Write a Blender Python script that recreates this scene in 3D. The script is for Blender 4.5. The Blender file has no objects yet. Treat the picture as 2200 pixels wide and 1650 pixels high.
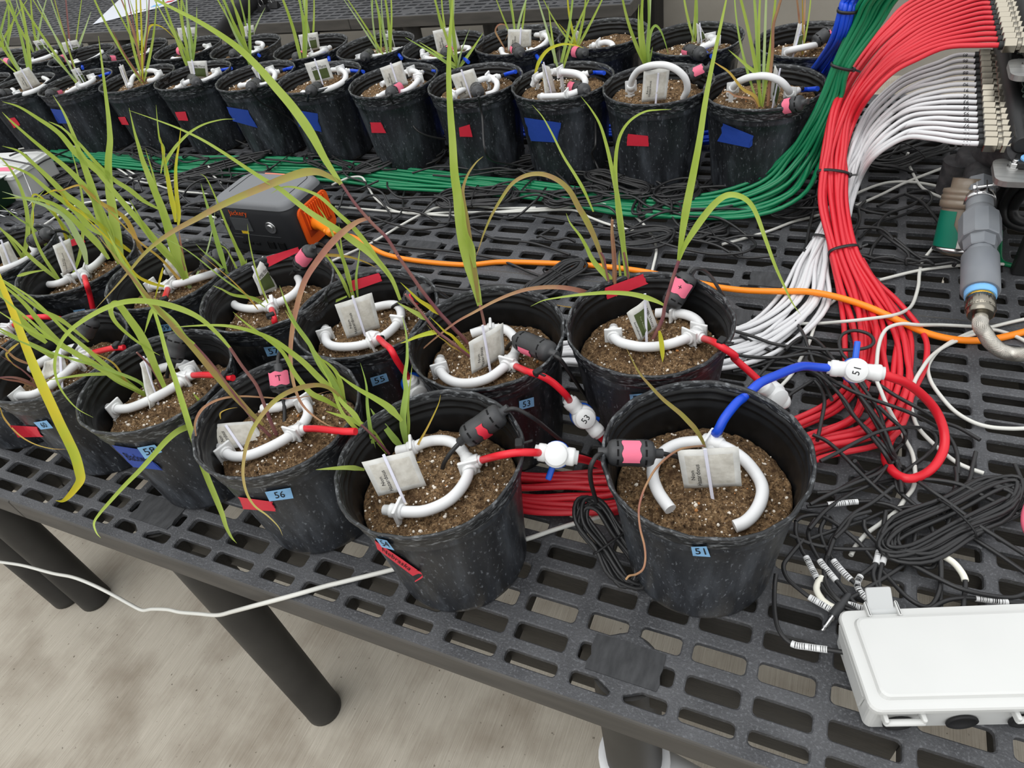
import bpy, math, random
from mathutils import Vector, noise
random.seed(7)
D = bpy.data
SC = bpy.context.scene
COL = SC.collection
PI = math.pi
TZ = 0.86                                   # height of the bench top above the floor

# ------------------------------------------------------------------ camera
W, H, F = 2200, 1650, 1458.243
def _rot(a, b, c):
    ca, sa, cb, sb, cc, sn = math.cos(a), math.sin(a), math.cos(b), math.sin(b), math.cos(c), math.sin(c)
    from mathutils import Matrix
    return (Matrix(((ca, -sa, 0), (sa, ca, 0), (0, 0, 1))) @ Matrix(((1, 0, 0), (0, cb, -sb), (0, sb, cb)))
            @ Matrix(((cc, -sn, 0), (sn, cc, 0), (0, 0, 1))))
RM = _rot(math.radians(30.69162), math.radians(47.63287), math.radians(-11.94984))
CP = Vector((0.0, -0.317287, 0.870315 + TZ))
cam = D.cameras.new('camera'); cam.sensor_width = 36.0; cam.lens = F / W * 36.0
cam.clip_start = 0.02; cam.clip_end = 100
camo = D.objects.new('camera', cam); COL.objects.link(camo)
camo.matrix_world = RM.to_4x4(); camo.location = CP
SC.camera = camo

# ------------------------------------------------------------------ light
w = D.worlds.new('overcast_sky'); SC.world = w; w.use_nodes = True
nt = w.node_tree; bg = nt.nodes['Background']
tc = nt.nodes.new('ShaderNodeTexCoord'); sep = nt.nodes.new('ShaderNodeSeparateXYZ')
rp = nt.nodes.new('ShaderNodeValToRGB')
nt.links.new(tc.outputs['Generated'], sep.inputs[0]); nt.links.new(sep.outputs['Z'], rp.inputs[0])
rp.color_ramp.elements[0].position = 0.0; rp.color_ramp.elements[0].color = (0.74, 0.74, 0.73, 1)
rp.color_ramp.elements[1].position = 0.9; rp.color_ramp.elements[1].color = (1.0, 1.02, 1.04, 1)
e = rp.color_ramp.elements.new(0.30); e.color = (0.80, 0.81, 0.81, 1)
nt.links.new(rp.outputs[0], bg.inputs['Color']); bg.inputs['Strength'].default_value = 1.0
sun = D.lights.new('hazy_sun', 'SUN'); sun.energy = 1.0; sun.angle = math.radians(60); sun.color = (1.0, 0.98, 0.94)
so = D.objects.new('hazy_sun', sun); COL.objects.link(so); so.rotation_euler = (math.radians(22), math.radians(-14), 0)
SC.view_settings.view_transform = 'Standard'; SC.view_settings.look = 'None'
SC.view_settings.exposure = 0.38; SC.view_settings.gamma = 1.0
SC.view_settings.use_curve_mapping = False

# ------------------------------------------------------------------ pixel / world helpers (used to read positions off the photo)
def ray(u, v):
    return RM @ Vector(((u - W / 2) / F, -(v - H / 2) / F, -1.0))
def U(u, v, z=0.0):                          # the point of a pixel at height z over the bench top
    d = ray(u, v); t = (z + TZ - CP.z) / d.z
    return CP + d * t
def UP(u, v, P, n):                          # the point of a pixel on the plane through P with normal n
    d = ray(u, v); return CP + d * ((P - CP).dot(n) / d.dot(n))
def depth(P): return -((RM.transposed() @ (P - CP)).z)
def mpp(P): return depth(P) / F              # metres per pixel at P

# ------------------------------------------------------------------ objects
def link(o, parent=None):
    COL.objects.link(o)
    if parent is not None: o.parent = parent
    return o
def tag(o, label=None, cat=None, group=None, kind=None):
    if label: o['label'] = label
    if cat: o['category'] = cat
    if group: o['group'] = group
    if kind: o['kind'] = kind
    return o
def empty(name, loc, label, cat, group=None):
    o = D.objects.new(name, None); o.location = loc; o.empty_display_size = 0.02
    link(o); return tag(o, label, cat, group)
class MB:
    def __init__(s): s.v = []; s.f = []; s.m = []; s.s = []; s.uv = []
    def add(s, v, f, mat=0, smooth=True):
        k = len(s.v); s.v += [tuple(p) for p in v]
        for q in f: s.f.append(tuple(i + k for i in q)); s.m.append(mat); s.s.append(smooth)
        return s
    def mesh(s, name, mats, off=None):
        me = D.meshes.new(name)
        v = s.v if off is None else [(p[0] - off[0], p[1] - off[1], p[2] - off[2]) for p in s.v]
        me.from_pydata(v, [], s.f)
        for m in (mats if isinstance(mats, (list, tuple)) else [mats]): me.materials.append(m)
        me.polygons.foreach_set('material_index', s.m); me.polygons.foreach_set('use_smooth', s.s)
        me.update(); return me
    def build(s, name, mats, parent=None, world=True):
        off = None
        if parent is not None and world:
            off = parent['_o'] if '_o' in parent else parent.location
            off = tuple(off)
        o = D.objects.new(name, s.mesh(name, mats, off)); link(o, parent)
        return o
    def top(s, name, mats, label, cat, group=None):       # a thing that is one mesh, origin at its first point
        c = Vector((0, 0, 0))
        for p in s.v: c += Vector(p)
        c /= max(1, len(s.v)); c.z = min(p[2] for p in s.v)
        o = D.objects.new(name, s.mesh(name, mats, c)); o.location = c; link(o)
        return tag(o, label, cat, group)
def sub(name, mb, mats, part, root):          # a sub-part: child of a part whose own origin equals the root's
    o = D.objects.new(name, mb.mesh(name, mats, tuple(root.location))); link(o, part); return o
def inst(name, me, parent, loc=(0, 0, 0), rz=0, sc=1):
    o = D.objects.new(name, me); link(o, parent); o.location = loc; o.rotation_euler = (0, 0, rz)
    if sc != 1: o.scale = (sc, sc, sc)
    return o

# ------------------------------------------------------------------ shapes
def spline(P, per=6, closed=False):
    P = [Vector(p) for p in P]; n = len(P); out = []
    if n < 3 and not closed:
        return [P[0].lerp(P[-1], i / per) for i in range(per + 1)]
    rng = range(n if closed else n - 1)
    for i in rng:
        p1, p2 = P[i], P[(i + 1) % n]
        p0 = P[i - 1] if (i > 0 or closed) else p1 * 2 - p2
        p3 = P[(i + 2) % n] if (i + 2 < n or closed) else p2 * 2 - p1
        for k in range(per):
            t = k / per
            out.append(0.5 * ((2 * p1) + (p2 - p0) * t + (2 * p0 - 5 * p1 + 4 * p2 - p3) * t * t + (3 * p1 - p0 - 3 * p2 + p3) * t ** 3))
    if not closed: out.append(P[-1])
    return out
def tube(mb, P, r, n=8, mat=0, closed=False, caps=True, flat=1.0):
    P = [Vector(p) for p in P]; m = len(P)
    R = r if callable(r) else (lambda t: r)
    T = []
    for i in range(m):
        a = P[i - 1] if (i > 0 or closed) else P[i]; b = P[(i + 1) % m] if (i < m - 1 or closed) else P[i]
        d = b - a; T.append(d.normalized() if d.length > 1e-9 else Vector((0, 0, 1)))
    nrm = Vector((0, 0, 1)) if abs(T[0].z) < 0.9 else Vector((1, 0, 0))
    nrm = (nrm - T[0] * nrm.dot(T[0])).normalized()
    V = []; Fc = []
    for i in range(m):
        nrm = nrm - T[i] * nrm.dot(T[i])
        nrm = nrm.normalized() if nrm.length > 1e-6 else T[i].orthogonal().normalized()
        b = T[i].cross(nrm); rr = R(i / max(1, m - 1))
        for k in range(n):
            a = 2 * PI * k / n; V.append(P[i] + nrm * (rr * flat * math.cos(a)) + b * (rr * math.sin(a)))
    for i in range(m if closed else m - 1):
        j = (i + 1) % m
        for k in range(n):
            Fc.append((i * n + k, i * n + (k + 1) % n, j * n + (k + 1) % n, j * n + k))
    mb.add(V, Fc, mat)
    if caps and not closed:
        mb.add(V[:n], [tuple(range(n - 1, -1, -1))], mat, False); mb.add(V[-n:], [tuple(range(n))], mat, False)
    return mb
def lathe(mb, prof, n=32, mat=0, c=(0, 0, 0), mod=None, axis=None, smooth=True):
    c = Vector(c); ax = Vector(axis).normalized() if axis is not None else Vector((0, 0, 1))
    e1 = ax.orthogonal().normalized() if axis is not None else Vector((1, 0, 0)); e2 = ax.cross(e1)
    V = []; Fc = []
    for (r, z) in prof:
        for k in range(n):
            a = 2 * PI * k / n; rr = r + (mod(a, r, z) if mod else 0)
            V.append(c + e1 * (rr * math.cos(a)) + e2 * (rr * math.sin(a)) + ax * z)
    for i in range(len(prof) - 1):
        for k in range(n):
            Fc.append((i * n + k, i * n + (k + 1) % n, (i + 1) * n + (k + 1) % n, (i + 1) * n + k))
    mb.add(V, Fc, mat, smooth)
    if prof[0][0] > 1e-6: mb.add(V[:n], [tuple(range(n - 1, -1, -1))], mat, False)
    if prof[-1][0] > 1e-6: mb.add(V[-n:], [tuple(range(n))], mat, False)
    return mb
def rod(mb, A, B, r, n=12, mat=0, bev=0.0, smooth=True):
    A = Vector(A); B = Vector(B); L = (B - A).length; b = min(bev, L / 3, r * .6)
    pr = [(r - b, 0), (r, b), (r, L - b), (r - b, L)] if b > 0 else [(r, 0), (r, L)]
    return lathe(mb, pr, n, mat, A, None, B - A, smooth)
def box(mb, c, s, mat=0, rz=0.0, bev=0.0, taper=1.0, axes=None):
    c = Vector(c); hx, hy, hz = s[0] / 2, s[1] / 2, s[2] / 2
    if axes: ex, ey, ez = [Vector(a) for a in axes]
    else: ex, ey, ez = Vector((math.cos(rz), math.sin(rz), 0)), Vector((-math.sin(rz), math.cos(rz), 0)), Vector((0, 0, 1))
    b = bev
    def ringp(hx, hy, r, k=3):
        o = []
        if r <= 0: return [(hx, -hy), (hx, hy), (-hx, hy), (-hx, -hy)]
        for cx, cy, a0 in ((hx - r, -hy + r, -PI / 2), (hx - r, hy - r, 0), (-hx + r, hy - r, PI / 2), (-hx + r, -hy + r, PI)):
            for i in range(k + 1):
                a = a0 + PI / 2 * i / k; o.append((cx + r * math.cos(a), cy + r * math.sin(a)))
        return o
    lv = [(-hz, 1.0, 0)] if b <= 0 else [(-hz, 1.0, b), (-hz + b, 1.0, 0)]
    lv += [(hz, taper, 0)] if b <= 0 else [(hz - b, taper, 0), (hz - b * .3, taper, b * .3), (hz, taper, b)]
    rings = []
    for z, tp, ins in lv:
        rings.append([c + ex * x + ey * y + ez * z for x, y in ringp(hx * tp - ins, hy * tp - ins, max(0, b * 1.6 - ins) if b > 0 else 0)])
    n = len(rings[0]); V = [p for r in rings for p in r]; Fc = []
    for i in range(len(rings) - 1):
        for k in range(n): Fc.append((i * n + k, i * n + (k + 1) % n, (i + 1) * n + (k + 1) % n, (i + 1) * n + k))
    mb.add(V, Fc, mat, False)
    mb.add(rings[0], [tuple(range(n - 1, -1, -1))], mat, False); mb.add(rings[-1], [tuple(range(n))], mat, False)
    return mb
def rrect(w, h, r, k=4):                      # outline of a rounded rectangle about the origin
    o = []
    for cx, cy, a0 in ((w / 2 - r, -h / 2 + r, -PI / 2), (w / 2 - r, h / 2 - r, 0), (-w / 2 + r, h / 2 - r, PI / 2), (-w / 2 + r, -h / 2 + r, PI)):
        for i in range(k + 1):
            a = a0 + PI / 2 * i / k; o.append((cx + r * math.cos(a), cy + r * math.sin(a)))
    return o
def loft(mb, rings, mat=0, smooth=False, cap0=True, cap1=True):
    n = len(rings[0]); V = [p for r in rings for p in r]; Fc = []
    for i in range(len(rings) - 1):
        for k in range(n): Fc.append((i * n + k, i * n + (k + 1) % n, (i + 1) * n + (k + 1) % n, (i + 1) * n + k))
    mb.add(V, Fc, mat, smooth)
    if cap0: mb.add(rings[0], [tuple(range(n - 1, -1, -1))], mat, False)
    if cap1: mb.add(rings[-1], [tuple(range(n))], mat, False)
    return mb
_txt = {}
def text_geo(s):                              # flat outline of lettering, about the origin, height about 1
    if s in _txt: return _txt[s]
    cu = D.curves.new('lettering', 'FONT'); cu.body = s; cu.align_x = 'CENTER'; cu.align_y = 'CENTER'; cu.resolution_u = 2
    o = D.objects.new('lettering', cu); COL.objects.link(o)
    dg = bpy.context.evaluated_depsgraph_get(); me = D.meshes.new_from_object(o.evaluated_get(dg))
    v = [(p.co.x, p.co.y) for p in me.vertices]; f = [tuple(p.vertices) for p in me.polygons]
    COL.objects.unlink(o); D.objects.remove(o); D.curves.remove(cu); D.meshes.remove(me)
    _txt[s] = (v, f); return v, f
def text_on(mb, s, O, ex, ey, size, mat=0):
    v, f = text_geo(s); O = Vector(O); ex = Vector(ex).normalized(); ey = Vector(ey).normalized()
    mb.add([O + ex * (x * size) + ey * (y * size) for x, y in v], f, mat, False); return mb

# ------------------------------------------------------------------ materials
def lin(c): return tuple((x / 12.92 if x <= .04045 else ((x + .055) / 1.055) ** 2.4) for x in c)
def rgb(r, g, b): return lin((r / 255, g / 255, b / 255)) + (1,)
def mat(name, col, rough=.5, spec=.5, metal=0.0, vary=None, vscale=40, bump=0.0, bscale=200, stretch=None, trans=0.0, coat=0.0):
    m = D.materials.new(name); m.use_nodes = True; nt = m.node_tree; b = nt.nodes['Principled BSDF']
    b.inputs['Base Color'].default_value = col; b.inputs['Roughness'].default_value = rough
    b.inputs['Specular IOR Level'].default_value = spec; b.inputs['Metallic'].default_value = metal
    if coat: b.inputs['Coat Weight'].default_value = coat
    co = None
    if vary or bump:
        t = nt.nodes.new('ShaderNodeTexCoord'); co = t.outputs['Object']
        if stretch:
            mp = nt.nodes.new('ShaderNodeMapping'); mp.inputs['Scale'].default_value = stretch
            nt.links.new(co, mp.inputs[0]); co = mp.outputs[0]
    if vary:
        nz = nt.nodes.new('ShaderNodeTexNoise'); nz.inputs['Scale'].default_value = vscale; nz.inputs['Detail'].default_value = 6
        cr = nt.nodes.new('ShaderNodeValToRGB'); cr.color_ramp.elements[0].position = .35; cr.color_ramp.elements[1].position = .68
        cr.color_ramp.elements[0].color = col; cr.color_ramp.elements[1].color = vary
        nt.links.new(co, nz.inputs['Vector']); nt.links.new(nz.outputs[0], cr.inputs[0]); nt.links.new(cr.outputs[0], b.inputs['Base Color'])
    if bump:
        n2 = nt.nodes.new('ShaderNodeTexNoise'); n2.inputs['Scale'].default_value = bscale; n2.inputs['Detail'].default_value = 5
        bp = nt.nodes.new('ShaderNodeBump'); bp.inputs['Strength'].default_value = bump; bp.inputs['Distance'].default_value = .002
        nt.links.new(co, n2.inputs['Vector']); nt.links.new(n2.outputs[0], bp.inputs['Height']); nt.links.new(bp.outputs[0], b.inputs['Normal'])
    if trans:
        tr = nt.nodes.new('ShaderNodeBsdfTranslucent'); tr.inputs[0].default_value = col
        mx = nt.nodes.new('ShaderNodeMixShader'); mx.inputs[0].default_value = trans
        out = nt.nodes['Material Output']
        nt.links.new(b.outputs[0], mx.inputs[1]); nt.links.new(tr.outputs[0], mx.inputs[2]); nt.links.new(mx.outputs[0], out.inputs[0])
        if vary: nt.links.new(cr.outputs[0], tr.inputs[0])
    return m
def two_noise(m, c1, s1, lo1, hi1, stretch=None):      # lay a second, sparser noise colour over what a material already has
    nt = m.node_tree; b = nt.nodes['Principled BSDF']; inp = b.inputs['Base Color']
    t = nt.nodes.new('ShaderNodeTexCoord'); co = t.outputs['Object']
    if stretch:
        mp = nt.nodes.new('ShaderNodeMapping'); mp.inputs['Scale'].default_value = stretch; nt.links.new(co, mp.inputs[0]); co = mp.outputs[0]
    nz = nt.nodes.new('ShaderNodeTexNoise'); nz.inputs['Scale'].default_value = s1; nz.inputs['Detail'].default_value = 8; nz.inputs['Roughness'].default_value = .65
    cr = nt.nodes.new('ShaderNodeValToRGB'); cr.color_ramp.elements[0].position = lo1; cr.color_ramp.elements[1].position = hi1
    cr.color_ramp.elements[0].color = (0, 0, 0, 1); cr.color_ramp.elements[1].color = (1, 1, 1, 1)
    mx = nt.nodes.new('ShaderNodeMix'); mx.data_type = 'RGBA'; mx.inputs[7].default_value = c1
    nt.links.new(co, nz.inputs['Vector']); nt.links.new(nz.outputs[0], cr.inputs[0]); nt.links.new(cr.outputs[0], mx.inputs[0])
    if inp.links: nt.links.new(inp.links[0].from_socket, mx.inputs[6])
    else: mx.inputs[6].default_value = inp.default_value
    nt.links.new(mx.outputs[2], inp)
M = {}
M['deck'] = mat('black_plastic_deck', rgb(54, 55, 58), .52, .45, vary=rgb(80, 81, 84), vscale=11, bump=.35, bscale=420)
two_noise(M['deck'], rgb(104, 106, 110), 260, .52, .72)
M['rib'] = mat('black_plastic_rib', rgb(44, 43, 42), .6, .3, vary=rgb(60, 58, 55), vscale=30, stretch=(2, 20, 20))
M['leg'] = mat('black_pipe', rgb(38, 37, 36), .5, .35, vary=rgb(52, 51, 49), vscale=8)
M['pot'] = mat('black_nursery_plastic', rgb(22, 24, 28), .40, .42, vary=rgb(46, 49, 54), vscale=30, bump=.2, bscale=150, stretch=(1, 1, .16))
two_noise(M['pot'], rgb(74, 79, 86), 24, .50, .74, (1, 1, .22))
two_noise(M['pot'], rgb(128, 133, 140), 210, .58, .76, (1, 1, .45))
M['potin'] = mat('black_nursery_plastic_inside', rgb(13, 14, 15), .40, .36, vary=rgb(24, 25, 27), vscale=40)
M['rimwear'] = mat('scuffed_pot_rim', rgb(26, 28, 31), .38, .5)
two_noise(M['rimwear'], rgb(140, 144, 148), 75, .51, .74, (1, 1, 4))
M['soil'] = mat('peat_soil', rgb(60, 44, 31), .95, .1, vary=rgb(148, 120, 88), vscale=300, bump=1.0, bscale=330)
two_noise(M['soil'], rgb(190, 166, 132), 420, .58, .66)
two_noise(M['soil'], rgb(24, 17, 12), 150, .52, .66)
two_noise(M['soil'], rgb(58, 42, 29), 38, .50, .72)
M['perlite'] = mat('white_perlite', rgb(226, 218, 206), .9, .2)
M['bark'] = mat('bark_chip', rgb(176, 122, 74), .9, .2)
M['white'] = mat('white_plastic', rgb(222, 223, 223), .35, .5)
M['whitetube'] = mat('white_tube', rgb(222, 223, 224), .45, .4)
M['stake'] = mat('translucent_white_stake', rgb(226, 226, 240), .35, .5)
M['paper'] = mat('sachet_paper', rgb(206, 206, 202), .8, .2, vary=rgb(190, 189, 184), vscale=60, bump=.2, bscale=150)
M['fill'] = mat('sachet_filling', rgb(200, 197, 188), .85, .2, vary=rgb(184, 180, 170), vscale=120, bump=.4, bscale=160)
M['green_print'] = mat('olive_green_print', rgb(74, 86, 48), .6, .3)
M['ink'] = mat('black_ink', rgb(22, 22, 24), .7, .2)
M['paleink'] = mat('pale_print', rgb(160, 168, 140), .7, .2)
M['bluetape'] = mat('light_blue_tape', rgb(130, 178, 220), .6, .3)
M['navytape'] = mat('dark_blue_tape', rgb(34, 66, 152), .5, .4, bump=.3, bscale=90)
M['redtape'] = mat('red_tape', rgb(204, 42, 62), .5, .4, bump=.3, bscale=90)
M['pinktape'] = mat('pink_tape', rgb(226, 112, 138), .6, .3, bump=.2, bscale=90)
M['sensor'] = mat('matt_black_sensor', rgb(54, 55, 57), .45, .45, bump=.08, bscale=300)
M['slot'] = mat('sensor_slot', rgb(12, 12, 13), .7, .2)
M['cable'] = mat('black_cable', rgb(36, 36, 37), .42, .45)
M['nub'] = mat('black_rubber', rgb(34, 34, 35), .6, .3)
M['red'] = mat('red_tube', rgb(214, 28, 44), .38, .45)
M['redb'] = mat('red_bundle_tube', rgb(206, 36, 50), .42, .45)
M['blue'] = mat('blue_tube', rgb(22, 72, 200), .36, .45)
M['green'] = mat('green_tube', rgb(14, 120, 78), .38, .45)
M['whiteb'] = mat('white_bundle_tube', rgb(212, 212, 214), .38, .45)
M['orange'] = mat('orange_cord', rgb(250, 138, 26), .42, .45)
M['whitecord'] = mat('white_cable', rgb(208, 208, 202), .45, .4)
M['bluehandle'] = mat('blue_valve_handle', rgb(20, 88, 200), .35, .5)
M['leafg'] = mat('grass_green', rgb(166, 190, 78), .45, .3, vary=rgb(184, 204, 102), vscale=14, trans=.35)
M['leafd'] = mat('grass_deep_green', rgb(150, 180, 84), .45, .3, vary=rgb(174, 200, 104), vscale=14, trans=.3)
M['leafp'] = mat('grass_pale_green', rgb(176, 200, 132), .45, .3, vary=rgb(190, 210, 152), vscale=14, trans=.3)
M['leafy'] = mat('grass_yellowing', rgb(218, 196, 52), .5, .3, vary=rgb(192, 204, 66), vscale=12, trans=.3)
M['leaft'] = mat('grass_tan', rgb(206, 164, 92), .55, .25, vary=rgb(190, 170, 70), vscale=14, trans=.25)
M['leafo'] = mat('grass_olive_brown', rgb(162, 158, 78), .5, .3, vary=rgb(164, 134, 92), vscale=24, trans=.2)
M['leafr'] = mat('grass_reddish', rgb(160, 108, 92), .5, .3, vary=rgb(180, 146, 104), vscale=24, trans=.2)
M['stem'] = mat('purple_stem', rgb(122, 72, 82), .45, .35, vary=rgb(150, 108, 96), vscale=20)
M['gray'] = mat('gray_pvc', rgb(112, 116, 122), .42, .45, vary=rgb(124, 128, 132), vscale=12)
M['darkpvc'] = mat('dark_pvc', rgb(46, 46, 48), .7, .3, bump=.4, bscale=160, vary=rgb(66, 65, 66), vscale=60)
M['steel'] = mat('bright_steel', rgb(205, 205, 205), .22, .5, 1.0)
M['nickel'] = mat('nickel_fitting', rgb(140, 135, 124), .26, .5, 1.0)
M['brass'] = mat('brass', rgb(206, 162, 70), .3, .5, 1.0)
M['plate'] = mat('brushed_aluminium', rgb(176, 176, 174), .42, .5, .9, vary=rgb(150, 150, 148), vscale=20, stretch=(1, 12, 1))
M['braid'] = mat('braided_steel', rgb(196, 192, 184), .3, .5, 1.0)
M['lightblue'] = mat('thread_sealing_tape', rgb(120, 178, 228), .7, .2)
M['clear'] = mat('smoky_clear_plastic', rgb(120, 108, 94), .25, .5)
M['teal'] = mat('teal_label', rgb(10, 110, 88), .4, .4)
M['valveblack'] = mat('black_valve_body', rgb(28, 29, 30), .5, .4)
M['wire'] = mat('dark_green_wire', rgb(36, 54, 48), .4, .5)
M['enclosure'] = mat('light_gray_enclosure', rgb(206, 207, 205), .4, .45, vary=rgb(199, 200, 198), vscale=5)
M['latch'] = mat('gray_latch', rgb(186, 188, 188), .4, .45)
M['psbody'] = mat('charcoal_case', rgb(40, 41, 44), .55, .4)
M['pslid'] = mat('gray_case_top', rgb(112, 114, 117), .55, .4)
M['psdark'] = mat('shaded_orange_vent_back', rgb(186, 62, 12), .5, .4)  # vent orange darkened to paint shade between the louvres
M['psorange'] = mat('orange_vent', rgb(236, 92, 22), .45, .4)
M['pssalmon'] = mat('salmon_handle_line', rgb(236, 132, 104), .5, .4)
M['screen'] = mat('dark_screen', rgb(74, 76, 78), .15, .6)
M['yellow'] = mat('yellow_sticker', rgb(226, 190, 40), .5, .4)
M['pipewhite'] = mat('white_pvc', rgb(212, 213, 215), .35, .5)
M['hose_pink'] = mat('pink_hose', rgb(226, 104, 128), .45, .4)
M['heatshrink'] = mat('cream_heat_shrink', rgb(236, 234, 220), .5, .4)
M['fabric'] = mat('black_fabric', rgb(52, 52, 54), .85, .2, bump=.5, bscale=60)
M['greenbin'] = mat('dark_green_plastic', rgb(20, 46, 30), .45, .4)
M['sheet'] = mat('white_paper_sheet', rgb(204, 208, 216), .7, .2)
# ------------------------------------------------------------------ the setting: floor and wall
fm = D.materials.new('broomed_concrete'); fm.use_nodes = True
nt = fm.node_tree; b = nt.nodes['Principled BSDF']; b.inputs['Roughness'].default_value = .9; b.inputs['Specular IOR Level'].default_value = .2
t = nt.nodes.new('ShaderNodeTexCoord')
mp = nt.nodes.new('ShaderNodeMapping'); mp.inputs['Rotation'].default_value = (0, 0, math.radians(6)); mp.inputs['Scale'].default_value = (620, 9, 1)
nz = nt.nodes.new('ShaderNodeTexNoise'); nz.inputs['Scale'].default_value = 1.0; nz.inputs['Detail'].default_value = 5
cr = nt.nodes.new('ShaderNodeValToRGB'); cr.color_ramp.elements[0].color = rgb(162, 155, 142); cr.color_ramp.elements[1].color = rgb(186, 179, 166)
cr.color_ramp.elements[0].position = .3; cr.color_ramp.elements[1].position = .65
n2 = nt.nodes.new('ShaderNodeTexNoise'); n2.inputs['Scale'].default_value = 5; n2.inputs['Detail'].default_value = 7
c2 = nt.nodes.new('ShaderNodeValToRGB'); c2.color_ramp.elements[0].color = rgb(160, 146, 132); c2.color_ramp.elements[1].color = (1, 1, 1, 1)
c2.color_ramp.elements[0].position = .3; c2.color_ramp.elements[1].position = .55
mx = nt.nodes.new('ShaderNodeMix'); mx.data_type = 'RGBA'; mx.blend_type = 'MULTIPLY'; mx.inputs[0].default_value = .55
n3 = nt.nodes.new('ShaderNodeTexNoise'); n3.inputs['Scale'].default_value = 85; n3.inputs['Detail'].default_value = 3
c3 = nt.nodes.new('ShaderNodeValToRGB'); c3.color_ramp.elements[0].color = rgb(112, 104, 94); c3.color_ramp.elements[1].color = (1, 1, 1, 1)
c3.color_ramp.elements[0].position = .25; c3.color_ramp.elements[1].position = .31
m3 = nt.nodes.new('ShaderNodeMix'); m3.data_type = 'RGBA'; m3.blend_type = 'MULTIPLY'; m3.inputs[0].default_value = .8
bp = nt.nodes.new('ShaderNodeBump'); bp.inputs['Strength'].default_value = .5; bp.inputs['Distance'].default_value = .003
L = nt.links.new
L(t.outputs['Object'], mp.inputs[0]); L(mp.outputs[0], nz.inputs['Vector']); L(nz.outputs[0], cr.inputs[0])
L(t.outputs['Object'], n2.inputs['Vector']); L(n2.outputs[0], c2.inputs[0]); L(cr.outputs[0], mx.inputs[6]); L(c2.outputs[0], mx.inputs[7])
L(t.outputs['Object'], n3.inputs['Vector']); L(n3.outputs[0], c3.inputs[0]); L(mx.outputs[2], m3.inputs[6]); L(c3.outputs[0], m3.inputs[7])
L(m3.outputs[2], b.inputs['Base Color']); L(nz.outputs[0], bp.inputs['Height']); L(bp.outputs[0], b.inputs['Normal'])
mb = MB(); box(mb, (-2.0, 1.5, -.05), (16, 12, .1)); tag(mb.build('floor', fm), 'pale broom-finished concrete floor under the benches', kind='structure')
M['wall'] = mat('beige_panel_wall', rgb(150, 146, 138), .7, .3, vary=rgb(140, 136, 128), vscale=4)
M['rail'] = mat('white_rail', rgb(214, 216, 218), .5, .4)
M['post'] = mat('dark_post', rgb(30, 29, 28), .6, .3)
WY = 4.3
mb = MB(); box(mb, (-2, WY + .06, 1.25), (16, .1, 2.5)); tag(mb.build('wall_back', M['wall']), 'beige panel wall behind the far bench', kind='structure')
mb = MB(); box(mb, (1.0, WY - .03, 1.26), (4.2, .06, .5), bev=.008); tag(mb.build('trim_1', M['rail']), 'white horizontal rail along the back wall', kind='structure')
mb = MB(); box(mb, (-1.17, WY - .1, 1.4), (.14, .2, 2.8), bev=.01); tag(mb.build('trim_2', M['post']), 'dark upright post on the back wall', kind='structure')

# ------------------------------------------------------------------ slotted bench tops
half = [(.008, .0726), (.093, .153), (.175, .252), (.266, .340), (.358, .412), (.429, .483), (.4975, .563), (.578, .644), (.6605, .7365)]
XS = sorted([(-b, -a) for a, b in half] + half)
BW, BDp = .7437, .863
rows_h = [(.017, .036), (.052, .077), (.095, .121), (.139, .165), (.183, .206), (.221, .243)]
mid = []
y = .2595
for i in range(9): mid.append((y, y + .0255)); y += .0413
rows = rows_h + mid + [(BDp - b, BDp - a) for a, b in reversed(rows_h)]
def rr_hole(x0, x1, y0, y1, r, cut=None, k=3):
    r = min(r, (x1 - x0) / 2.2, (y1 - y0) / 2.2); o = []
    cs = [(x1 - r, y0 + r, -PI / 2, 'br'), (x1 - r, y1 - r, 0, 'tr'), (x0 + r, y1 - r, PI / 2, 'tl'), (x0 + r, y0 + r, PI, 'bl')]
    for cx, cy, a0, nm in cs:
        if cut == nm:                         # a corner clipped off beside a leg socket
            dx, dy = .021, .011
            X = x1 if 'r' in nm else x0; Y = y1 if 't' in nm else y0; sx = -1 if 'r' in nm else 1; sy = -1 if 't' in nm else 1
            pa, pb = (X, Y + sy * dy), (X + sx * dx, Y)
            if nm in ('br', 'tl'): pa, pb = pb, pa
            seq = [pa, ((pa[0] * 2 + pb[0]) / 3, (pa[1] * 2 + pb[1]) / 3), ((pa[0] + 2 * pb[0]) / 3, (pa[1] + 2 * pb[1]) / 3), pb]
            o += seq
        else:
            for i in range(k + 1):
                a = a0 + PI / 2 * i / k; o.append((cx + r * math.cos(a), cy + r * math.sin(a)))
    return o
M['skirt'] = mat('black_plastic_skirt_bounce_tint', rgb(64, 62, 59), .6, .35, vary=rgb(78, 75, 71), vscale=6, stretch=(1, 6, 6))  # same plastic as the deck; warmer tone paints in floor bounce light
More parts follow.
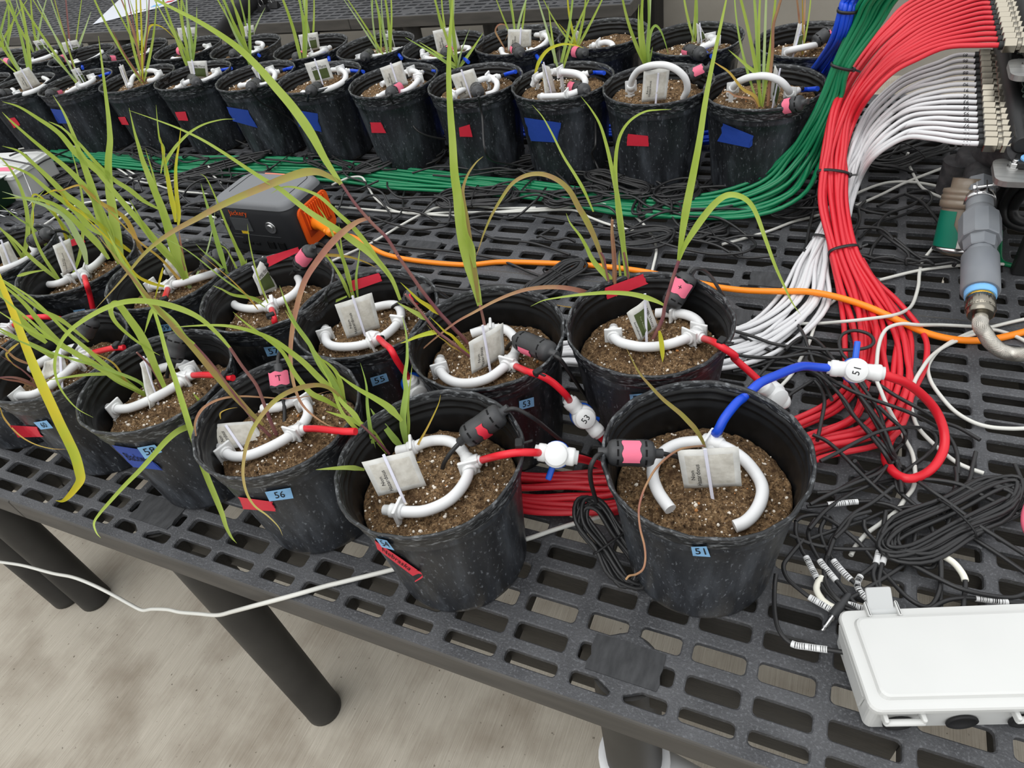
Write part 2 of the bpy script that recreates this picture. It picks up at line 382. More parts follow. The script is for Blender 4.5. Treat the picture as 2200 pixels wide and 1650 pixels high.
def deck_mesh(ys=1.0):
    mb = MB(); D_ = BDp * ys; R = [(a * ys, b * ys) for a, b in rows]
    xe = [-BW] + [(XS[i][1] + XS[i + 1][0]) / 2 for i in range(len(XS) - 1)] + [BW]
    ye = [0] + [(R[i][1] + R[i + 1][0]) / 2 for i in range(len(R) - 1)] + [D_]
    th = .009
    sock = [(xs, yr) for xs in (-1, 1) for yr in (1, len(R) - 2)]
    for i, (x0, x1) in enumerate(XS):
        for j, (y0, y1) in enumerate(R):
            ax = abs((x0 + x1) / 2); near = .355 < ax < .485; inner = ax < .42
            sgn = 1 if (x0 + x1) > 0 else -1
            holes = [(x0, x1, y0, y1, None)]
            if near:
                side_r = (inner and sgn > 0) or (not inner and sgn < 0)   # the socket lies on this hole's +x side
                if j in (1, len(R) - 2):
                    holes = [(x0, x0 + .019, y0, y1, None)] if side_r else [(x1 - .019, x1, y0, y1, None)]
                elif j in (0, len(R) - 3): holes = [(x0, x1, y0, y1, 'tr' if side_r else 'tl')]
                elif j in (2, len(R) - 1): holes = [(x0, x1, y0, y1, 'br' if side_r else 'bl')]
            h = holes[0]; hp = rr_hole(h[0], h[1], h[2], h[3], .006, h[4])
            # outer cell outline matched vertex by vertex to the hole's 16 points
            cx0, cx1, cy0, cy1 = xe[i], xe[i + 1], ye[j], ye[j + 1]
            co = []
            for n_, (X, Y) in enumerate(((cx1, cy0), (cx1, cy1), (cx0, cy1), (cx0, cy0))):
                for q in range(4):
                    px, py = hp[n_ * 4 + q]
                    if q in (1, 2): co.append((X, Y))
                    elif (n_ % 2 == 0) == (q == 0): co.append((min(max(px, cx0), cx1), Y))
                    else: co.append((X, min(max(py, cy0), cy1)))
            n = 16; bv = .0016
            hb = [(x + (bv if x > (h[0] + h[1]) / 2 else -bv), y + (bv if y > (h[2] + h[3]) / 2 else -bv)) for x, y in hp]
            V = [(x, y, 0) for x, y in co] + [(x, y, 0) for x, y in hb] + [(x, y, -bv) for x, y in hp] + [(x, y, -th) for x, y in hp] + [(x, y, -th) for x, y in co]
            Fc = []
            for lv in range(4):
                for k in range(n): Fc.append((lv * n + k, lv * n + (k + 1) % n, (lv + 1) * n + (k + 1) % n, (lv + 1) * n + k))
            mb.add(V, Fc, 0, False)
    # skirts all round with a rounded top edge
    for (a, bq, nx, ny) in (((-BW, 0), (BW, 0), 0, -1), ((BW, 0), (BW, D_), 1, 0), ((BW, D_), (-BW, D_), 0, 1), ((-BW, D_), (-BW, 0), -1, 0)):
        pr = [(0, 0), (.002, -.0006), (.0035, -.003), (.0035, -.05), (-.004, -.05), (-.004, -th)]
        V = []; 
        for o_, z in pr:
            for p in (a, bq):
                ex = (1 if p[0] > 0 else -1) * (abs(ny)) * max(0, o_); ey = (1 if p[1] > 0 else -1) * abs(nx) * max(0, o_)
                V.append((p[0] + nx * o_ + ex, p[1] + ny * o_ + ey, z))
        mb.add(V, [(2 * q, 2 * q + 2, 2 * q + 3, 2 * q + 1) for q in range(len(pr) - 1)], 2, False)
    # ribs under the bars
    nr = len(R)
    for j in range(1, len(ye) - 1):
        if j in (3, 6, nr - 3, nr - 6) or (7 <= j <= nr - 7 and j % 2): continue      # no deep rib under these bars
        dp_ = .046 if j in (1, nr - 1) else .080
        box(mb, (0, ye[j], -.008 - dp_ / 2), (2 * BW - .01, .006, dp_), 1)
    for i in range(1, len(xe) - 1):
        box(mb, (xe[i], D_ / 2, -.009 - .019), (.006, D_ - .01, .04), 1)
    return mb.mesh('slotted_deck', [M['deck'], M['rib'], M['skirt']]), D_
deckA, DA = deck_mesh(1.0); deckB, DB = deck_mesh(1.18)
LEGL = TZ - .012
mbl = MB(); lathe(mbl, [(.043, 0), (.0455, .002), (.0455, .02), (.045, .022), (.045, LEGL)], 28); legm = mbl.mesh('leg', M['leg'])
def patch_mesh():
    mb = MB(); sz = (.092, .05)
    nx, ny = 8, 5; V = []; Fc = []
    for j in range(ny + 1):
        for i in range(nx + 1):
            x = (i / nx - .5) * sz[0]; yy = (j / ny - .5) * sz[1]
            if i in (0, nx): x += random.uniform(-.002, .002)
            V.append((x, yy, .0016 + .0006 * random.random()))
    for j in range(ny):
        for i in range(nx): Fc.append((j * (nx + 1) + i, j * (nx + 1) + i + 1, (j + 1) * (nx + 1) + i + 1, (j + 1) * (nx + 1) + i))
    k = len(V); V += [(x, y_, -.002) for x, y_, z in V]; Fc += [tuple(q + k for q in reversed(f)) for f in Fc]
    ed = [i for i in range(nx + 1)] + [j * (nx + 1) + nx for j in range(1, ny + 1)] + [ny * (nx + 1) + i for i in range(nx - 1, -1, -1)] + [j * (nx + 1) for j in range(ny - 1, 0, -1)]
    for a in range(len(ed)):
        b_ = (a + 1) % len(ed); Fc.append((ed[a], ed[a] + k, ed[b_] + k, ed[b_]))
    return MB().add(V, Fc, 0, False).mesh('socket_cover', M['deckpatch'])
M['deckpatch'] = mat('black_cover_patch', rgb(50, 51, 53), .7, .3, vary=rgb(66, 67, 69), vscale=30, bump=.12, bscale=200, stretch=(3, 1, 1))
pm = patch_mesh()
def bench(x0, y0, dm, dd, label, legs=True, cov=True):
    r = empty('plant_bench', (x0, y0, TZ), label, 'bench')
    inst('deck', dm, r)
    for sx in (-1, 1):
        for yy in (.066, dd - .066):
            if cov: inst('socket_cover', pm, r, (sx * .4205, yy if yy < .3 else yy, 0), 0 if yy < .3 else PI)
            if legs: inst('leg', legm, r, (sx * .4205, yy, -TZ))
    return r
FX = -.56
bench(FX, -.013, deckA, DA, 'slotted black plastic bench carrying pots 51 to 58 along the front')
bench(FX + 1.4875, -.013, deckA, DA, 'slotted black plastic bench section under the white enclosure at right')
lb_ = bench(FX - 1.4875, -.013, deckA, DA, 'slotted black plastic bench section under the leftmost front pots', False, False)
for lx, ly in ((-1.895, .09), (-1.998, .066), (-1.895, .79), (-1.998, .79)): inst('leg', legm, lb_, (lx - lb_.location.x, ly - lb_.location.y, -TZ))
for k, nm in ((-1, 'left'), (0, 'middle'), (1, 'right')):
    bench(FX + .07 + k * 1.4875, .853, deckB, DB, 'slotted black plastic bench under the %s of the two back rows of pots' % nm)
bench(FX - 2.975 + .07, .853, deckB, DB, 'slotted black plastic bench under the far left end of the back rows')
for k in range(4):
    bench(-1.65 - 1.4875 * k, 2.86, deckB, DB, 'empty slotted black bench behind the back rows, %s from its right end' % ('first', 'second', 'third', 'fourth')[k], True, False)
# white pipe fitting round the front right leg
r = empty('pipe_tee', (FX + .4205, .053, .34), 'white pipe tee fitting around the front bench leg at lower right', 'pipe fitting')
mb = MB(); c = Vector((FX + .4205, .053, 0))
lathe(mb, [(.0475, 0.52), (.056, 0.52), (.058, .517), (.058, .40), (.055, .395), (.055, .30), (.0475, .30)], 32, 0, c); mb.build('sleeve', M['pipewhite'], r)
mb = MB(); rod(mb, c + Vector((.03, -.004, .455)), c + Vector((.30, -.05, .455)), .052, 28, 0, .004); rod(mb, c + Vector((.19, -.032, .455)), c + Vector((.31, -.052, .455)), .058, 28, 0, .004); mb.build('branch', M['pipewhite'], r)
# ------------------------------------------------------------------ nursery pots, soil
PH, PR, PB = .227, .125, .0975
def flute(a, r, z):
    d = 0.0
    if .004 < z < .183 and r > .09:
        k = min(1, (z - .004) / .02, (.183 - z) / .02); d += -.0022 * k * (0.5 + .5 * math.cos(22 * a)) ** 4
    w_ = .25 + .75 * min(1, max(0, (z - .18) / .03)); d += w_ * (.0010 * math.sin(2 * a + z * 5) + .0007 * math.sin(5 * a + 1.0))
    if z > .205: d += .0009 * math.sin(17 * a) * math.sin(3 * a)
    return d
def pot_mesh():
    mb = MB()
    outer = [(.0, .001), (.088, .001), (.093, 0.0), (.0975, .004), (.0988, .012), (.1015, .05), (.1065, .105), (.1115, .155), (.1142, .183), (.1165, .186), (.1178, .191), (.1172, .195), (.1188, .200)]
    lathe(mb, outer, 88, 0, mod=flute)
    rim = [(.1188, .200), (.1200, .204), (.1192, .208), (.1212, .2125), (.1205, .2160), (.1238, .2190), (.1252, .2225), (.1248, .2260), (.1235, .2272), (.1212, .2268), (.1200, .2235), (.1190, .2212), (.1192, .2160), (.1172, .2135), (.1166, .2118), (.1176, .2100), (.1176, .2062), (.1152, .2030), (.1146, .2012), (.1156, .1996), (.1154, .1955), (.1130, .1925), (.1125, .186), (.1108, .165), (.109, .13)]
    lathe(mb, rim[:13], 88, 1, mod=flute); lathe(mb, rim[12:], 88, 2, mod=flute)
    # drop the end caps the lathe made for the open rims
    return mb
pmb = pot_mesh()
keep = [i for i, f in enumerate(pmb.f) if len(f) == 4]
pmb.f = [pmb.f[i] for i in keep]; pmb.m = [pmb.m[i] for i in keep]; pmb.s = [pmb.s[i] for i in keep]
potm = pmb.mesh('pot', [M['pot'], M['rimwear'], M['potin']])
SZ = .158
def soil_h(x, y, seed, fine=True):
    r = min(.114, math.hypot(x, y))
    h = .008 * noise.noise(Vector((x * 22, y * 22, seed * 3.1))) + .004 * noise.noise(Vector((x * 60, y * 60, seed * 2.3))) + .012 * (1 - (r / .112) ** 2) - .004
    if fine: h += .0038 * noise.noise(Vector((x * 150, y * 150, seed * 1.7))) + .0032 * abs(noise.noise(Vector((x * 300, y * 300, seed)))) 
    return h
def soil_mesh(seed, nr, na):
    V = [(0, 0, soil_h(0, 0, seed))]; Fc = []
    for i in range(1, nr + 1):
        r = .1078 * i / nr
        for k in range(na):
            a = 2 * PI * k / na; x, y = r * math.cos(a), r * math.sin(a); V.append((x, y, soil_h(x, y, seed) - (0.004 if i == nr else 0)))
    for k in range(na): Fc.append((0, 1 + k, 1 + (k + 1) % na))
    for i in range(nr - 1):
        for k in range(na):
            a = 1 + i * na; Fc.append((a + k, a + na + k, a + na + (k + 1) % na, a + (k + 1) % na))
    return MB().add(V, Fc).mesh('soil', M['soil'])
ICO_V = []; g = (1 + 5 ** .5) / 2
for a in (-1, 1):
    for b_ in (-g, g): ICO_V += [(0, a, b_), (a, b_, 0), (b_, 0, a)]
ICO_V = [Vector(v).normalized() for v in ICO_V]
ICO_F = []
for i in range(12):
    for j in range(i + 1, 12):
        for k in range(j + 1, 12):
            if all(abs((ICO_V[p] - ICO_V[q]).length - 1.0515) < .01 for p, q in ((i, j), (j, k), (i, k))):
                n_ = (ICO_V[j] - ICO_V[i]).cross(ICO_V[k] - ICO_V[i])
                ICO_F.append((i, j, k) if n_.dot(ICO_V[i]) > 0 else (i, k, j))
def perlite_mesh(seed, n, smin, smax):
    rd = random.Random(seed); mb = MB()
    for _ in range(n):
        a = rd.random() * 2 * PI; r = .105 * math.sqrt(rd.random()); x, y = r * math.cos(a), r * math.sin(a)
        s = smin + (smax - smin) * rd.random() ** 2.5; sx = [s * rd.uniform(.6, 1.2) for _ in range(3)]
        z = soil_h(x, y, seed) + s * .35; rot = Vector((rd.random(), rd.random(), rd.random() + .1)).normalized()
        e1 = rot.orthogonal().normalized(); e2 = rot.cross(e1)
        mb.add([Vector((x, y, z)) + e1 * (v.x * sx[0]) + e2 * (v.y * sx[1]) + rot * (v.z * sx[2]) for v in ICO_V], ICO_F, 1 if rd.random() < .05 else 0, False)
    return mb.mesh('perlite', [M['perlite'], M['bark']])
soilF = [soil_mesh(s, 52, 150) for s in (1, 2, 3)]; perF = [perlite_mesh(s, 260, .0007, .0030) for s in (1, 2, 3)]
soilB = [soil_mesh(s, 22, 60) for s in (4, 5)]; perB = [perlite_mesh(s, 110, .0011, .0032) for s in (4, 5)]

class Pot: pass
POTS = {}
def plant_pot(key, x, y, s, label, group, front, zoff=0.0):
    p = Pot(); p.x, p.y, p.s = x, y, s; p.c = Vector((x, y, TZ)); p.z = TZ + (SZ + zoff) * s; p.front = front; p.z0 = TZ
    r = empty('potted_grass', p.c, label, 'potted plant', group); p.root = r
    inst('pot', potm, r, (0, 0, 0), random.random() * 6.28, s)
    k = random.randrange(3) if front else random.randrange(2); rz = random.random() * 6.28
    so_ = inst('soil', (soilF if front else soilB)[k], r, (0, 0, (SZ + zoff) * s), rz, s)
    pe = inst('perlite', (perF if front else perB)[k], r, (0, 0, (SZ + zoff) * s), rz, s); pe['kind'] = 'stuff'
    p.seed = (k + 1) if front else (k + 4); p.rz = rz; p.zoff = zoff
    p.label = label; POTS[key] = p; return p
def soil_z(p, x, y):
    dx, dy = (x - p.x) / p.s, (y - p.y) / p.s; ca, sa = math.cos(-p.rz), math.sin(-p.rz)
    return p.z + p.s * soil_h(dx * ca - dy * sa, dx * sa + dy * ca, p.seed, False)
OPRO = [(0, .0975), (.05, .1015), (.105, .1065), (.155, .1115), (.179, .1138), (.183, .1168), (.195, .1182), (.204, .1206), (.2125, .1218), (.217, .1245), (.227, .1255)]
IPRO = [(0, .1075), (.13, .1082), (.186, .1114), (.195, .1120), (.203, .1138), (.2118, .1154), (.222, .1178), (.23, .119)]
def irad(z):
    for (z0, r0), (z1, r1) in zip(IPRO, IPRO[1:]):
        if z <= z1: return r0 + (r1 - r0) * max(0, (z - z0) / (z1 - z0))
    return IPRO[-1][1]
def orad(z):
    for (z0, r0), (z1, r1) in zip(OPRO, OPRO[1:]):
        if z <= z1: return r0 + (r1 - r0) * max(0, (z - z0) / (z1 - z0))
    return OPRO[-1][1]
def wall(p, u, v, off=.0, far=False):
    if far:
        P = wall0(p, u, v, off, True)
        for _ in range(6):
            z = (P.z - p.z0) / p.s; P = wall0(p, u, v, off + p.s * (irad(z) - (.1095 + .047 * z)), True)
        return P
    P = wall0(p, u, v, off)
    for _ in range(5):
        z = (P.z - p.z0) / p.s; P = wall0(p, u, v, off + p.s * (orad(z) - (.0975 + .0905 * z)))
    return P
def wall0(p, u, v, off=.0, far=False):         # where a pixel meets the pot's wall (far: the inside of its back wall)
    Dr = ray(u, v); s = p.s
    if far: b0, k = .1095 * s, .047
    else: b0, k = .0975 * s, .0905
    b0 += off
    O = CP - p.c
    A = Dr.x ** 2 + Dr.y ** 2 - (k * Dr.z) ** 2
    Bq = O.x * Dr.x + O.y * Dr.y - (b0 + k * O.z) * k * Dr.z
    Cq = O.x ** 2 + O.y ** 2 - (b0 + k * O.z) ** 2
    dsc = Bq * Bq - A * Cq
    if dsc < 0: t = -Bq / A
    else: t = (-Bq + (math.sqrt(dsc) if far else -math.sqrt(dsc))) / A
    return CP + Dr * t
def quad_px(q, a, b_):
    (x0, y0), (x1, y1), (x2, y2), (x3, y3) = q            # TL TR BR BL
    return ((x0 * (1 - a) + x1 * a) * (1 - b_) + (x3 * (1 - a) + x2 * a) * b_, (y0 * (1 - a) + y1 * a) * (1 - b_) + (y3 * (1 - a) + y2 * a) * b_)
def tape(p, q, m, name, text=None, far=False, tscale=.62, rough=.0, label=None, off=.0022, tw=None, ink='ink'):
    nx, ny = 9, 4; V = []; Fc = []; sg = -1 if far else 1; rd = random.Random(str(q))
    for lay in (off, off - .0006):
        for j in range(ny + 1):
            for i in range(nx + 1):
                a, b_ = i / nx, j / ny
                if rough and i in (0, nx): a += rd.uniform(-rough, rough)
                u, v = quad_px(q, a, b_)
                if rough and i in (0, nx): pass
                P = wall(p, u, v, sg * (lay + (rough * .008 * noise.noise(Vector((a * 5, b_ * 5, rd.random()))) if lay == off else 0)), far)
                V.append(P)
    n = (nx + 1) * (ny + 1)
    for j in range(ny):
        for i in range(nx):
            k = j * (nx + 1) + i; Fc += [(k, k + nx + 1, k + nx + 2, k + 1), (k + n, k + n + 1, k + n + nx + 2, k + n + nx + 1)]
    o = MB().add(V, Fc).build(name, m, p.root)
    if label: o['label'] = label
    if text:
        v, f = text_geo(text); xs = [a[0] for a in v]; ys = [a[1] for a in v]; wd = max(xs) - min(xs); ht = max(ys) - min(ys)
        tw_ = tw or .62; mb = MB(); th_ = tscale
        VV = []
        for x, y in v:
            a = .5 + (x - (max(xs) + min(xs)) / 2) / wd * tw_; b_ = .5 - (y - (max(ys) + min(ys)) / 2) / ht * th_
            VV.append(wall(p, *quad_px(q, a, b_), sg * (off + .0007), far))
        mb.add(VV, f, 0, False); sub('writing', mb, M[ink], o, p.root)
    return o
S3 = lambda ox, oy, s: (lambda *pts: [(ox + x / s, oy + y / s) for x, y in pts])
g_a1 = S3(0, 0, 2.997); g_a2 = S3(734, 0, 2.997); g_a3 = S3(1468, 0, 3.0)
g_b1 = S3(0, 550, 2.997); g_b2 = S3(734, 550, 2.997); g_b3 = S3(1468, 550, 3.0)
g_c1 = S3(0, 1100, 2.997); g_c2 = S3(734, 1100, 2.997); g_c3 = S3(1468, 1100, 3.0)
g54 = S3(700, 820, 3.235); g51 = S3(1200, 800, 3.055); g53 = S3(860, 560, 5.5); g52 = S3(1200, 560, 5.5)
gps = S3(430, 350, 6.111); gl = S3(150, 300, 4.4); gbx = S3(1660, 1000, 4.074); gt = S3(1560, 700, 4.4); gm1 = S3(1960, 0, 9.167); gm2 = S3(1960, 180, 9.167); gp1 = S3(1960, 340, 6.875); gp2 = S3(1960, 540, 6.875); gz3 = S3(1650, 600, 3.995); gle = S3(0, 310, 9.165)
FRONT = {'51': (-.0837, .2343), '54': (-.4157, .1370), '53': (-.4456, .3858), '52': (-.2114, .4672), '56': (-.6811, .1538), '58': (-.9428, .1684),
         '55': (-.6783, .3996), '57': (-.906, .420), '59': (-1.170, .432), '61': (-1.435, .425), '63': (-1.695, .420), '60': (-1.195, .176), '62': (-1.452, .175), '64': (-1.712, .17)}
LB = {'51': 'black nursery pot with one olive grass blade, nearest, at front right', '54': 'black nursery pot at the front whose red tape tag peels off the side',
      '53': 'black nursery pot numbered 53 behind the pot with the peeling tag', '52': 'black nursery pot behind pot 51 with a green printed sachet',
      '56': 'black nursery pot numbered 56 with a red tape strip on its wall', '58': 'black nursery pot numbered 58 with a dark blue tape strip',
      '55': 'black nursery pot numbered 55 with red tape inside its rim', '57': 'black nursery pot numbered 57 just before the power station',
      '59': 'black nursery pot numbered 59 with a crumpled sachet, left of pot 57', '61': 'black nursery pot numbered 61 left of pot 59',
      '63': 'black nursery pot at the left edge behind pot 61', '60': 'black nursery pot numbered 60 with a red tape piece on its wall',
      '62': 'black nursery pot at the left edge beside pot 60', '64': 'black nursery pot past the left edge in the front row'}
for k in ('51', '54', '53', '52', '56', '58', '55', '57', '59', '61', '63', '60', '62'):
    plant_pot(k, *FRONT[k], 1.0, LB[k], 'potted grasses on the front bench', True, .004 if k not in ('51', '52') else (-.002 if k == '51' else .006))
BACK = {'b0': (-2.862, 1.372), 'b1': (-2.573, 1.401), 'b2': (-2.284, 1.431), 'b3': (-2.036, 1.452), 'b4': (-1.747, 1.437), 'b5': (-1.478, 1.417), 'b6': (-1.19, 1.385), 'b7': (-.919, 1.373),
        'b8': (-.665, 1.367), 'b9': (-.412, 1.342), 'b10': (-.165, 1.319), 'c0': (-3.43, 1.68), 'c1': (-3.12, 1.73), 'c2': (-2.887, 1.695), 'c3': (-2.614, 1.733), 'c4': (-2.323, 1.733), 'c5': (-2.027, 1.725),
        'c6': (-1.706, 1.694), 'c7': (-1.433, 1.686), 'c8': (-1.166, 1.666), 'c9': (-.922, 1.69), 'c10': (-.665, 1.72), 'c11': (-.39, 1.651), 'c12': (-.096, 1.616), 'bm': (-3.14, 1.38)}
ORD = ['first', 'second', 'third', 'fourth', 'fifth', 'sixth', 'seventh', 'eighth', 'ninth', 'tenth', 'eleventh', 'twelfth', 'thirteenth']
TAPEC = {'b0': 'red', 'b1': 'blue', 'b2': 'red', 'b3': 'red', 'b4': 'blue', 'b5': 'blue', 'b6': 'red', 'b7': 'red', 'b8': 'blue', 'b9': 'red', 'b10': 'blue'}
PHR = {}
for k in BACK:
    if k == 'bm': PHR[k] = 'far left pot of the near back row'
    elif k[0] == 'b': PHR[k] = '%s pot from right, near back row' % ORD[10 - int(k[1:])]
    else: PHR[k] = '%s pot from right, rearmost row' % ORD[12 - int(k[1:])]
    lb = ('black nursery pot with %s tape, ' % TAPEC[k] if k in TAPEC else 'black nursery pot of grass, ') + PHR[k].replace(' pot ', ' ')
    plant_pot(k, *BACK[k], 1.06, lb, 'potted grasses in the near back row' if k[0] == 'b' else 'potted grasses in the rearmost row', False, .037 if k[0] == 'b' else .029)
PHR.update({'51': 'nearest front right pot', '54': 'pot with the peeling red tag', '52': 'pot with the legible green sachet', '53': 'pot of the reddish stems, centre front', '56': 'pot with the T marked sensor', '58': 'pot with the dark blue tape strip',
            '55': 'pot of the half open ring, left of centre', '57': 'pot just before the power station', '59': 'pot of the crumpled sachet, second row', '61': 'second row pot with broad tall leaves', '63': 'left edge pot of the second row', '60': 'pot of the drooping yellow leaf', '62': 'left edge pot of the front row'})
# tapes
def q4(g, *p): return g(*p)
T = tape
T(POTS['51'], g_c3((50, 225), (150, 222), (175, 290), (62, 283)), M['bluetape'], 'number_tape', '51')
T(POTS['53'], g_b2((1142, 935), (1237, 908), (1240, 968), (1145, 993)), M['bluetape'], 'number_tape', '53', tw=.5)
T(POTS['55'], g_b2((183, 785), (287, 755), (305, 805), (200, 840)), M['bluetape'], 'number_tape', '55')
T(POTS['57'], g_b1((1697, 588), (1800, 578), (1825, 632), (1722, 648)), M['bluetape'], 'number_tape', '57')
T(POTS['58'], g_b1((720, 1218), (900, 1245), (1045, 1380), (860, 1360)), M['navytape'], 'variety_tape', 'Blackwell', tscale=.34, tw=.8, rough=.04)
T(POTS['58'], g_b1((882, 1235), (995, 1215), (1045, 1262), (935, 1308)), M['bluetape'], 'number_tape', '58', off=.0032)
T(POTS['56'], g_b1((1705, 1520), (1870, 1492), (1890, 1560), (1735, 1580)), M['bluetape'], 'number_tape', '56', tw=.4)
T(POTS['56'], g_b1((1535, 1552), (1750, 1582), (1775, 1645), (1570, 1630)), M['redtape'], 'variety_tape', None, rough=.04)
T(POTS['60'], g_b1((215, 1072), (300, 1058), (343, 1108), (262, 1118)), M['bluetape'], 'number_tape', '60', tw=.4)
T(POTS['60'], g_b1((65, 1090), (235, 1100), (275, 1165), (120, 1168)), M['redtape'], 'variety_tape', None, rough=.04)
T(POTS['61'], g_b1((470, 350), (545, 340), (560, 378), (485, 388)), M['bluetape'], 'number_tape', '61', tw=.4)
T(POTS['59'], g_b1((1020, 445), (1095, 436), (1105, 480), (1040, 488)), M['bluetape'], 'number_tape', '59')
T(POTS['52'], g_b2((1853, 892), (1950, 884), (1958, 945), (1864, 953)), M['bluetape'], 'number_tape', '52')
T(POTS['54'], g_c2((212, 183), (512, 390), (458, 412), (230, 240)), M['redtape'], 'variety_tape', 'Nebraska', tscale=.5, tw=.7)
T(POTS['54'], g_c2((218, 168), (290, 183), (340, 247), (258, 226)), M['bluetape'], 'number_tape', '54', off=.003)
# the loose curl at the end of pot 54's red tag
P0 = wall(POTS['54'], *g_c2((480, 378))[0], .0026); P1 = wall(POTS['54'], *g_c2((506, 386))[0], .006); P2 = wall(POTS['54'], *g_c2((517, 410))[0], .012); P3 = wall(POTS['54'], *g_c2((470, 445))[0], .010)
pts = spline([P0, P1, P2, P3], 6); mb = MB(); V = []; Fc = []
for i, p in enumerate(pts): wv = Vector((0, 0, -.007 * (1 - .7 * i / len(pts)))); V += [p, p + wv]
for i in range(len(pts) - 1): Fc.append((2 * i, 2 * i + 1, 2 * i + 3, 2 * i + 2))
mb.add(V, Fc).build('tape_curl', M['redtape'], POTS['54'].root)
for k, q in (('55', g_b2((40, 165), (235, 110), (262, 160), (58, 232))), ('57', gps((875, 1230), (1280, 1105), (1312, 1160), (902, 1365))), ('52', g52((540, 325), (990, 160), (1052, 275), (588, 452))), ('61', g_a1((430, 1560), (535, 1505), (547, 1560), (450, 1590)))):
    T(POTS[k], q, M['redtape'], 'rim_tape', None, True, rough=.03, label='red tape inside the rim')
for k, m, q in (('b0', 'redtape', g_a1((50, 765), (95, 755), (130, 805), (92, 825))), ('b1', 'navytape', g_a1((325, 700), (400, 708), (435, 795), (375, 795))), ('b2', 'redtape', g_a1((760, 755), (805, 752), (830, 805), (785, 803))), ('b3', 'redtape', g_a1((1125, 722), (1192, 718), (1213, 778), (1150, 775))),
                ('b4', 'navytape', g_a1((1462, 688), (1598, 710), (1652, 822), (1500, 780))), ('b5', 'navytape', g_a1((1885, 705), (2038, 730), (2068, 850), (1925, 815))), ('b6', 'redtape', g_a2((183, 788), (252, 788), (286, 857), (196, 855))), ('b7', 'redtape', g_a2((755, 822), (822, 802), (843, 882), (762, 880))),
                ('b8', 'navytape', g_a2((1182, 758), (1405, 790), (1385, 918), (1222, 908))), ('b9', 'redtape', g_a2((1842, 862), (1970, 875), (1978, 943), (1838, 938))), ('b10', 'navytape', g_a3((262, 798), (445, 872), (432, 955), (225, 912)))):
    T(POTS[k], q, M[m], 'variety_tape', None, rough=.05 if 'navy' in m else .03)
# ------------------------------------------------------------------ drip rings
def soilP(p, u, v, up=.0):                    # the point of a pixel on a pot's soil, raised by up
    P = U(u, v, p.z - TZ + up)
    for _ in range(3):
        P = U(u, v, soil_z(p, P.x, P.y) - TZ + up)
    return P
def ring(key, pts, tee=None, feed=None, fcol='red', plug=True, clips=(), r=.0078, ends=True, group=None, lab=None, hs=None, zs=None):
    p = POTS[key]; r = r * (1 if p.front else 1.0)
    nn_ = len(pts) - 1
    lift = {'b9': .085, 'b10': .06, 'b8': .04}.get(key, 0 if p.front else .018)
    P = [soilP(p, u, v, .014 + lift * math.sin(PI * i / nn_)) for i, (u, v) in enumerate(pts)]
    root = empty('drip_ring', (p.x, p.y, p.z), lab or 'white curved drip ring tube in the ' + PHR[key], 'drip ring', group)
    sp = spline(P, 6); mb = MB(); tube(mb, sp, r, 14 if p.front else 9); mb.build('ring_tube', M['whitetube'], root)
    up = Vector((0, 0, 1))
    def stake_at(Q, t):
        mb = MB(); t = t.normalized(); sd = t.cross(up).normalized()
        rod(mb, Q - t * .006, Q + t * .006, r * 1.35, 12, 0, .001)
        box(mb, Q + Vector((0, 0, .001)), (r * 3.6, .0045, r * 3.4), axes=(sd, t, up), bev=.0012)
        base = soil_z(p, Q.x, Q.y); L = Q.z - base + .014
        box(mb, Q + Vector((0, 0, -L / 2)) + sd * r * .4, (r * 1.3, .004, L), axes=(sd, t, up), taper=1.0)
        box(mb, Q + Vector((0, 0, -L * .55)) + sd * r * .4, (r * 3.0, .003, .004), axes=(sd, t, up))
        mb.build('ring_stake', M['white'], root)
    n = len(sp)
    for c in clips:
        i = min(n - 2, max(1, int(c * (n - 1)))); stake_at(sp[i], sp[i + 1] - sp[i - 1])
    if plug and ends:
        A = sp[0]; d = (sp[0] - sp[1]).normalized(); mb = MB()
        lathe(mb, [(r * .8, -.004), (r * 1.0, 0), (r * 1.25, .002), (r * 1.25, .006), (r * .95, .0065), (r * .9, .016), (r * .7, .017)], 10, 0, A, None, d); mb.build('end_plug', M['white'], root)
    if tee:
        a = soilP(p, *tee[0], .014); b_ = soilP(p, *tee[1], .018)
        d = (b_ - a).normalized(); mb = MB(); rod(mb, a - d * .002, b_, r * .95, 12, 0, .001); rod(mb, a - d * r * 1.25, a + d * r * 1.4, r * 1.35, 8, 0, .001)
        j = min(range(1, n - 1), key=lambda i: (sp[i] - a).length); t = (sp[j + 1] - sp[j - 1]).normalized()
        rod(mb, a - d * .003, sp[j] + (sp[j] - a) * .2 - d * .004, r * .95, 10)
        rod(mb, sp[j] - t * .013, sp[j] + t * .013, r * 1.28, 10, 0, .0012); to = mb.build('tee', M['white'], root)
        stake_at(sp[j] - t * .008, t)
        if feed:
            Q = [b_] + feed; sp2 = spline(Q, 8); rr = .0052 if p.front else .0055
            mb = MB(); rod(mb, b_ - d * .001, b_ + d * .011, rr * .95, 10); nb = mb.build('rubber_nub', M['nub'], root)
            mb = MB(); tube(mb, sp2, rr, 10); mb.build('feed_tube', M[fcol], root)
    return root
def rimP(key, u, v, dz=.004):                  # a pixel at the height of the rim
    p = POTS[key]; return U(u, v, PH * p.s + dz)
GR = 'white drip rings'
ring('51', g51((735, 900), (690, 840), (652, 780), (622, 700), (622, 620), (680, 530), (780, 472), (900, 455), (1000, 460), (1110, 500), (1220, 575), (1305, 680), (1338, 765), (1325, 850), (1280, 930), (1220, 985), (1155, 1012)), g51((1018, 465), (1022, 405)), None, plug=False, group=GR)
p = POTS['51']; rt = [o for o in COL.objects if o.name.startswith('drip_ring')][-1]
b_ = soilP(p, *g51((1022, 405))[0], .018)
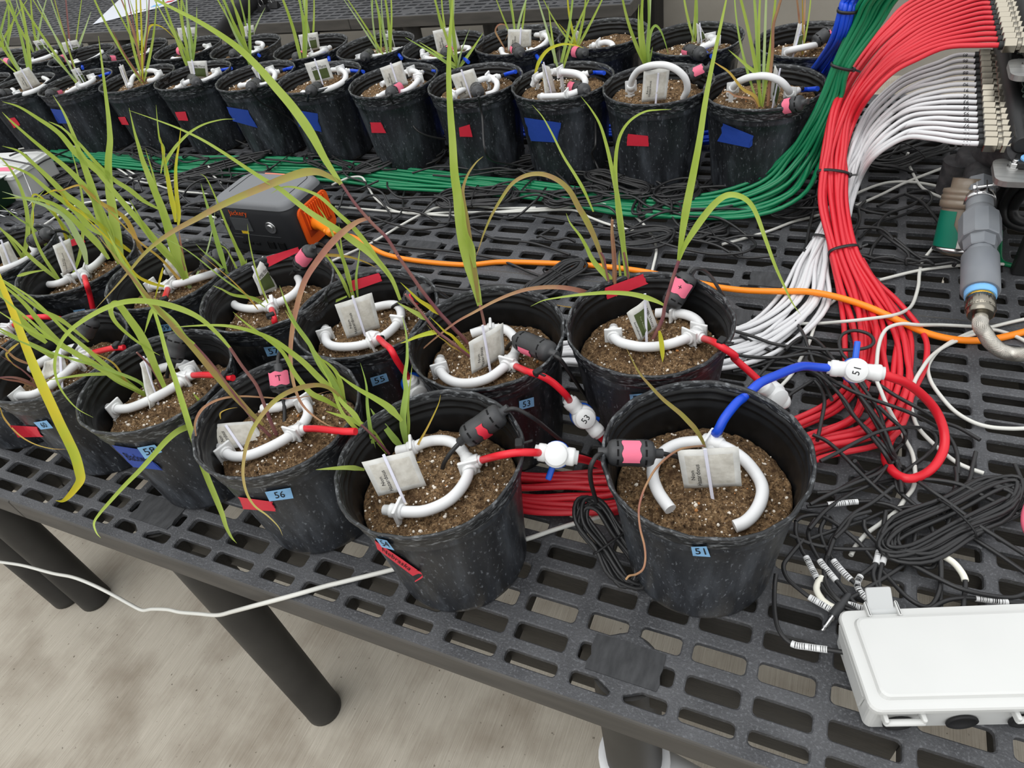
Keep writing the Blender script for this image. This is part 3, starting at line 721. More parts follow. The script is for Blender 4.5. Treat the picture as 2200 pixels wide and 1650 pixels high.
fd = [b_] + [U(*g51((1045, 385))[0], .195), U(*g51((1090, 300))[0], .208), U(*g51((1165, 205))[0], .214)]
mb = MB(); tube(mb, spline(fd + [U(*g51((1215, 165))[0], .213)], 8), .0062, 12); mb.build('feed_tube', M['blue'], rt)
ring('54', g54((480, 898), (570, 905), (680, 900), (790, 862), (880, 805), (950, 725), (988, 645), (990, 570), (962, 500), (915, 445), (845, 412), (760, 408), (680, 425), (600, 460), (500, 482)), g54((1015, 565), (1082, 545)), [rimP('54', *g54((1200, 515))[0], -.004), rimP('54', *g54((1330, 493))[0], .003), U(*g54((1440, 492))[0], .222), U(*g54((1505, 495))[0], .205)], clips=(.03, .93), group=GR)
ring('53', g53((470, 1215), (468, 1290), (520, 1370), (610, 1425), (730, 1450), (880, 1440), (1050, 1385), (1200, 1280), (1310, 1170), (1365, 1060), (1365, 960), (1320, 875), (1230, 810), (1100, 805), (950, 830), (840, 865)), g53((1290, 1200), (1370, 1250)), [rimP('53', *g53((1500, 1310))[0], -.004), rimP('53', *g53((1640, 1350))[0], .004), U(*g53((1800, 1440))[0], .215), U(*g53((1950, 1580))[0], .19), U(*g_b2((1470, 935))[0], .165)], clips=(.07, .88), group=GR)
ring('52', g52((650, 850), (655, 905), (730, 965), (860, 1000), (1000, 1020), (1200, 1010), (1400, 960), (1560, 895), (1655, 825), (1670, 755), (1600, 680), (1480, 632), (1300, 616), (1150, 620)), g52((1620, 890), (1715, 920)), [rimP('52', *g52((1830, 960))[0], -.004), rimP('52', *g52((1930, 1020))[0], .004), U(*g52((2080, 1120))[0], .215), U(*g_b3((330, 660))[0], .20), U(*g_b3((420, 740))[0], .18), U(*g_b3((500, 815))[0], .16)], clips=(.06, .62, .9), group=GR)
ring('56', g_b1((1440, 1255), (1500, 1290), (1600, 1285), (1720, 1240), (1850, 1170), (1945, 1090), (1985, 1010), (1960, 950), (1900, 932), (1800, 970), (1690, 985)), g_b1((1900, 1130), (1965, 1112)), [U(*g_b1((2050, 1113))[0], .205), rimP('56', *g_b1((2190, 1128))[0], .0), rimP('56', *g_b1((2290, 1130))[0], .006)], clips=(.02, .72), group=GR)
ring('58', g_b1((740, 980), (780, 985), (850, 975), (960, 930), (1080, 868), (1180, 800), (1222, 740), (1190, 695), (1080, 712), (980, 742)), g_b1((1190, 775), (1245, 768)), [U(*g_b1((1310, 765))[0], .205), rimP('58', *g_b1((1410, 770))[0], .0), rimP('58', *g_b1((1500, 785))[0], .005)], clips=(.03, .7), group=GR)
ring('60', g_b1((110, 905), (150, 900), (230, 888), (330, 830), (450, 730), (535, 660), (535, 615), (480, 590), (330, 650), (190, 730)), g_b1((540, 640), (590, 625)), [U(*g_b1((640, 612))[0], .205), rimP('60', *g_b1((735, 592))[0], .002), rimP('60', *g_b1((800, 590))[0], .002)], clips=(.04, .5), group=GR)
ring('57', g_b1((1835, 128), (1900, 122), (1932, 185), (1880, 255), (1760, 312), (1640, 340), (1530, 325), (1487, 280), (1505, 240), (1560, 215)), g_b1((1735, 318), (1750, 345)), [rimP('57', *g_b1((1762, 395))[0], .004), U(*g_b1((1780, 470))[0], .20), U(*g_b1((1810, 570))[0], .16), U(*g_b1((1840, 650))[0], .13)], clips=(.45, .8), group=GR)
ring('59', g_b1((1390, 108), (1250, 150), (1130, 182), (1020, 195), (945, 182), (938, 150), (1000, 112), (1080, 100)), g_b1((1082, 190), (1080, 215)), [rimP('59', *g_b1((1062, 275))[0], .004), U(*g_b1((1070, 340))[0], .205), U(*g_b1((1110, 440))[0], .17)], clips=(.5,), group=GR)
ring('61', g_b1((670, 5), (600, 68), (480, 130), (380, 175), (300, 182), (275, 152), (340, 115)), g_b1((540, 118), (545, 135)), [rimP('61', *g_b1((555, 175))[0], .004), U(*g_b1((575, 240))[0], .205), U(*g_b1((600, 345))[0], .17)], clips=(.4,), group=GR)
ring('55', [(700, 712), (702, 735), (725, 745), (775, 742), (820, 725), (850, 700), (862, 675), (850, 655), (815, 658), (780, 670)], g_b2((205, 520), (235, 525)), [U(*g_b2((275, 565))[0], .205), rimP('55', *g_b2((315, 600))[0], .004), U(*g_b2((360, 680))[0], .21), U(*g_b2((430, 780))[0], .17), U(*g_b2((450, 805))[0], .16)], clips=(.05, .6), group=GR)
ring('63', [(-30, 590), (10, 578), (50, 562), (75, 545), (70, 530)], None, clips=(), group=GR, plug=False)
ring('62', [(-20, 712), (10, 712), (28, 700), (30, 685), (15, 676), (-10, 680)], g_b1((60, 470), (90, 450)), [U(*g_b1((140, 405))[0], .205), rimP('62', *g_b1((215, 395))[0], .0), rimP('62', *g_b1((300, 392))[0], .004), U(*g_b1((390, 405))[0], .21)], clips=(.3,), group=GR)
GB = 'white drip rings in the back rows'
def feedb(k, *px):                             # a short blue tube leaving a back-row ring over the rim
    return [U(u, v, PH * 1.06 - .02 + .012 * i) for i, (u, v) in enumerate(px)]
ring('b10', g_a3((305, 600), (340, 540), (420, 500), (530, 490), (620, 520), (672, 570), (695, 620)), g_a3((690, 605), (745, 580)), feedb('b10', *g_a3((800, 578), (865, 572))), 'blue', clips=(.1,), group=GB)
ring('b9', g_a2((1862, 580), (1868, 515), (1905, 460), (1960, 430), (2030, 418), (2100, 424), (2165, 455), (2215, 510), (2225, 575), (2200, 635)), None, group=GB, clips=(.05,))
ring('b8', g_a2((1300, 622), (1450, 612), (1550, 570), (1565, 510), (1500, 470), (1370, 465), (1260, 500), (1230, 550)), g_a2((1545, 490), (1590, 470)), feedb('b8', *g_a2((1640, 468), (1690, 470))), 'blue', clips=(.15, .9), group=GB)
ring('b7', g_a2((700, 640), (740, 600), (830, 550), (900, 512), (960, 505), (1000, 535), (985, 590), (930, 612)), g_a2((985, 505), (1020, 492)), feedb('b7', *g_a2((1070, 475), (1120, 462))), 'blue', clips=(.1,), group=GB)
ring('b6', g_a2((245, 622), (280, 600), (330, 590), (400, 592), (470, 545), (500, 490), (470, 460), (400, 470), (255, 545)), g_a2((490, 480), (530, 462)), feedb('b6', *g_a2((575, 455), (612, 457))), 'blue', clips=(.6,), group=GB)
ring('b5', g_a1((1960, 600), (2050, 590), (2150, 560), (2215, 520), (2225, 475), (2190, 450), (2140, 450)), g_a1((2220, 465), (2255, 455)), feedb('b5', *g_a1((2300, 458), (2340, 462))), 'blue', clips=(.1,), group=GB)
ring('b4', g_a1((1555, 552), (1600, 545), (1690, 548), (1755, 520), (1770, 475), (1740, 455), (1690, 462)), g_a1((1765, 470), (1800, 460)), feedb('b4', *g_a1((1850, 445), (1890, 435))), 'blue', clips=(.2,), group=GB)
ring('b3', g_a1((1150, 565), (1220, 525), (1310, 522), (1375, 492), (1400, 468), (1370, 455)), g_a1((1390, 470), (1405, 460)), feedb('b3', *g_a1((1440, 450), (1490, 440))), 'blue', clips=(.1,), group=GB)
ring('b2', g_a1((840, 545), (860, 495), (920, 460), (985, 455), (1025, 475), (1000, 510), (960, 520)), None, clips=(.7,), group=GB)
ring('b1', g_a1((440, 597), (500, 562), (560, 542), (605, 512), (580, 498)), g_a1((600, 505), (625, 500)), feedb('b1', *g_a1((670, 482), (710, 470))), 'blue', clips=(.3,), group=GB)
ring('b0', g_a1((85, 582), (115, 610), (200, 592), (270, 562), (312, 522), (280, 500)), None, clips=(.2,), group=GB)
ring('c1', g_a1((165, 412), (230, 392), (300, 370), (360, 342), (350, 325)), None, clips=(.2,), group=GB)
ring('c2', g_a1((440, 402), (520, 408), (600, 382), (655, 345), (655, 320)), g_a1((505, 405), (525, 415)), feedb('c2', *g_a1((530, 425), (532, 440))), 'blue', clips=(.2,), group=GB)
ring('c3', g_a1((830, 392), (890, 375), (950, 345), (965, 320)), None, clips=(.5,), group=GB)
ring('c4', g_a1((1120, 382), (1200, 378), (1290, 350), (1345, 312), (1310, 290)), None, clips=(.8,), group=GB)
ring('c5', g_a1((1560, 372), (1620, 350), (1680, 312), (1690, 282), (1640, 275)), g_a1((1630, 345), (1640, 352)), feedb('c5', *g_a1((1650, 345), (1670, 358))), 'blue', clips=(.2,), group=GB)
ring('c6', g_a1((1980, 372), (2060, 342), (2125, 305)), g_a1((2080, 335), (2090, 345)), feedb('c6', *g_a1((2115, 365), (2120, 395))), 'blue', clips=(.2,), group=GB)
ring('c7', g_a2((110, 378), (150, 370), (250, 360), (350, 340), (392, 315)), g_a2((340, 345), (350, 345)), feedb('c7', *g_a2((365, 350), (385, 375))), 'blue', clips=(.1,), group=GB)
ring('c8', g_a2((520, 335), (530, 370), (620, 385), (720, 362), (800, 345), (822, 312), (780, 305)), g_a2((740, 365), (755, 372)), feedb('c8', *g_a2((790, 380), (815, 400))), 'blue', clips=(.2,), group=GB)
ring('c9', g_a2((1030, 325), (1045, 355), (1110, 365), (1200, 345), (1285, 300), (1328, 255), (1310, 230), (1250, 225)), g_a2((1225, 330), (1240, 340)), feedb('c9', *g_a2((1262, 370), (1280, 395))), 'blue', clips=(.9,), group=GB)
ring('c10', g_a2((1630, 292), (1700, 272), (1745, 290), (1720, 325), (1640, 355)), None, clips=(.1,), group=GB)
ring('c11', g_a3((0, 365), (60, 345), (120, 308), (195, 280), (200, 255), (145, 235)), g_a3((130, 305), (135, 325)), feedb('c11', *g_a3((150, 345), (185, 365))), 'blue', clips=(.9,), group=GB)
ring('c12', g_a3((665, 345), (700, 322), (800, 300), (860, 290)), None, clips=(.1,), group=GB)

# ------------------------------------------------------------------ sachets on stakes
def sachet(key, quad, st, face, yaw=0.0, tilt=.25, crumple=.0, text=True):
    p = POTS[key]; (t0, t1) = st
    base = soilP(p, *t1, .0)
    n = Vector((CP.x - base.x, CP.y - base.y, 0)).normalized(); a = math.radians(yaw)
    n = Vector((n.x * math.cos(a) - n.y * math.sin(a), n.x * math.sin(a) + n.y * math.cos(a), 0)); n = (n + Vector((0, 0, tilt))).normalized()
    root = empty('pest_control_sachet', base, ('white sachet, printed back showing, in the ' if face == 'b' else 'white sachet with green print in the ') + PHR[key], 'sachet', 'paper sachets on stakes')
    rd = random.Random(key)
    nx, ny = 10, 8
    C4 = [UP(u, v, base, n) for u, v in quad]
    Wd = (C4[1] - C4[0]).length; Ht = (C4[3] - C4[0]).length
    def S(a, b_, off):
        P = (C4[0] * (1 - a) + C4[1] * a) * (1 - b_) + (C4[3] * (1 - a) + C4[2] * a) * b_
        e = max(0.0, min(1, min(a, 1 - a, b_, 1 - b_) / .14 - .35)); e = min(1, e)
        bul = .0032 * e * e * (3 - 2 * e)
        wv = .0022 * noise.noise(Vector((a * 3, b_ * 3, rd_seed))) + crumple * noise.noise(Vector((a * 4.5, b_ * 4.5, rd_seed + 3)))
        return P + n * (off * (.0008 + bul) + wv)
    rd_seed = rd.random() * 20
    V = []; Fc = []
    for off in (1, -1):
        for j in range(ny + 1):
            for i in range(nx + 1): V.append(S(i / nx, j / ny, off))
    m_ = (nx + 1) * (ny + 1); mats = []
    mb = MB()
    for j in range(ny):
        for i in range(nx):
            k = j * (nx + 1) + i; inner = 1 <= i < nx - 1 and 1 <= j < ny - 1
            Fc.append((k, k + nx + 1, k + nx + 2, k + 1)); mats.append(1 if inner else 0)
            Fc.append((k + m_, k + m_ + 1, k + m_ + nx + 2, k + m_ + nx + 1)); mats.append(0)
    ed = [i for i in range(nx + 1)] + [j * (nx + 1) + nx for j in range(1, ny + 1)] + [ny * (nx + 1) + i for i in range(nx - 1, -1, -1)] + [j * (nx + 1) for j in range(ny - 1, 0, -1)]
    for a_ in range(len(ed)):
        q = (a_ + 1) % len(ed); Fc.append((ed[a_], ed[q], ed[q] + m_, ed[a_] + m_)); mats.append(0)
    mb.v = [tuple(v) for v in V]; mb.f = Fc; mb.m = mats; mb.s = [True] * len(Fc)
    po = mb.build('pouch', [M['paper'], M['fill'] if face == 'b' else M['paper']], root)
    def print_quad(a0, a1, b0, b1, mt, nm, nu=6, nv=6):
        V = [S(a0 + (a1 - a0) * i / nu, b0 + (b1 - b0) * j / nv, 1) + n * .0007 for j in range(nv + 1) for i in range(nu + 1)]
        sub(nm, MB().add(V, [(j * (nu + 1) + i, (j + 1) * (nu + 1) + i, (j + 1) * (nu + 1) + i + 1, j * (nu + 1) + i + 1) for j in range(nv) for i in range(nu)]), mt, po, root)
    def print_text(s, a0, a1, b0, b1, rot, mt, nm):
        v, f = text_geo(s); xs = [q[0] for q in v]; ys = [q[1] for q in v]; V = []
        for x, y in v:
            X = (x - min(xs)) / (max(xs) - min(xs)); Y = (y - min(ys)) / (max(ys) - min(ys))
            if rot == 90: a, b_ = a0 + (a1 - a0) * (1 - Y), b1 + (b0 - b1) * X            # reads upwards
            elif rot == -90: a, b_ = a0 + (a1 - a0) * Y, b0 + (b1 - b0) * X               # reads downwards
            else: a, b_ = a0 + (a1 - a0) * X, b0 + (b1 - b0) * (1 - Y)
            V.append(S(a, b_, 1) + n * .0013)
        sub(nm, MB().add(V, f, 0, False), mt, po, root)
    if text:
        if face == 'b':
            print_text('Non', .165, .235, .48, .72, 90, M['ink'], 'printed_word'); print_text('Hazardous', .255, .335, .32, .92 if p.front else .82, 90, M['ink'], 'printed_word')
        elif face == 'f':
            print_quad(.22, .70, .16, .93, M['green_print'], 'green_panel'); print_text('AMBLYforce', .74, .86, .12, .86, -90, M['ink'], 'printed_word')
            print_text('BeneficialInsectary', .08, .17, .36, .95, -90, M['ink'], 'printed_word'); print_text('For Release', .40, .46, .3, .8, -90, M['paleink'], 'printed_word')
        else:
            print_quad(.2, .86, .40, .88, M['green_print'], 'green_panel'); print_text('AMBLYforce', .2, .86, .22, .36, 0, M['ink'], 'printed_word')
    A = UP(*t0, base + n * .0062, n); B = UP(*t1, base + n * .0035, n); d = (B - A).normalized(); B = B + d * .02
    sd = d.cross(n).normalized(); L = (B - A).length; mb = MB()
    box(mb, (A + B) / 2, (.0042 if p.front else .0046, .0016, L), 0, axes=(sd, n, d), bev=.0005); mb.build('stake', M['stake'], root)
    return root
sachet('51', g51((780, 515), (1182, 490), (1203, 745), (825, 760)), g51((960, 500), (1010, 822)), 'b')
sachet('54', g54((248, 560), (600, 478), (700, 722), (365, 795)), g54((400, 505), (545, 832)), 'b', tilt=.6)
sachet('53', g53((808, 965), (1215, 735), (1228, 1130), (850, 1340)), g53((970, 760), (1062, 1292)), 'b', yaw=25)
sachet('52', g52((805, 620), (1050, 445), (1172, 775), (950, 965)), g52((1020, 388), (1040, 950)), 'f', yaw=20)
sachet('55', [(719, 655), (799, 629), (817, 704), (746, 728)], [(757, 635), (785, 722)], 'b')
sachet('56', g_b1((1305, 1090), (1625, 1062), (1720, 1200), (1400, 1258)), g_b1((1452, 1088), (1560, 1245)), 'b', tilt=1.2)
sachet('58', g_b1((902, 690), (950, 650), (1012, 950), (965, 985)), g_b1((925, 645), (1020, 950)), 'b', yaw=62, text=False)
sachet('60', g_b1((290, 680), (405, 630), (435, 730), (250, 815)), g_b1((385, 600), (400, 850)), 'b', crumple=.009, text=False, tilt=.8)
sachet('57', [(543, 594), (564, 550), (597, 622), (560, 634)], [(542, 571), (572, 640)], 'g', yaw=40)
sachet('59', gl((880, 1180), (965, 1020), (1120, 1300), (970, 1340)), gl((935, 1015), (1040, 1300)), 'b', crumple=.008, text=False)
sachet('61', [(113, 528), (150, 512), (164, 578), (136, 592)], [(128, 508), (178, 612)], 'b', yaw=20)
sachet('63', [(-6, 528), (18, 518), (40, 560), (10, 580)], [(2, 515), (28, 585)], 'b', text=False)
for k, q, st, fc, yw in (('b0', g_a1((85, 470), (185, 430), (265, 545), (150, 590)), g_a1((130, 435), (215, 580)), 'b', 10), ('b1', g_a1((455, 450), (508, 435), (568, 545), (530, 557)), g_a1((480, 432), (560, 565)), 'g', 40),
                         ('b2', g_a1((765, 430), (792, 415), (842, 565), (818, 572)), g_a1((772, 412), (835, 580)), 'b', 60), ('b3', g_a1((1205, 395), (1330, 390), (1345, 510), (1235, 500)), g_a1((1235, 385), (1262, 520)), 'g', 0),
                         ('b4', g_a1((1620, 440), (1655, 390), (1710, 540), (1688, 552)), g_a1((1640, 395), (1690, 560)), 'g', 55), ('b5', g_a1((1960, 410), (2105, 375), (2150, 505), (2010, 540)), g_a1((2025, 378), (2080, 545)), 'g', 0),
                         ('b6', g_a2((245, 440), (385, 390), (430, 545), (295, 575)), g_a2((315, 405), (375, 590)), 'b', 0), ('b7', g_a2((700, 485), (850, 440), (900, 580), (770, 650)), g_a2((770, 448), (835, 635)), 'b', 0),
                         ('b8', g_a2((1290, 412), (1338, 430), (1382, 600), (1310, 612)), g_a2((1300, 400), (1360, 640)), 'b', 50), ('b9', g_a2((1945, 460), (2115, 430), (2090, 640), (1930, 660)), g_a2((2040, 470), (2022, 665)), 'b', 0),
                         ('b10', g_a3((590, 420), (637, 520), (590, 710), (558, 605)), g_a3((625, 440), (575, 690)), 'g', 50), ('c1', g_a1((210, 265), (290, 250), (332, 340), (255, 332)), g_a1((265, 250), (300, 345)), 'g', 0),
                         ('c2', g_a1((395, 275), (495, 255), (548, 360), (440, 390)), g_a1((440, 250), (490, 395)), 'g', 0), ('c3', g_a1((882, 200), (905, 192), (928, 310), (905, 318)), g_a1((895, 190), (915, 330)), 'g', 60),
                         ('c4', g_a1((1140, 180), (1260, 175), (1287, 320), (1165, 312)), g_a1((1190, 168), (1230, 330)), 'g', 0), ('c5', g_a1((1570, 170), (1632, 160), (1645, 270), (1590, 290)), g_a1((1590, 150), (1625, 300)), 'g', 30),
                         ('c6', g_a1((1920, 225), (2045, 205), (2062, 315), (1945, 340)), g_a1((1970, 200), (2010, 345)), 'g', 0), ('c7', g_a2((262, 215), (325, 220), (347, 310), (285, 318)), g_a2((295, 198), (320, 325)), 'g', 30),
                         ('c8', g_a2((585, 200), (725, 170), (768, 320), (620, 350)), g_a2((660, 175), (705, 352)), 'b', 0), ('c9', g_a2((1070, 188), (1222, 190), (1220, 300), (1070, 332)), g_a2((1155, 178), (1145, 335)), 'b', 0),
                         ('c10', g_a2((1495, 190), (1525, 200), (1540, 280), (1515, 290)), g_a2((1505, 188), (1530, 300)), 'b', 60), ('c11', g_a3((85, 148), (112, 170), (152, 250), (92, 290)), g_a3((105, 148), (120, 300)), 'g', 35), ('c12', g_a3((740, 150), (782, 160), (770, 300), (690, 380)), g_a3((765, 150), (700, 390)), 'g', 30)):
    sachet(k, q, st, fc, yw, tilt=.1)

# ------------------------------------------------------------------ soil sensors
def sensor(key, a, b_, za, zb, cables=(), tapeq=None, tcol='pinktape', rad=.017, name=None, text=None, lab=None):
    A = U(*a, za); B = U(*b_, zb); d = (B - A).normalized(); L = (B - A).length
    root = empty('soil_sensor', (A + B) / 2, lab or 'black capsule soil sensor in the ' + PHR[key], 'sensor', 'black capsule sensors')
    r = rad; mb = MB(); e = r * .42
    pr = [(r * .32, -.012), (r * .36, -.011), (r * .36, -.002), (r * .55, 0), (r * .80, .0012), (r * .94, .005), (r * 1.0, .010), (r * 1.0, L * .38), (r * .975, L * .40), (r * .975, L * .60), (r * 1.0, L * .62), (r * 1.0, L - .010), (r * .94, L - .005), (r * .80, L - .0012), (r * .55, L), (r * .36, L + .002), (r * .36, L + .010), (r * .3, L + .011)]
    lathe(mb, pr, 22, 0, A, None, d); body = mb.build('body', M['sensor'], root)
    e1 = d.orthogonal().normalized(); toC = (CP - A); toC = (toC - d * toC.dot(d)).normalized(); sd = d.cross(toC)
    for t in (.2, .8):
        for an in (-.75, .0, .75, 1.5, -1.5, 2.4, -2.4):
            nn = toC * math.cos(an) + sd * math.sin(an); tt = d.cross(nn); m2 = MB()
            box(m2, A + d * (L * t) + nn * (r * .985), (.0085, .0024, .001), axes=(tt, d, nn)); sub('slot', m2, M['slot'], body, root)
    if tapeq:
        t0, t1, a0, a1 = tapeq; V = []; Fc = []; nu, nv = 10, 4
        for off in (.0009, .0003):
            for j in range(nv + 1):
                for i in range(nu + 1):
                    an = a0 + (a1 - a0) * i / nu; t = t0 + (t1 - t0) * j / nv; nn = toC * math.cos(an) + sd * math.sin(an); V.append(A + d * (L * t + (.0012 * math.sin(i * 5 + j) if j in (0, nv) else 0)) + nn * (r + off))
        m_ = (nu + 1) * (nv + 1)
        for j in range(nv):
            for i in range(nu): k = j * (nu + 1) + i; Fc += [(k, k + 1, k + nu + 2, k + nu + 1), (k + m_, k + m_ + nu + 1, k + m_ + nu + 2, k + m_ + 1)]
        to = MB().add(V, Fc).build('tag_tape', M[tcol], root)
        if text:
            v, f = text_geo(text); V = []
            for x, y in v:
                an = (a0 + a1) / 2 + x * .011 / r * text_sx; t = (t0 + t1) / 2 - y * .013 / L * text_sx; nn = toC * math.cos(an) + sd * math.sin(an); V.append(A + d * (L * t) + nn * (r + .0014))
            sub('writing', MB().add(V, f, 0, False), M['ink'], to, root)
    for c in cables:
        mb = MB(); tube(mb, spline(c, 8), .0031, 8); mb.build('cable', M['cable'], root)
    return root
text_sx = 1.0
Z = lambda L_: [U(u, v, z) for u, v, z in L_]
def zz(g, *t): return [g((x, y))[0] + (z,) for x, y, z in t]
sensor('51', g51((322, 526))[0], g51((628, 532))[0], .222, .215, (Z(zz(g51, (300, 535, .222), (250, 550, .230), (212, 620, .222), (210, 700, .18), (228, 780, .13), (250, 850, .10))), Z(zz(g51, (640, 528, .21), (720, 540, .2), (800, 560, .165)))), (.30, .68, -1.0, .75), text=None, rad=.0172)
sensor('54', g54((1222, 216))[0], g54((965, 395))[0], .232, .205, (Z(zz(g54, (1240, 205, .236), (1320, 190, .24), (1450, 260, .215), (1600, 380, .15), (1740, 490, .09), (1880, 545, .03))), Z(zz(g54, (935, 420, .203), (880, 480, .195), (825, 560, .18), (800, 645, .158)))), (.42, .60, -1.4, .2), 'redtape', rad=.0172)
sensor('53', g53((1790, 1092))[0], g53((1395, 935))[0], .222, .205, (Z(zz(g53, (1800, 1110, .224), (1900, 1180, .22), (2050, 1400, .16), (2180, 1590, .08), (2260, 1700, .02))), Z(zz(g53, (1390, 945, .2), (1310, 975, .19), (1240, 1060, .158)))), (.40, .75, -1.7, -.6), 'pinktape', rad=.0168)
sensor('52', g52((1545, 165))[0], g52((1312, 535))[0], .235, .195, (Z(zz(g52, (1560, 150, .24), (1610, 100, .245), (1700, 110, .235), (1800, 190, .2), (1880, 310, .13), (1950, 420, .05))), Z(zz(g52, (1290, 560, .185), (1240, 620, .175), (1170, 720, .158)))), (.22, .62, -.9, 1.1), text='+', rad=.0172)
sensor('56', g_b1((1795, 742))[0], g_b1((1815, 875))[0], .225, .2, (Z(zz(g_b1, (1790, 712, .228), (1790, 660, .23), (1805, 620, .22), (1850, 585, .19))), Z(zz(g_b1, (1822, 905, .19), (1832, 1000, .175), (1830, 1130, .156)))), (.02, .66, -.85, 1.1), text="T'", rad=.0168)
sensor('58', g_b1((1150, 510))[0], g_b1((1112, 680))[0], .235, .2, (Z(zz(g_b1, (1160, 480, .238), (1185, 460, .235), (1230, 455, .2), (1290, 470, .12))), Z(zz(g_b1, (1090, 705, .19), (1078, 760, .175), (1072, 830, .157)))), rad=.0168)
sensor('60', g_b1((595, 405))[0], g_b1((530, 535))[0], .235, .205, (Z(zz(g_b1, (605, 380, .238), (640, 360, .23), (700, 380, .15))), Z(zz(g_b1, (490, 570, .195), (460, 620, .18), (448, 700, .157)))), rad=.0158)
sensor('55', g_b2((555, 225))[0], g_b2((425, 275))[0], .225, .205, (Z(zz(g_b2, (580, 215, .227), (630, 235, .22), (690, 275, .16), (760, 330, .06))), Z(zz(g_b2, (395, 290, .2), (340, 320, .18), (300, 345, .158)))), (.5, .62, -1.2, .4), 'redtape', rad=.0158)
sensor('57', gps((1455, 1140))[0], gps((1290, 1350))[0], .238, .2, (Z(zz(gps, (1490, 1090, .24), (1560, 1060, .235), (1650, 1120, .15), (1700, 1250, .05))), Z(zz(gps, (1235, 1420, .19), (1150, 1500, .175), (1090, 1630, .157)))), (.1, .62, -.9, 1.2), rad=.0158)
sensor('59', gl((1430, 1080))[0], gl((1275, 1185))[0], .225, .205, (Z(zz(gl, (1480, 1050, .228), (1550, 1030, .21), (1640, 1080, .12))), Z(zz(gl, (1235, 1215, .2), (1190, 1245, .18), (1140, 1285, .157)))), rad=.0158)
sensor('61', gl((470, 860))[0], gl((310, 985))[0], .225, .205, (Z(zz(gl, (510, 830, .228), (600, 770, .21), (760, 740, .12), (900, 900, .03))), Z(zz(gl, (260, 1040, .19), (210, 1080, .175), (180, 1150, .157)))), rad=.0158)
sensor('63', g_a1((320, 1500))[0], g_a1((205, 1560))[0], .23, .205, (Z(zz(g_a1, (350, 1490, .23), (420, 1495, .2), (500, 1560, .1))),), rad=.0158)
HB = PH * 1.06
for k, a, b_, tp, cb in (
    ('b0', (0, 605), (70, 600), None, ()), ('b1', (318, 608), (372, 592), (.4, .95, -.2, 1.6), ((300, 612), (278, 640), (285, 670), (330, 740), (440, 880))),
    ('b3', (1272, 535), (1235, 508), None, ((1285, 545), (1330, 590), (1368, 700), (1366, 780), (1420, 850), (1600, 940))), ('b4', (1612, 568), (1660, 530), None, ((1605, 575), (1680, 660), (1800, 720), (1900, 790), (1990, 890), (2040, 960))),
    ('b5', (1995, 590), (2055, 560), None, ((1985, 600), (1980, 690), (2010, 800), (2040, 880), (2045, 930)))):
    A = g_a1(a)[0]; B = g_a1(b_)[0]; n = len(cb)
    sensor(k, A, B, HB + .004, HB - .012, (([U(*g_a1(q)[0], (HB + .008) * (1 - (i / (n - 1)) ** .9) + .006) for i, q in enumerate(cb)],) if cb else ()), tp, rad=.017)
for k, a, b_, tp, cb in (
    ('b6', (312, 602), (365, 568), (.3, .95, -.8, 1.0), ((300, 615), (345, 680), (420, 750), (500, 850), (650, 895), (860, 905), (905, 940))), ('b7', (880, 598), (862, 560), None, ((880, 620), (905, 750), (920, 950), (965, 1030), (1100, 1060), (1350, 1090))),
    ('b8', (1570, 585), (1490, 558), (.55, .95, -.9, .6), ((1592, 600), (1615, 650), (1632, 760), (1635, 930), (1612, 990), (1650, 1080), (1740, 1310))), ('c7', (148, 372), (185, 345), None, ((145, 385), (150, 420))),
    ('c8', (668, 345), (690, 325), (.1, .8, -.9, 1.1), ()), ('c9', (1150, 345), (1118, 312), (.5, .9, -1.2, -.2), ((1158, 360), (1165, 440))), ('c10', (1560, 345), (1510, 335), (.3, .9, -.9, .9), ())):
    A = g_a2(a)[0]; B = g_a2(b_)[0]; n = len(cb)
    sensor(k, A, B, HB + .004, HB - .012, (([U(*g_a2(q)[0], (HB + .008) * (1 - (i / (n - 1)) ** .9) + .006) for i, q in enumerate(cb)],) if cb else ()), tp, rad=.017)
for k, a, b_, tp, cb in (('b9', (140, 445), (20, 500), (.05, .55, -.4, .9), ((155, 430), (170, 390), (130, 370), (110, 375))), ('b10', (770, 662), (640, 690), (.45, .8, -1.0, 1.0), ((790, 655), (850, 640), (890, 700))), ('c11', (118, 352), (25, 325), (.55, .95, -1.2, -.1), ((125, 358), (155, 390), (160, 420))), ('c12', (945, 205), (845, 275), (.1, .2, -1, .2), ())):
    A = g_a3(a)[0]; B = g_a3(b_)[0]; n = len(cb)
    sensor(k, A, B, HB + .008, HB - .008, (([U(*g_a3(q)[0], (HB + .008) * (1 - .6 * (i / (n - 1)) ** .9) + .006) for i, q in enumerate(cb)],) if cb else ()), tp, rad=.0172)
for k, a, b_, tp in (('c1', (85, 405), (30, 395), (.1, .6, -.6, 1.0)), ('c2', (372, 395), (405, 378), (.4, .95, -.9, .9)), ('c3', (670, 380), (750, 380), (.4, .8, -.8, .8)), ('c4', (1210, 340), (1160, 330), (.5, .9, -.8, .8)), ('c5', (1500, 352), (1535, 335), (.5, .9, -1.5, -.3)), ('c6', (1905, 372), (1950, 355), (.4, .9, -.9, .9))):
    sensor(k, g_a1(a)[0], g_a1(b_)[0], HB + .0, HB - .016, (), tp, rad=.017)

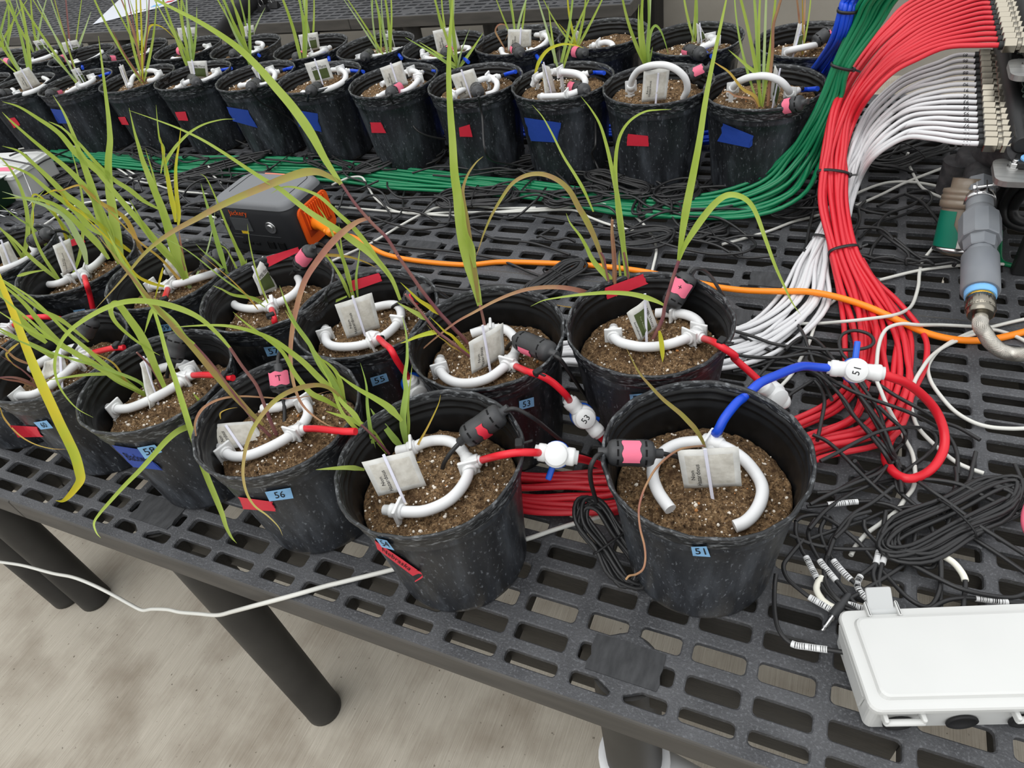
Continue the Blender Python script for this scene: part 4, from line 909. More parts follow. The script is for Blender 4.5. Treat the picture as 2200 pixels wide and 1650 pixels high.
# ------------------------------------------------------------------ grass
def blade(key, pts, wpx, m='leafg', lean=0.0, root=None, prof='leaf', flip=0.0, yaw=0.0, base=None, bz=None):
    p = POTS[key]
    b0 = base or pts[0]
    P0 = soilP(p, *b0, 0.0) if bz is None else U(*b0, bz)
    n = Vector((CP.x - P0.x, CP.y - P0.y, 0)).normalized(); a = math.radians(yaw)
    n = Vector((n.x * math.cos(a) - n.y * math.sin(a), n.x * math.sin(a) + n.y * math.cos(a), 0))
    Q = []; tot = sum(math.hypot(pts[i + 1][0] - pts[i][0], pts[i + 1][1] - pts[i][1]) for i in range(len(pts) - 1)); s = 0
    for i, (u, v) in enumerate(pts):
        if i: s += math.hypot(u - pts[i - 1][0], v - pts[i - 1][1])
        L_ = lean(s / tot) if callable(lean) else lean * (s / tot) ** 1.3
        Q.append(UP(u, v, P0 + n * L_, n))
    sp = spline(Q, 5); N = len(sp); mb = MB(); V = []; Fc = []
    for i, P in enumerate(sp):
        t = i / (N - 1); T_ = (sp[min(N - 1, i + 1)] - sp[max(0, i - 1)]).normalized()
        if prof == 'leaf': f = min(1.0, .42 + 3.0 * t) * max(0.0, 1 - max(0, (t - .22) / .78)) ** .72
        elif prof == 'droop': f = (.5 + .5 * min(1, t * 3)) * (1 - max(0, (t - .6) / .4) ** 2)
        else: f = 1 - .35 * t
        f = max(f, .03); wd = wpx * mpp(P) * f * .5
        vc = (CP - P).normalized(); sd = T_.cross(vc)
        sd = sd.normalized() if sd.length > 1e-4 else Vector((1, 0, 0)); nn = sd.cross(T_)
        tw = flip * math.sin(t * 3.0); sd2 = sd * math.cos(tw) + nn * math.sin(tw); n2 = sd2.cross(T_)
        V += [P - sd2 * wd, P - n2 * (wd * .32), P + sd2 * wd]
    for i in range(N - 1):
        a_ = 3 * i; Fc += [(a_, a_ + 1, a_ + 4, a_ + 3), (a_ + 1, a_ + 2, a_ + 5, a_ + 4)]
    if prof == 'stem':
        tube(mb, sp, lambda t: wpx * mpp(P0) * .5 * (1 - .3 * t), 6); return mb.build('stem', M[m], p.root)
    mb.add(V, Fc); return mb.build('leaf', M[m], p.root)
R_ = lambda g, *p: g(*p)
def B_(key, g, pts, w, m='leafg', **k): return blade(key, g(*pts) if g else list(pts), w, m, **k)
# pot 51
B_('51', g51, ((962, 492), (940, 440), (900, 375), (850, 320), (800, 270), (745, 225), (690, 180), (640, 130), (590, 75), (550, 30), (510, -30), (470, -110), (440, -165)), 11, 'leafo', bz=.19, lean=.05)
B_('51', g51, ((955, 482), (870, 490), (790, 508), (710, 560), (640, 630), (590, 710), (550, 800), (527, 900), (535, 1020), (562, 1130), (570, 1220), (555, 1290), (510, 1325), (465, 1335), (443, 1358)), 4.5, 'leafr', bz=.19, lean=lambda t: .02 + .27 * t ** .7, prof='stem')
# pot 54
for pts, w, m in (((345, 492), (322, 400), (302, 280), (288, 160), (285, 60), (272, -20), (240, -130)), 9, 'leafd'), (((338, 482), (230, 350), (120, 225), (60, 90), (20, -10), (-60, -160)), 9, 'leafg'), (((548, 480), (470, 390), (400, 300), (345, 240), (310, 185)), 15, 'leafd'), \
        (((530, 275), (470, 210), (420, 165), (330, 110), (240, 60), (150, 0), (60, -70)), 16, 'leafg'), (((568, 478), (548, 380), (535, 270), (545, 160), (558, 60), (548, -30), (565, -160), (560, -320), (530, -460)), 15, 'leafd'), (((560, 470), (575, 300), (570, 160), (585, 20), (600, -120)), 7, 'leafg'), (((430, 500), (330, 370), (250, 300), (160, 255), (80, 230), (0, 205)), 15, 'leafg'), \
        (((250, 300), (190, 220), (120, 150), (60, 70), (10, -20)), 12, 'leafg'):
    B_('54', g54, pts, w, m, base=g54((440, 500))[0], bz=.165, lean=-.03)
B_('54', g54, ((270, 612), (200, 600), (130, 598), (60, 602), (-5, 606), (-70, 612)), 11, 'leafg', base=g54((300, 620))[0], bz=.19, lean=.04)
B_('54', g54, ((625, 530), (640, 440), (700, 330), (750, 230), (785, 150), (798, 90)), 5, 'leaft', bz=.165)
B_('54', g54, ((630, 560), (700, 558), (755, 580), (772, 620), (750, 660)), 5, 'leaft', bz=.17)
B_('54', g54, ((440, 502), (350, 400), (290, 340), (245, 300)), 6, 'stem', prof='stem', bz=.165)
# pot 53
B_('53', g53, ((830, 1140), (700, 1040), (560, 930), (430, 835), (310, 690), (240, 600), (150, 490), (60, 395)), 7, 'stem', prof='stem')
B_('53', g53, ((800, 985), (720, 890), (640, 810), (560, 720), (480, 635), (370, 500), (250, 345), (150, 200), (60, 70), (-30, -60)), 9, 'stem', prof='stem')
B_('53', None, ((855, 549), (830, 510), (800, 480), (765, 440), (734, 395)), 7, 'stem', base=g53((800, 985))[0], bz=.16, prof='stem')
B_('53', g53, ((480, 640), (400, 585), (320, 530), (220, 465), (120, 370), (0, 255)), 11, 'leafy', base=g53((800, 985))[0])
B_('53', g53, ((310, 695), (250, 655), (160, 605), (60, 550), (-40, 490)), 12, 'leafg', base=g53((830, 1140))[0])
B_('53', g53, ((445, 850), (380, 850), (290, 870), (180, 905), (80, 950), (0, 978)), 11, 'leafy', base=g53((830, 1140))[0])
B_('53', g53, ((830, 1110), (750, 1040), (680, 960), (600, 880), (530, 840), (440, 750), (340, 655)), 8, 'leafy')
B_('53', g53, ((825, 1140), (700, 1060), (600, 1010), (530, 950), (420, 870), (310, 750)), 4, 'leaft')
B_('53', g53, ((1005, 815), (985, 710), (960, 600), (940, 530)), 8, 'stem', prof='stem', bz=.175)
B_('53', None, ((1031, 657), (1024, 625), (1015, 590), (1007, 560), (996, 520), (988, 470), (983, 420), (976, 370), (972, 300), (967, 230), (964, 160), (966, 90), (970, 30), (975, -30)), 26, 'leafg', base=(1040, 700), bz=.175)
B_('53', None, ((1028, 650), (1022, 600), (1016, 560), (1010, 520), (1003, 470), (996, 430), (995, 405), (1005, 375), (1022, 350), (1038, 336)), 12, 'leafo', base=(1040, 700), bz=.175)
B_('53', None, ((1020, 575), (1012, 530), (1000, 500), (995, 450), (993, 420)), 15, 'leafg', base=(1040, 700), bz=.175, lean=.01)
# leaves of the tall stem of pot 53 that spread left from its node
B_('53', None, ((733, 396), (700, 345), (667, 285), (630, 232), (590, 185), (560, 150), (520, 110), (478, 78), (430, 48), (380, 22), (330, -3), (280, -30)), 20, 'leafg', base=g53((800, 985))[0], bz=.16, lean=-.03)
B_('53', None, ((732, 393), (705, 378), (680, 369), (650, 371), (610, 384), (565, 402), (510, 425), (460, 449), (420, 471), (380, 492), (345, 515), (310, 545), (280, 580), (245, 620), (205, 664)), 17, 'leafo', base=g53((800, 985))[0], bz=.16, lean=.06)
B_('53', None, ((795, 468), (765, 478), (722, 512), (682, 560), (652, 610), (632, 685), (624, 755), (630, 820), (650, 870), (690, 905), (735, 926)), 14, 'leafr', base=g53((800, 985))[0], bz=.16, lean=.16)
B_('53', None, ((860, 645), (842, 600), (815, 565), (790, 540), (760, 518), (735, 500), (700, 478), (667, 457), (634, 432), (600, 405), (565, 384), (534, 364), (480, 328), (434, 300), (384, 276), (334, 257), (277, 237)), 15, 'leafg', base=g53((800, 985))[0], bz=.16, lean=.02)
B_('53', None, ((840, 600), (800, 540), (760, 490), (730, 462), (690, 425), (660, 410), (630, 402), (605, 403), (582, 416)), 10, 'leafg', base=g53((800, 985))[0], bz=.16)
# pot 52
B_('52', g52, ((1100, 960), (1140, 880), (1180, 800), (1220, 710), (1240, 640), (1255, 540), (1300, 380), (1350, 210), (1400, 60), (1422, 0)), 9, 'stem', prof='stem', bz=.165)
b52 = g52((1100, 960))[0]
B_('52', None, ((1458, 560), (1470, 530), (1488, 500), (1510, 468), (1535, 438), (1560, 420), (1585, 420), (1608, 433), (1625, 460), (1645, 515), (1665, 570), (1685, 615), (1702, 650), (1720, 676)), 15, 'leafg', base=b52, bz=.165, lean=.05)
B_('52', None, ((1458, 560), (1466, 500), (1476, 440), (1490, 370), (1503, 300), (1515, 220), (1528, 150), (1545, 70), (1558, 10), (1570, -50)), 17, 'leafg', base=b52, bz=.165, lean=-.02)
B_('52', g52, ((1250, 528), (1180, 490), (1080, 450), (960, 415), (840, 392), (700, 380), (550, 378), (400, 388), (250, 402), (120, 418), (0, 436), (-180, 470), (-330, 540)), 11, 'leafg', base=b52, bz=.165, lean=.06)
B_('52', g52, ((870, 520), (852, 400), (838, 300), (815, 150), (795, 20), (770, -100)), 6, 'stem', prof='stem', bz=.168)
b52b = g52((870, 520))[0]; b52c = g52((800, 580))[0]
B_('52', None, ((1352, 610), (1345, 560), (1338, 520), (1330, 470), (1325, 420), (1322, 370), (1325, 320), (1335, 285), (1355, 258), (1385, 240), (1415, 236), (1442, 235)), 11, 'leafg', base=b52b, bz=.168)
B_('52', None, ((1345, 600), (1340, 540), (1334, 480), (1326, 420), (1316, 370), (1305, 320), (1290, 270), (1270, 235), (1248, 207)), 12, 'leafg', base=b52b, bz=.168)
B_('52', g52, ((765, 470), (752, 400), (738, 280), (725, 120), (715, -20), (720, -120)), 8, 'leafg', base=b52b, bz=.168)
B_('52', g52, ((820, 580), (790, 520), (760, 460), (700, 380), (650, 290), (580, 190), (500, 110), (430, 30), (380, -50), (330, -160), (250, -300), (140, -440), (90, -560)), 17, 'leafg', base=b52c, bz=.165)
B_('52', g52, ((720, 600), (700, 500), (680, 420), (668, 300), (660, 150), (650, 0), (640, -150), (630, -300), (635, -480)), 8, 'leafr', base=b52c, bz=.165, prof='stem')
B_('52', None, ((1320, 640), (1320, 560), (1316, 500), (1314, 466)), 10, 'leafr', base=b52c, bz=.165)
B_('52', g52, ((660, 480), (620, 380), (590, 240), (560, 100), (540, -20), (500, -100)), 6, 'stem', base=b52c, bz=.165, prof='stem')
B_('52', None, ((1298, 575), (1290, 545), (1275, 505), (1258, 470), (1243, 445), (1225, 412), (1200, 388), (1165, 374), (1130, 377), (1100, 395), (1075, 430), (1055, 465), (1040, 500), (1030, 530), (1022, 552)), 13, 'leafo', base=b52c, bz=.165, lean=.03)
B_('52', None, ((1275, 455), (1255, 410), (1235, 375), (1210, 335), (1185, 285), (1165, 250), (1143, 225)), 7, 'leafg', base=b52c, bz=.165)
B_('52', g52, ((690, 560), (620, 490), (550, 450), (420, 415), (300, 370), (200, 342), (60, 318), (-100, 312), (-260, 322), (-420, 350), (-600, 410), (-800, 500), (-1000, 610), (-1200, 720), (-1400, 870), (-1600, 1040), (-1740, 1200), (-1790, 1380)), 11, 'leafr', base=b52c, bz=.165, lean=.12)
B_('52', g52, ((740, 640), (620, 590), (480, 550), (320, 545), (150, 550), (0, 528), (-80, 505)), 4.5, 'leaft', base=b52c, bz=.165)
B_('52', g52, ((1190, 830), (1205, 900), (1220, 1000), (1228, 1100), (1230, 1200)), 10, 'leafy', base=g52((1190, 1000))[0], bz=.185, lean=.02, prof='droop')
B_('52', g52, ((800, 640), (740, 570), (680, 500), (610, 460)), 5, 'stem', prof='stem', base=b52c, bz=.165)
# pot 56
b56 = g_b1((1770, 1160))[0]
B_('56', g_b1, ((1780, 1150), (1740, 1060), (1700, 950), (1650, 830), (1560, 710), (1480, 590)), 8, 'stem', prof='stem', base=b56)
B_('56', g_b1, ((1740, 1160), (1650, 1070), (1560, 960), (1450, 810), (1350, 680), (1250, 570)), 7, 'stem', prof='stem', base=b56)
B_('56', g_b1, ((1480, 590), (1400, 500), (1300, 410), (1200, 355), (1080, 315), (980, 295), (880, 288), (780, 300), (690, 330), (600, 375), (520, 425), (450, 480), (395, 550), (362, 630), (352, 720), (370, 810), (420, 900), (500, 985), (600, 1040)), 13, 'leafg', base=b56, lean=.05)
B_('56', g_b1, ((1250, 570), (1180, 520), (1100, 420), (1010, 340), (940, 260), (860, 140), (790, 40), (740, -60), (690, -160)), 17, 'leafg', base=b56)
B_('56', g_b1, ((1380, 1085), (1320, 1080), (1240, 1092), (1150, 1125), (1070, 1190), (990, 1280), (900, 1380), (800, 1480), (700, 1590), (640, 1660), (605, 1720), (620, 1780), (648, 1815)), 13, 'leafg', base=g_b1((1420, 1100))[0], lean=.17)
B_('56', g_b1, ((1262, 1160), (1255, 1080), (1290, 1000), (1350, 950), (1440, 915), (1560, 903), (1700, 910), (1850, 918), (2000, 900), (2150, 860)), 6, 'leafr', base=b56)
B_('56', g_b1, ((1385, 1085), (1340, 1010), (1290, 940), (1240, 880)), 12, 'leafg', base=g_b1((1420, 1100))[0])
B_('56', g_b1, ((1420, 1050), (1420, 1010), (1470, 985), (1530, 975)), 3, 'leaft', base=b56)
for pts, w, m in ((((2210, 935), (2150, 870), (2060, 790), (1960, 690), (1860, 610), (1760, 540), (1640, 490), (1500, 455), (1370, 445), (1240, 450), (1120, 458)), 13, 'leafg'), (((2200, 990), (2100, 930), (2000, 880), (1900, 760), (1820, 620), (1700, 520), (1580, 430), (1500, 360)), 12, 'leafg'), (((2230, 950), (2150, 820), (2060, 700), (1990, 560), (1900, 430), (1840, 300), (1800, 190)), 12, 'leafd'),
                  (((2210, 925), (2140, 862), (2060, 832), (1960, 842), (1850, 880), (1760, 940), (1690, 1020), (1630, 1110), (1590, 1210), (1570, 1310), (1565, 1420), (1590, 1530), (1640, 1610), (1720, 1670), (1790, 1740), (1820, 1800)), 11, 'leafo'), (((2220, 930), (2180, 780), (2120, 700), (2030, 640)), 10, 'leafg')):
    B_('54', g_b1, pts, w, m, base=g_b1((2230, 1000))[0], bz=.2, lean=(lambda t: .06 + .22 * t) if m == 'leafo' else .06)
# pots 58, 60, 62 in the front row
B_('58', g_b1, ((1085, 900), (1020, 760), (960, 620), (900, 500), (830, 400), (770, 320), (735, 305), (712, 345), (740, 420), (830, 510), (940, 590), (1030, 640)), 17, 'leafg', base=g_b1((1080, 900))[0])
B_('58', g_b1, ((940, 905), (850, 850), (740, 790), (620, 700), (520, 640), (380, 560), (200, 480), (60, 400), (-60, 320)), 11, 'leafg')
B_('58', g_b1, ((930, 890), (820, 810), (700, 720), (560, 600), (440, 500), (320, 380), (200, 270), (80, 190), (-20, 130)), 10, 'leafg')
B_('58', g_b1, ((900, 880), (740, 770), (640, 760), (520, 768), (400, 785), (280, 802)), 9, 'leafg', lean=.04)
B_('58', g_b1, ((920, 900), (820, 820), (740, 700), (640, 640), (560, 610)), 5, 'leaft')
B_('58', g_b1, ((1040, 860), (1010, 780), (960, 700), (880, 620)), 5, 'stem', prof='stem')
B_('58', g_b1, ((985, 330), (1030, 470), (1075, 640), (1120, 770), (1160, 900), (1200, 1030), (1240, 1160), (1290, 1310), (1340, 1440), (1390, 1560), (1430, 1660), (1455, 1740), (1490, 1810), (1525, 1850)), 12, 'leafg', base=g_b1((1080, 900))[0], lean=lambda t: .06 + .22 * t, prof='droop')
B_('58', g_b1, ((985, 330), (960, 400), (930, 500)), 8, 'leafg', base=g_b1((1080, 900))[0], lean=.0)
B_('58', g_b1, ((1085, 895), (1160, 950), (1260, 1030), (1390, 1090)), 7, 'leafd', base=g_b1((1080, 900))[0], lean=.08)
B_('60', g_b1, ((-40, 60), (30, 230), (90, 380), (150, 540), (210, 690), (270, 830), (330, 960), (390, 1090), (440, 1190), (485, 1290), (512, 1390), (518, 1440), (490, 1490), (440, 1550), (400, 1578), (358, 1575)), 19, 'leafy', base=g_b1((200, 850))[0], lean=lambda t: .10 + .20 * t, prof='droop')
for pts, w, m in ((((260, 850), (140, 810), (40, 795), (-60, 770)), 6, 'leafr'), (((250, 845), (130, 790), (20, 780), (-80, 800)), 6, 'stem'), (((480, 630), (380, 560), (260, 430), (160, 310), (60, 220), (-60, 130)), 13, 'leafg'), (((420, 700), (300, 620), (180, 560), (60, 500), (-50, 440)), 12, 'leafg'),
                  (((200, 700), (100, 660), (30, 600), (-60, 560)), 6, 'leafr'), (((120, 560), (70, 600), (40, 640), (90, 700), (150, 740)), 5, 'leaft'), (((300, 560), (160, 440), (40, 280), (-50, 180)), 16, 'leafg')):
    B_('60', g_b1, pts, w, m, base=g_b1((230, 850))[0])
B_('60', g_b1, ((0, 975), (30, 1050), (120, 1150), (220, 1210), (330, 1240), (430, 1245)), 3.5, 'leaft', base=g_b1((20, 900))[0], lean=.12, bz=.2)
# pots 57, 59, 61 in the second row
for pts, w, m in ((((620, 1640), (610, 1500), (590, 1380), (540, 1250), (480, 1120), (410, 960), (340, 800), (270, 620), (170, 380), (80, 200), (0, 140)), 8, 'leafg'), (((345, 1430), (290, 1250), (220, 1020), (160, 800), (110, 620), (50, 420), (10, 270)), 11, 'leafd'), (((620, 1500), (560, 1300), (470, 1100), (400, 950)), 12, 'leafg'), (((640, 1500), (610, 1380), (605, 1260)), 8, 'leafg'),
                  (((620, 1620), (520, 1460), (420, 1270), (330, 1120), (170, 1045)), 5, 'leafg'), (((560, 1640), (450, 1530), (340, 1430), (200, 1290), (60, 1180), (-60, 1060)), 7, 'leafd'), (((250, 1660), (180, 1610), (150, 1600)), 6, 'leafd'), (((700, 1640), (820, 1530), (960, 1400), (1150, 1292), (1400, 1232), (1600, 1212), (1820, 1216), (2000, 1245), (2200, 1315), (2320, 1380)), 11, 'leaft')):
    B_('57', gps, pts, w, m, base=gps((600, 1750))[0])
B_('57', g_b1, ((1700, 300), (1620, 270), (1500, 250), (1430, 215), (1370, 190)), 8, 'leafg')
b59 = gl((1115, 1420))[0]
for pts, w, m in ((((1115, 1370), (1090, 1300), (1040, 1150), (990, 1000), (930, 830), (870, 650), (800, 480), (740, 330), (690, 200), (650, 60), (610, -80), (560, -300)), 20, 'leafg'), (((1115, 1370), (1020, 1200), (900, 1060), (800, 950), (680, 800), (540, 640), (400, 470), (280, 330), (150, 180), (40, 20), (-80, -130)), 16, 'leafg'),
                  (((1110, 1360), (1000, 1180), (860, 1040), (760, 920), (640, 700), (560, 560)), 8, 'leafg'), (((1110, 1370), (1180, 1450), (1250, 1560), (1320, 1680)), 10, 'leafp'), (((880, 1210), (850, 1330), (820, 1440), (795, 1540)), 5, 'leafy'),
                  (((1090, 1240), (1050, 1000), (1030, 850)), 6, 'leafr'), (((1000, 780), (980, 640), (950, 500), (920, 330), (890, 180), (870, 50), (840, -60)), 11, 'leafy'), (((1025, 820), (1030, 700), (1010, 520), (1000, 330), (1010, 180), (1035, 30), (1050, -120)), 9, 'leafy'), (((900, 340), (905, 220), (960, 120), (1040, 20), (1150, -80), (1280, -150), (1440, -190), (1560, -195)), 7, 'leafg'),
                  (((860, 320), (890, 100), (850, 0), (830, -150), (815, -330)), 5, 'leafg')):
    B_('59', gl, pts, w, m, base=b59)
b61 = gl((510, 1250))[0]
for pts, w, m in ((((505, 1225), (480, 1100), (455, 960), (425, 800), (400, 640), (375, 480), (365, 320), (365, 180), (380, 20), (375, -100), (360, -260), (330, -500), (300, -750), (270, -980)), 19, 'leafg'), (((500, 1225), (420, 1060), (350, 900), (290, 740), (240, 560), (190, 400), (140, 260), (90, 120), (40, -30), (-60, -260), (-160, -420)), 19, 'leafg'),
                  (((420, 1100), (390, 900), (330, 760), (230, 560), (100, 400), (-40, 260), (-200, 130), (-380, -20), (-560, -180), (-640, -260)), 15, 'leafg'), (((405, 500), (300, 330), (200, 240), (60, 130), (-100, -60), (-300, -200), (-480, -310), (-640, -360)), 15, 'leafg'),
                  (((300, 900), (180, 820), (60, 680), (-60, 580), (-200, 480), (-380, 330), (-540, 260), (-640, 240)), 13, 'leafg'), (((260, 800), (120, 640), (-40, 520), (-180, 380), (-340, 230), (-480, 110), (-640, 60)), 14, 'leafg'),
                  (((160, 1180), (130, 1040), (60, 900), (0, 790), (-80, 700), (-240, 620), (-420, 560), (-640, 490)), 14, 'leafp'), (((370, 1130), (260, 980), (120, 840), (-30, 690), (-200, 590), (-420, 550), (-640, 555)), 14, 'leafg'),
                  (((620, 1090), (520, 1020), (440, 960), (300, 820), (180, 730), (0, 620), (-60, 530), (-120, 480), (-180, 490), (-260, 530)), 10, 'leafy'), (((850, 660), (700, 580), (560, 470), (420, 380), (250, 220), (100, 50), (-60, -100), (-150, -150), (-200, -170)), 10, 'leafg'),
                  (((740, 1130), (650, 1000), (560, 800), (470, 700), (300, 600), (180, 500), (90, 430), (-80, 480), (-160, 470)), 10, 'leaft'), (((500, 1225), (540, 1340), (600, 1450), (660, 1560), (740, 1640), (820, 1720)), 15, 'leafg')):
    B_('61', gl, pts, w, m, base=b61)
B_('61', g_b1, ((110, 130), (200, 105), (310, 88)), 7, 'leafg', base=gl((200, 1400))[0])
for pts, w, m in ((((40, 590), (60, 500), (50, 420), (20, 360), (-20, 320)), 9, 'leafg'), (((120, 600), (115, 560), (95, 520), (70, 490), (40, 470), (0, 440)), 8, 'leafd'), (((160, 600), (150, 540), (130, 480), (95, 430), (70, 420), (72, 470), (65, 520)), 6, 'leafy'), (((70, 590), (40, 540), (0, 490), (-40, 470)), 7, 'leafg'), (((180, 590), (165, 540), (140, 490), (110, 455), (80, 430)), 9, 'leafg')):
    B_('63', None, pts, w, m, base=(60, 560))
for pts, w, m in ((((10, 640), (-10, 600), (-60, 560)), 10, 'leafg'), (((60, 720), (30, 680), (0, 640), (-40, 590)), 13, 'leafg')):
    B_('62', None, pts, w, m, base=(20, 700))
for pts, w, m in ((((757, 640), (750, 600), (738, 560), (722, 520), (700, 470), (680, 440)), 9, 'leafg'), (((762, 640), (745, 590), (735, 540), (728, 480)), 7, 'leafg'), (((770, 650), (765, 600), (770, 560), (775, 520)), 6, 'leafd'), (((752, 640), (735, 600), (710, 560), (690, 540)), 8, 'leafg'), (((858, 588), (855, 640), (868, 700), (874, 760), (876, 830), (868, 890)), 9, 'leafd'), (((862, 590), (840, 630), (825, 660)), 6, 'leafd'), (((900, 760), (880, 700), (865, 650), (855, 600)), 5, 'leafy')):
    B_('55', None, pts, w, m, base=(775, 665))
# the two back rows: an upright tuft in every pot, its fan read off the photo
def tuft(key, root_px, tips, ws=(4, 7), cols=('leafg', 'leafd', 'leafg', 'leafp'), bend=.12):
    rd = random.Random(key)
    for i, (tx, ty) in enumerate(tips):
        x0, y0 = root_px[0] + rd.uniform(-5, 5), root_px[1] + rd.uniform(-3, 3); pts = []
        bx = rd.uniform(-bend, bend); ext = rd.uniform(1.15, 1.6) if ty < 45 else 1.0; tx, ty = x0 + (tx - x0) * ext, y0 + (ty - y0) * ext
        for k in range(6):
            t = k / 5; pts.append((x0 + (tx - x0) * t + bx * math.sin(PI * t) * (y0 - ty) * .5, y0 + (ty - y0) * t))
        blade(key, pts, rd.uniform(*ws) * .85, cols[i % len(cols)], lean=rd.uniform(-.08, .08), base=root_px)
tuft('b10', (1634, 228), ((1570, -40), (1612, -60), (1640, -30), (1650, -80), (1668, -60), (1590, -30)), (6, 10)); 
B_('b10', g_a3, ((490, 690), (460, 620), (380, 570), (300, 470), (230, 420), (190, 395)), 7, 'leaft', base=g_a3((490, 690))[0]); B_('b10', g_a3, ((480, 700), (450, 640), (340, 620), (290, 590), (250, 600), (270, 560)), 4, 'leafr', base=g_a3((490, 690))[0])
B_('b10', g_a3, ((490, 480), (430, 440), (360, 380), (290, 320)), 8, 'leafg', base=g_a3((490, 690))[0]); B_('b10', g_a3, ((545, 680), (560, 500), (575, 330), (580, 170), (610, 60), (640, -40)), 7, 'leafr', base=g_a3((490, 690))[0], prof='stem')
tuft('b9', (1388, 150), ((1345, -20), (1380, -60), (1390, -40), (1398, -50), (1375, 30), (1402, 100)), (7, 11)); B_('b9', g_a2, ((1980, 450), (1975, 320), (1990, 210), (2020, 165), (2055, 200), (2085, 280), (2105, 355)), 7, 'leafd', base=g_a2((1975, 460))[0])
tuft('b8', (1200, 170), ((1280, -20), (1225, -30), (1180, 30), (1152, -10)), (6, 9)); B_('b8', g_a2, ((1240, 500), (1270, 400), (1330, 320), (1420, 285), (1500, 290), (1560, 310)), 8, 'leafy', base=g_a2((1330, 540))[0]); B_('b8', g_a2, ((1340, 560), (1260, 500), (1215, 690)), 3, 'leaft', base=g_a2((1330, 540))[0])
tuft('b7', (985, 150), ((935, -10), (960, -60), (975, -30), (1010, 60), (900, 90), (870, 80), (1038, 70)), (5, 9)); tuft('b6', (838, 135), ((755, 15), (790, -40), (815, -30), (825, 0), (830, -60)), (4, 8))
tuft('b5', (655, 150), ((585, -30), (620, -60), (630, -20), (640, -40), (655, -70)), (5, 9)); tuft('b4', (540, 140), ((440, -30), (455, -50), (478, 0), (490, 30), (500, -40), (535, 20)), (5, 9))
tuft('b3', (412, 158), ((345, -20), (360, 20), (385, 0), (405, -30), (375, 60), (420, 40)), (4, 8)); tuft('b2', (305, 180), ((200, -40), (250, 0), (275, 20), (300, -20), (315, 10), (330, 30), (240, 60)), (4, 7), ('leafg', 'leafr', 'leafg', 'leafy', 'stem'))
tuft('b1', (170, 185), ((40, -20), (90, 20), (110, -30), (130, 30), (60, 60)), (4, 7), ('leafg', 'leafp', 'stem')); tuft('b0', (70, 190), ((-30, 20), (10, 0), (30, -30), (0, 60), (-20, 110)), (5, 9)); tuft('bm', (-40, 190), ((-60, 20), (10, 30), (40, 40), (-20, 0)), (5, 9))
tuft('c12', (1725, 120), ((1700, -40), (1722, -30), (1740, -50), (1730, 0)), (4, 7), ('leafr', 'leaft', 'leafg')); tuft('c11', (1490, 92), ((1475, -30), (1485, -60), (1500, -40), (1492, 10)), (4, 8)); tuft('c10', (1240, 110), ((1180, 10), (1225, -30), (1255, -20), (1290, 0), (1200, 50)), (4, 8), ('leafg', 'leafy', 'leafg'))
tuft('c9', (1110, 110), ((1060, -20), (1080, -40), (1130, -30), (1145, -20), (1095, 0)), (4, 7)); B_('c9', g_a2, ((1060, 330), (1020, 260), (990, 200), (1010, 160), (1050, 160), (1075, 200), (1050, 270)), 4, 'leafr', base=g_a2((1090, 340))[0]); tuft('c8', (962, 110), ((925, -20), (940, -40), (955, -60), (970, -40)), (4, 7))
tuft('c7', (815, 115), ((745, 10), (790, -30), (810, -20), (800, 20)), (4, 7), ('leafp', 'leafg', 'leafd')); tuft('c6', (675, 110), ((630, -20), (645, -50), (670, -30)), (4, 7)); tuft('c5', (535, 100), ((480, -20), (500, -30), (530, -40), (560, 40)), (4, 8)); tuft('c4', (412, 130), ((350, 30), (380, -10), (395, -30), (365, 60)), (4, 8))
tuft('c3', (300, 120), ((230, -20), (265, -30), (290, -40), (310, 0), (280, 20)), (3, 6), ('leafg', 'stem', 'leafy', 'leafp')); B_('c3', g_a1, ((940, 420), (935, 300), (960, 180), (1000, 160), (1060, 185), (1140, 260)), 5, 'leafy', base=g_a1((900, 390))[0]); tuft('c2', (155, 130), ((60, -20), (110, -10), (140, -30), (175, 0), (190, 40)), (3, 6), ('leafg', 'leafp', 'stem')); tuft('c1', (80, 120), ((10, -30), (40, 0), (70, -20), (100, 10)), (3, 6), ('leafg', 'leafp')); tuft('c0', (10, 130), ((-20, 20), (10, 0), (30, 40)), (4, 6))

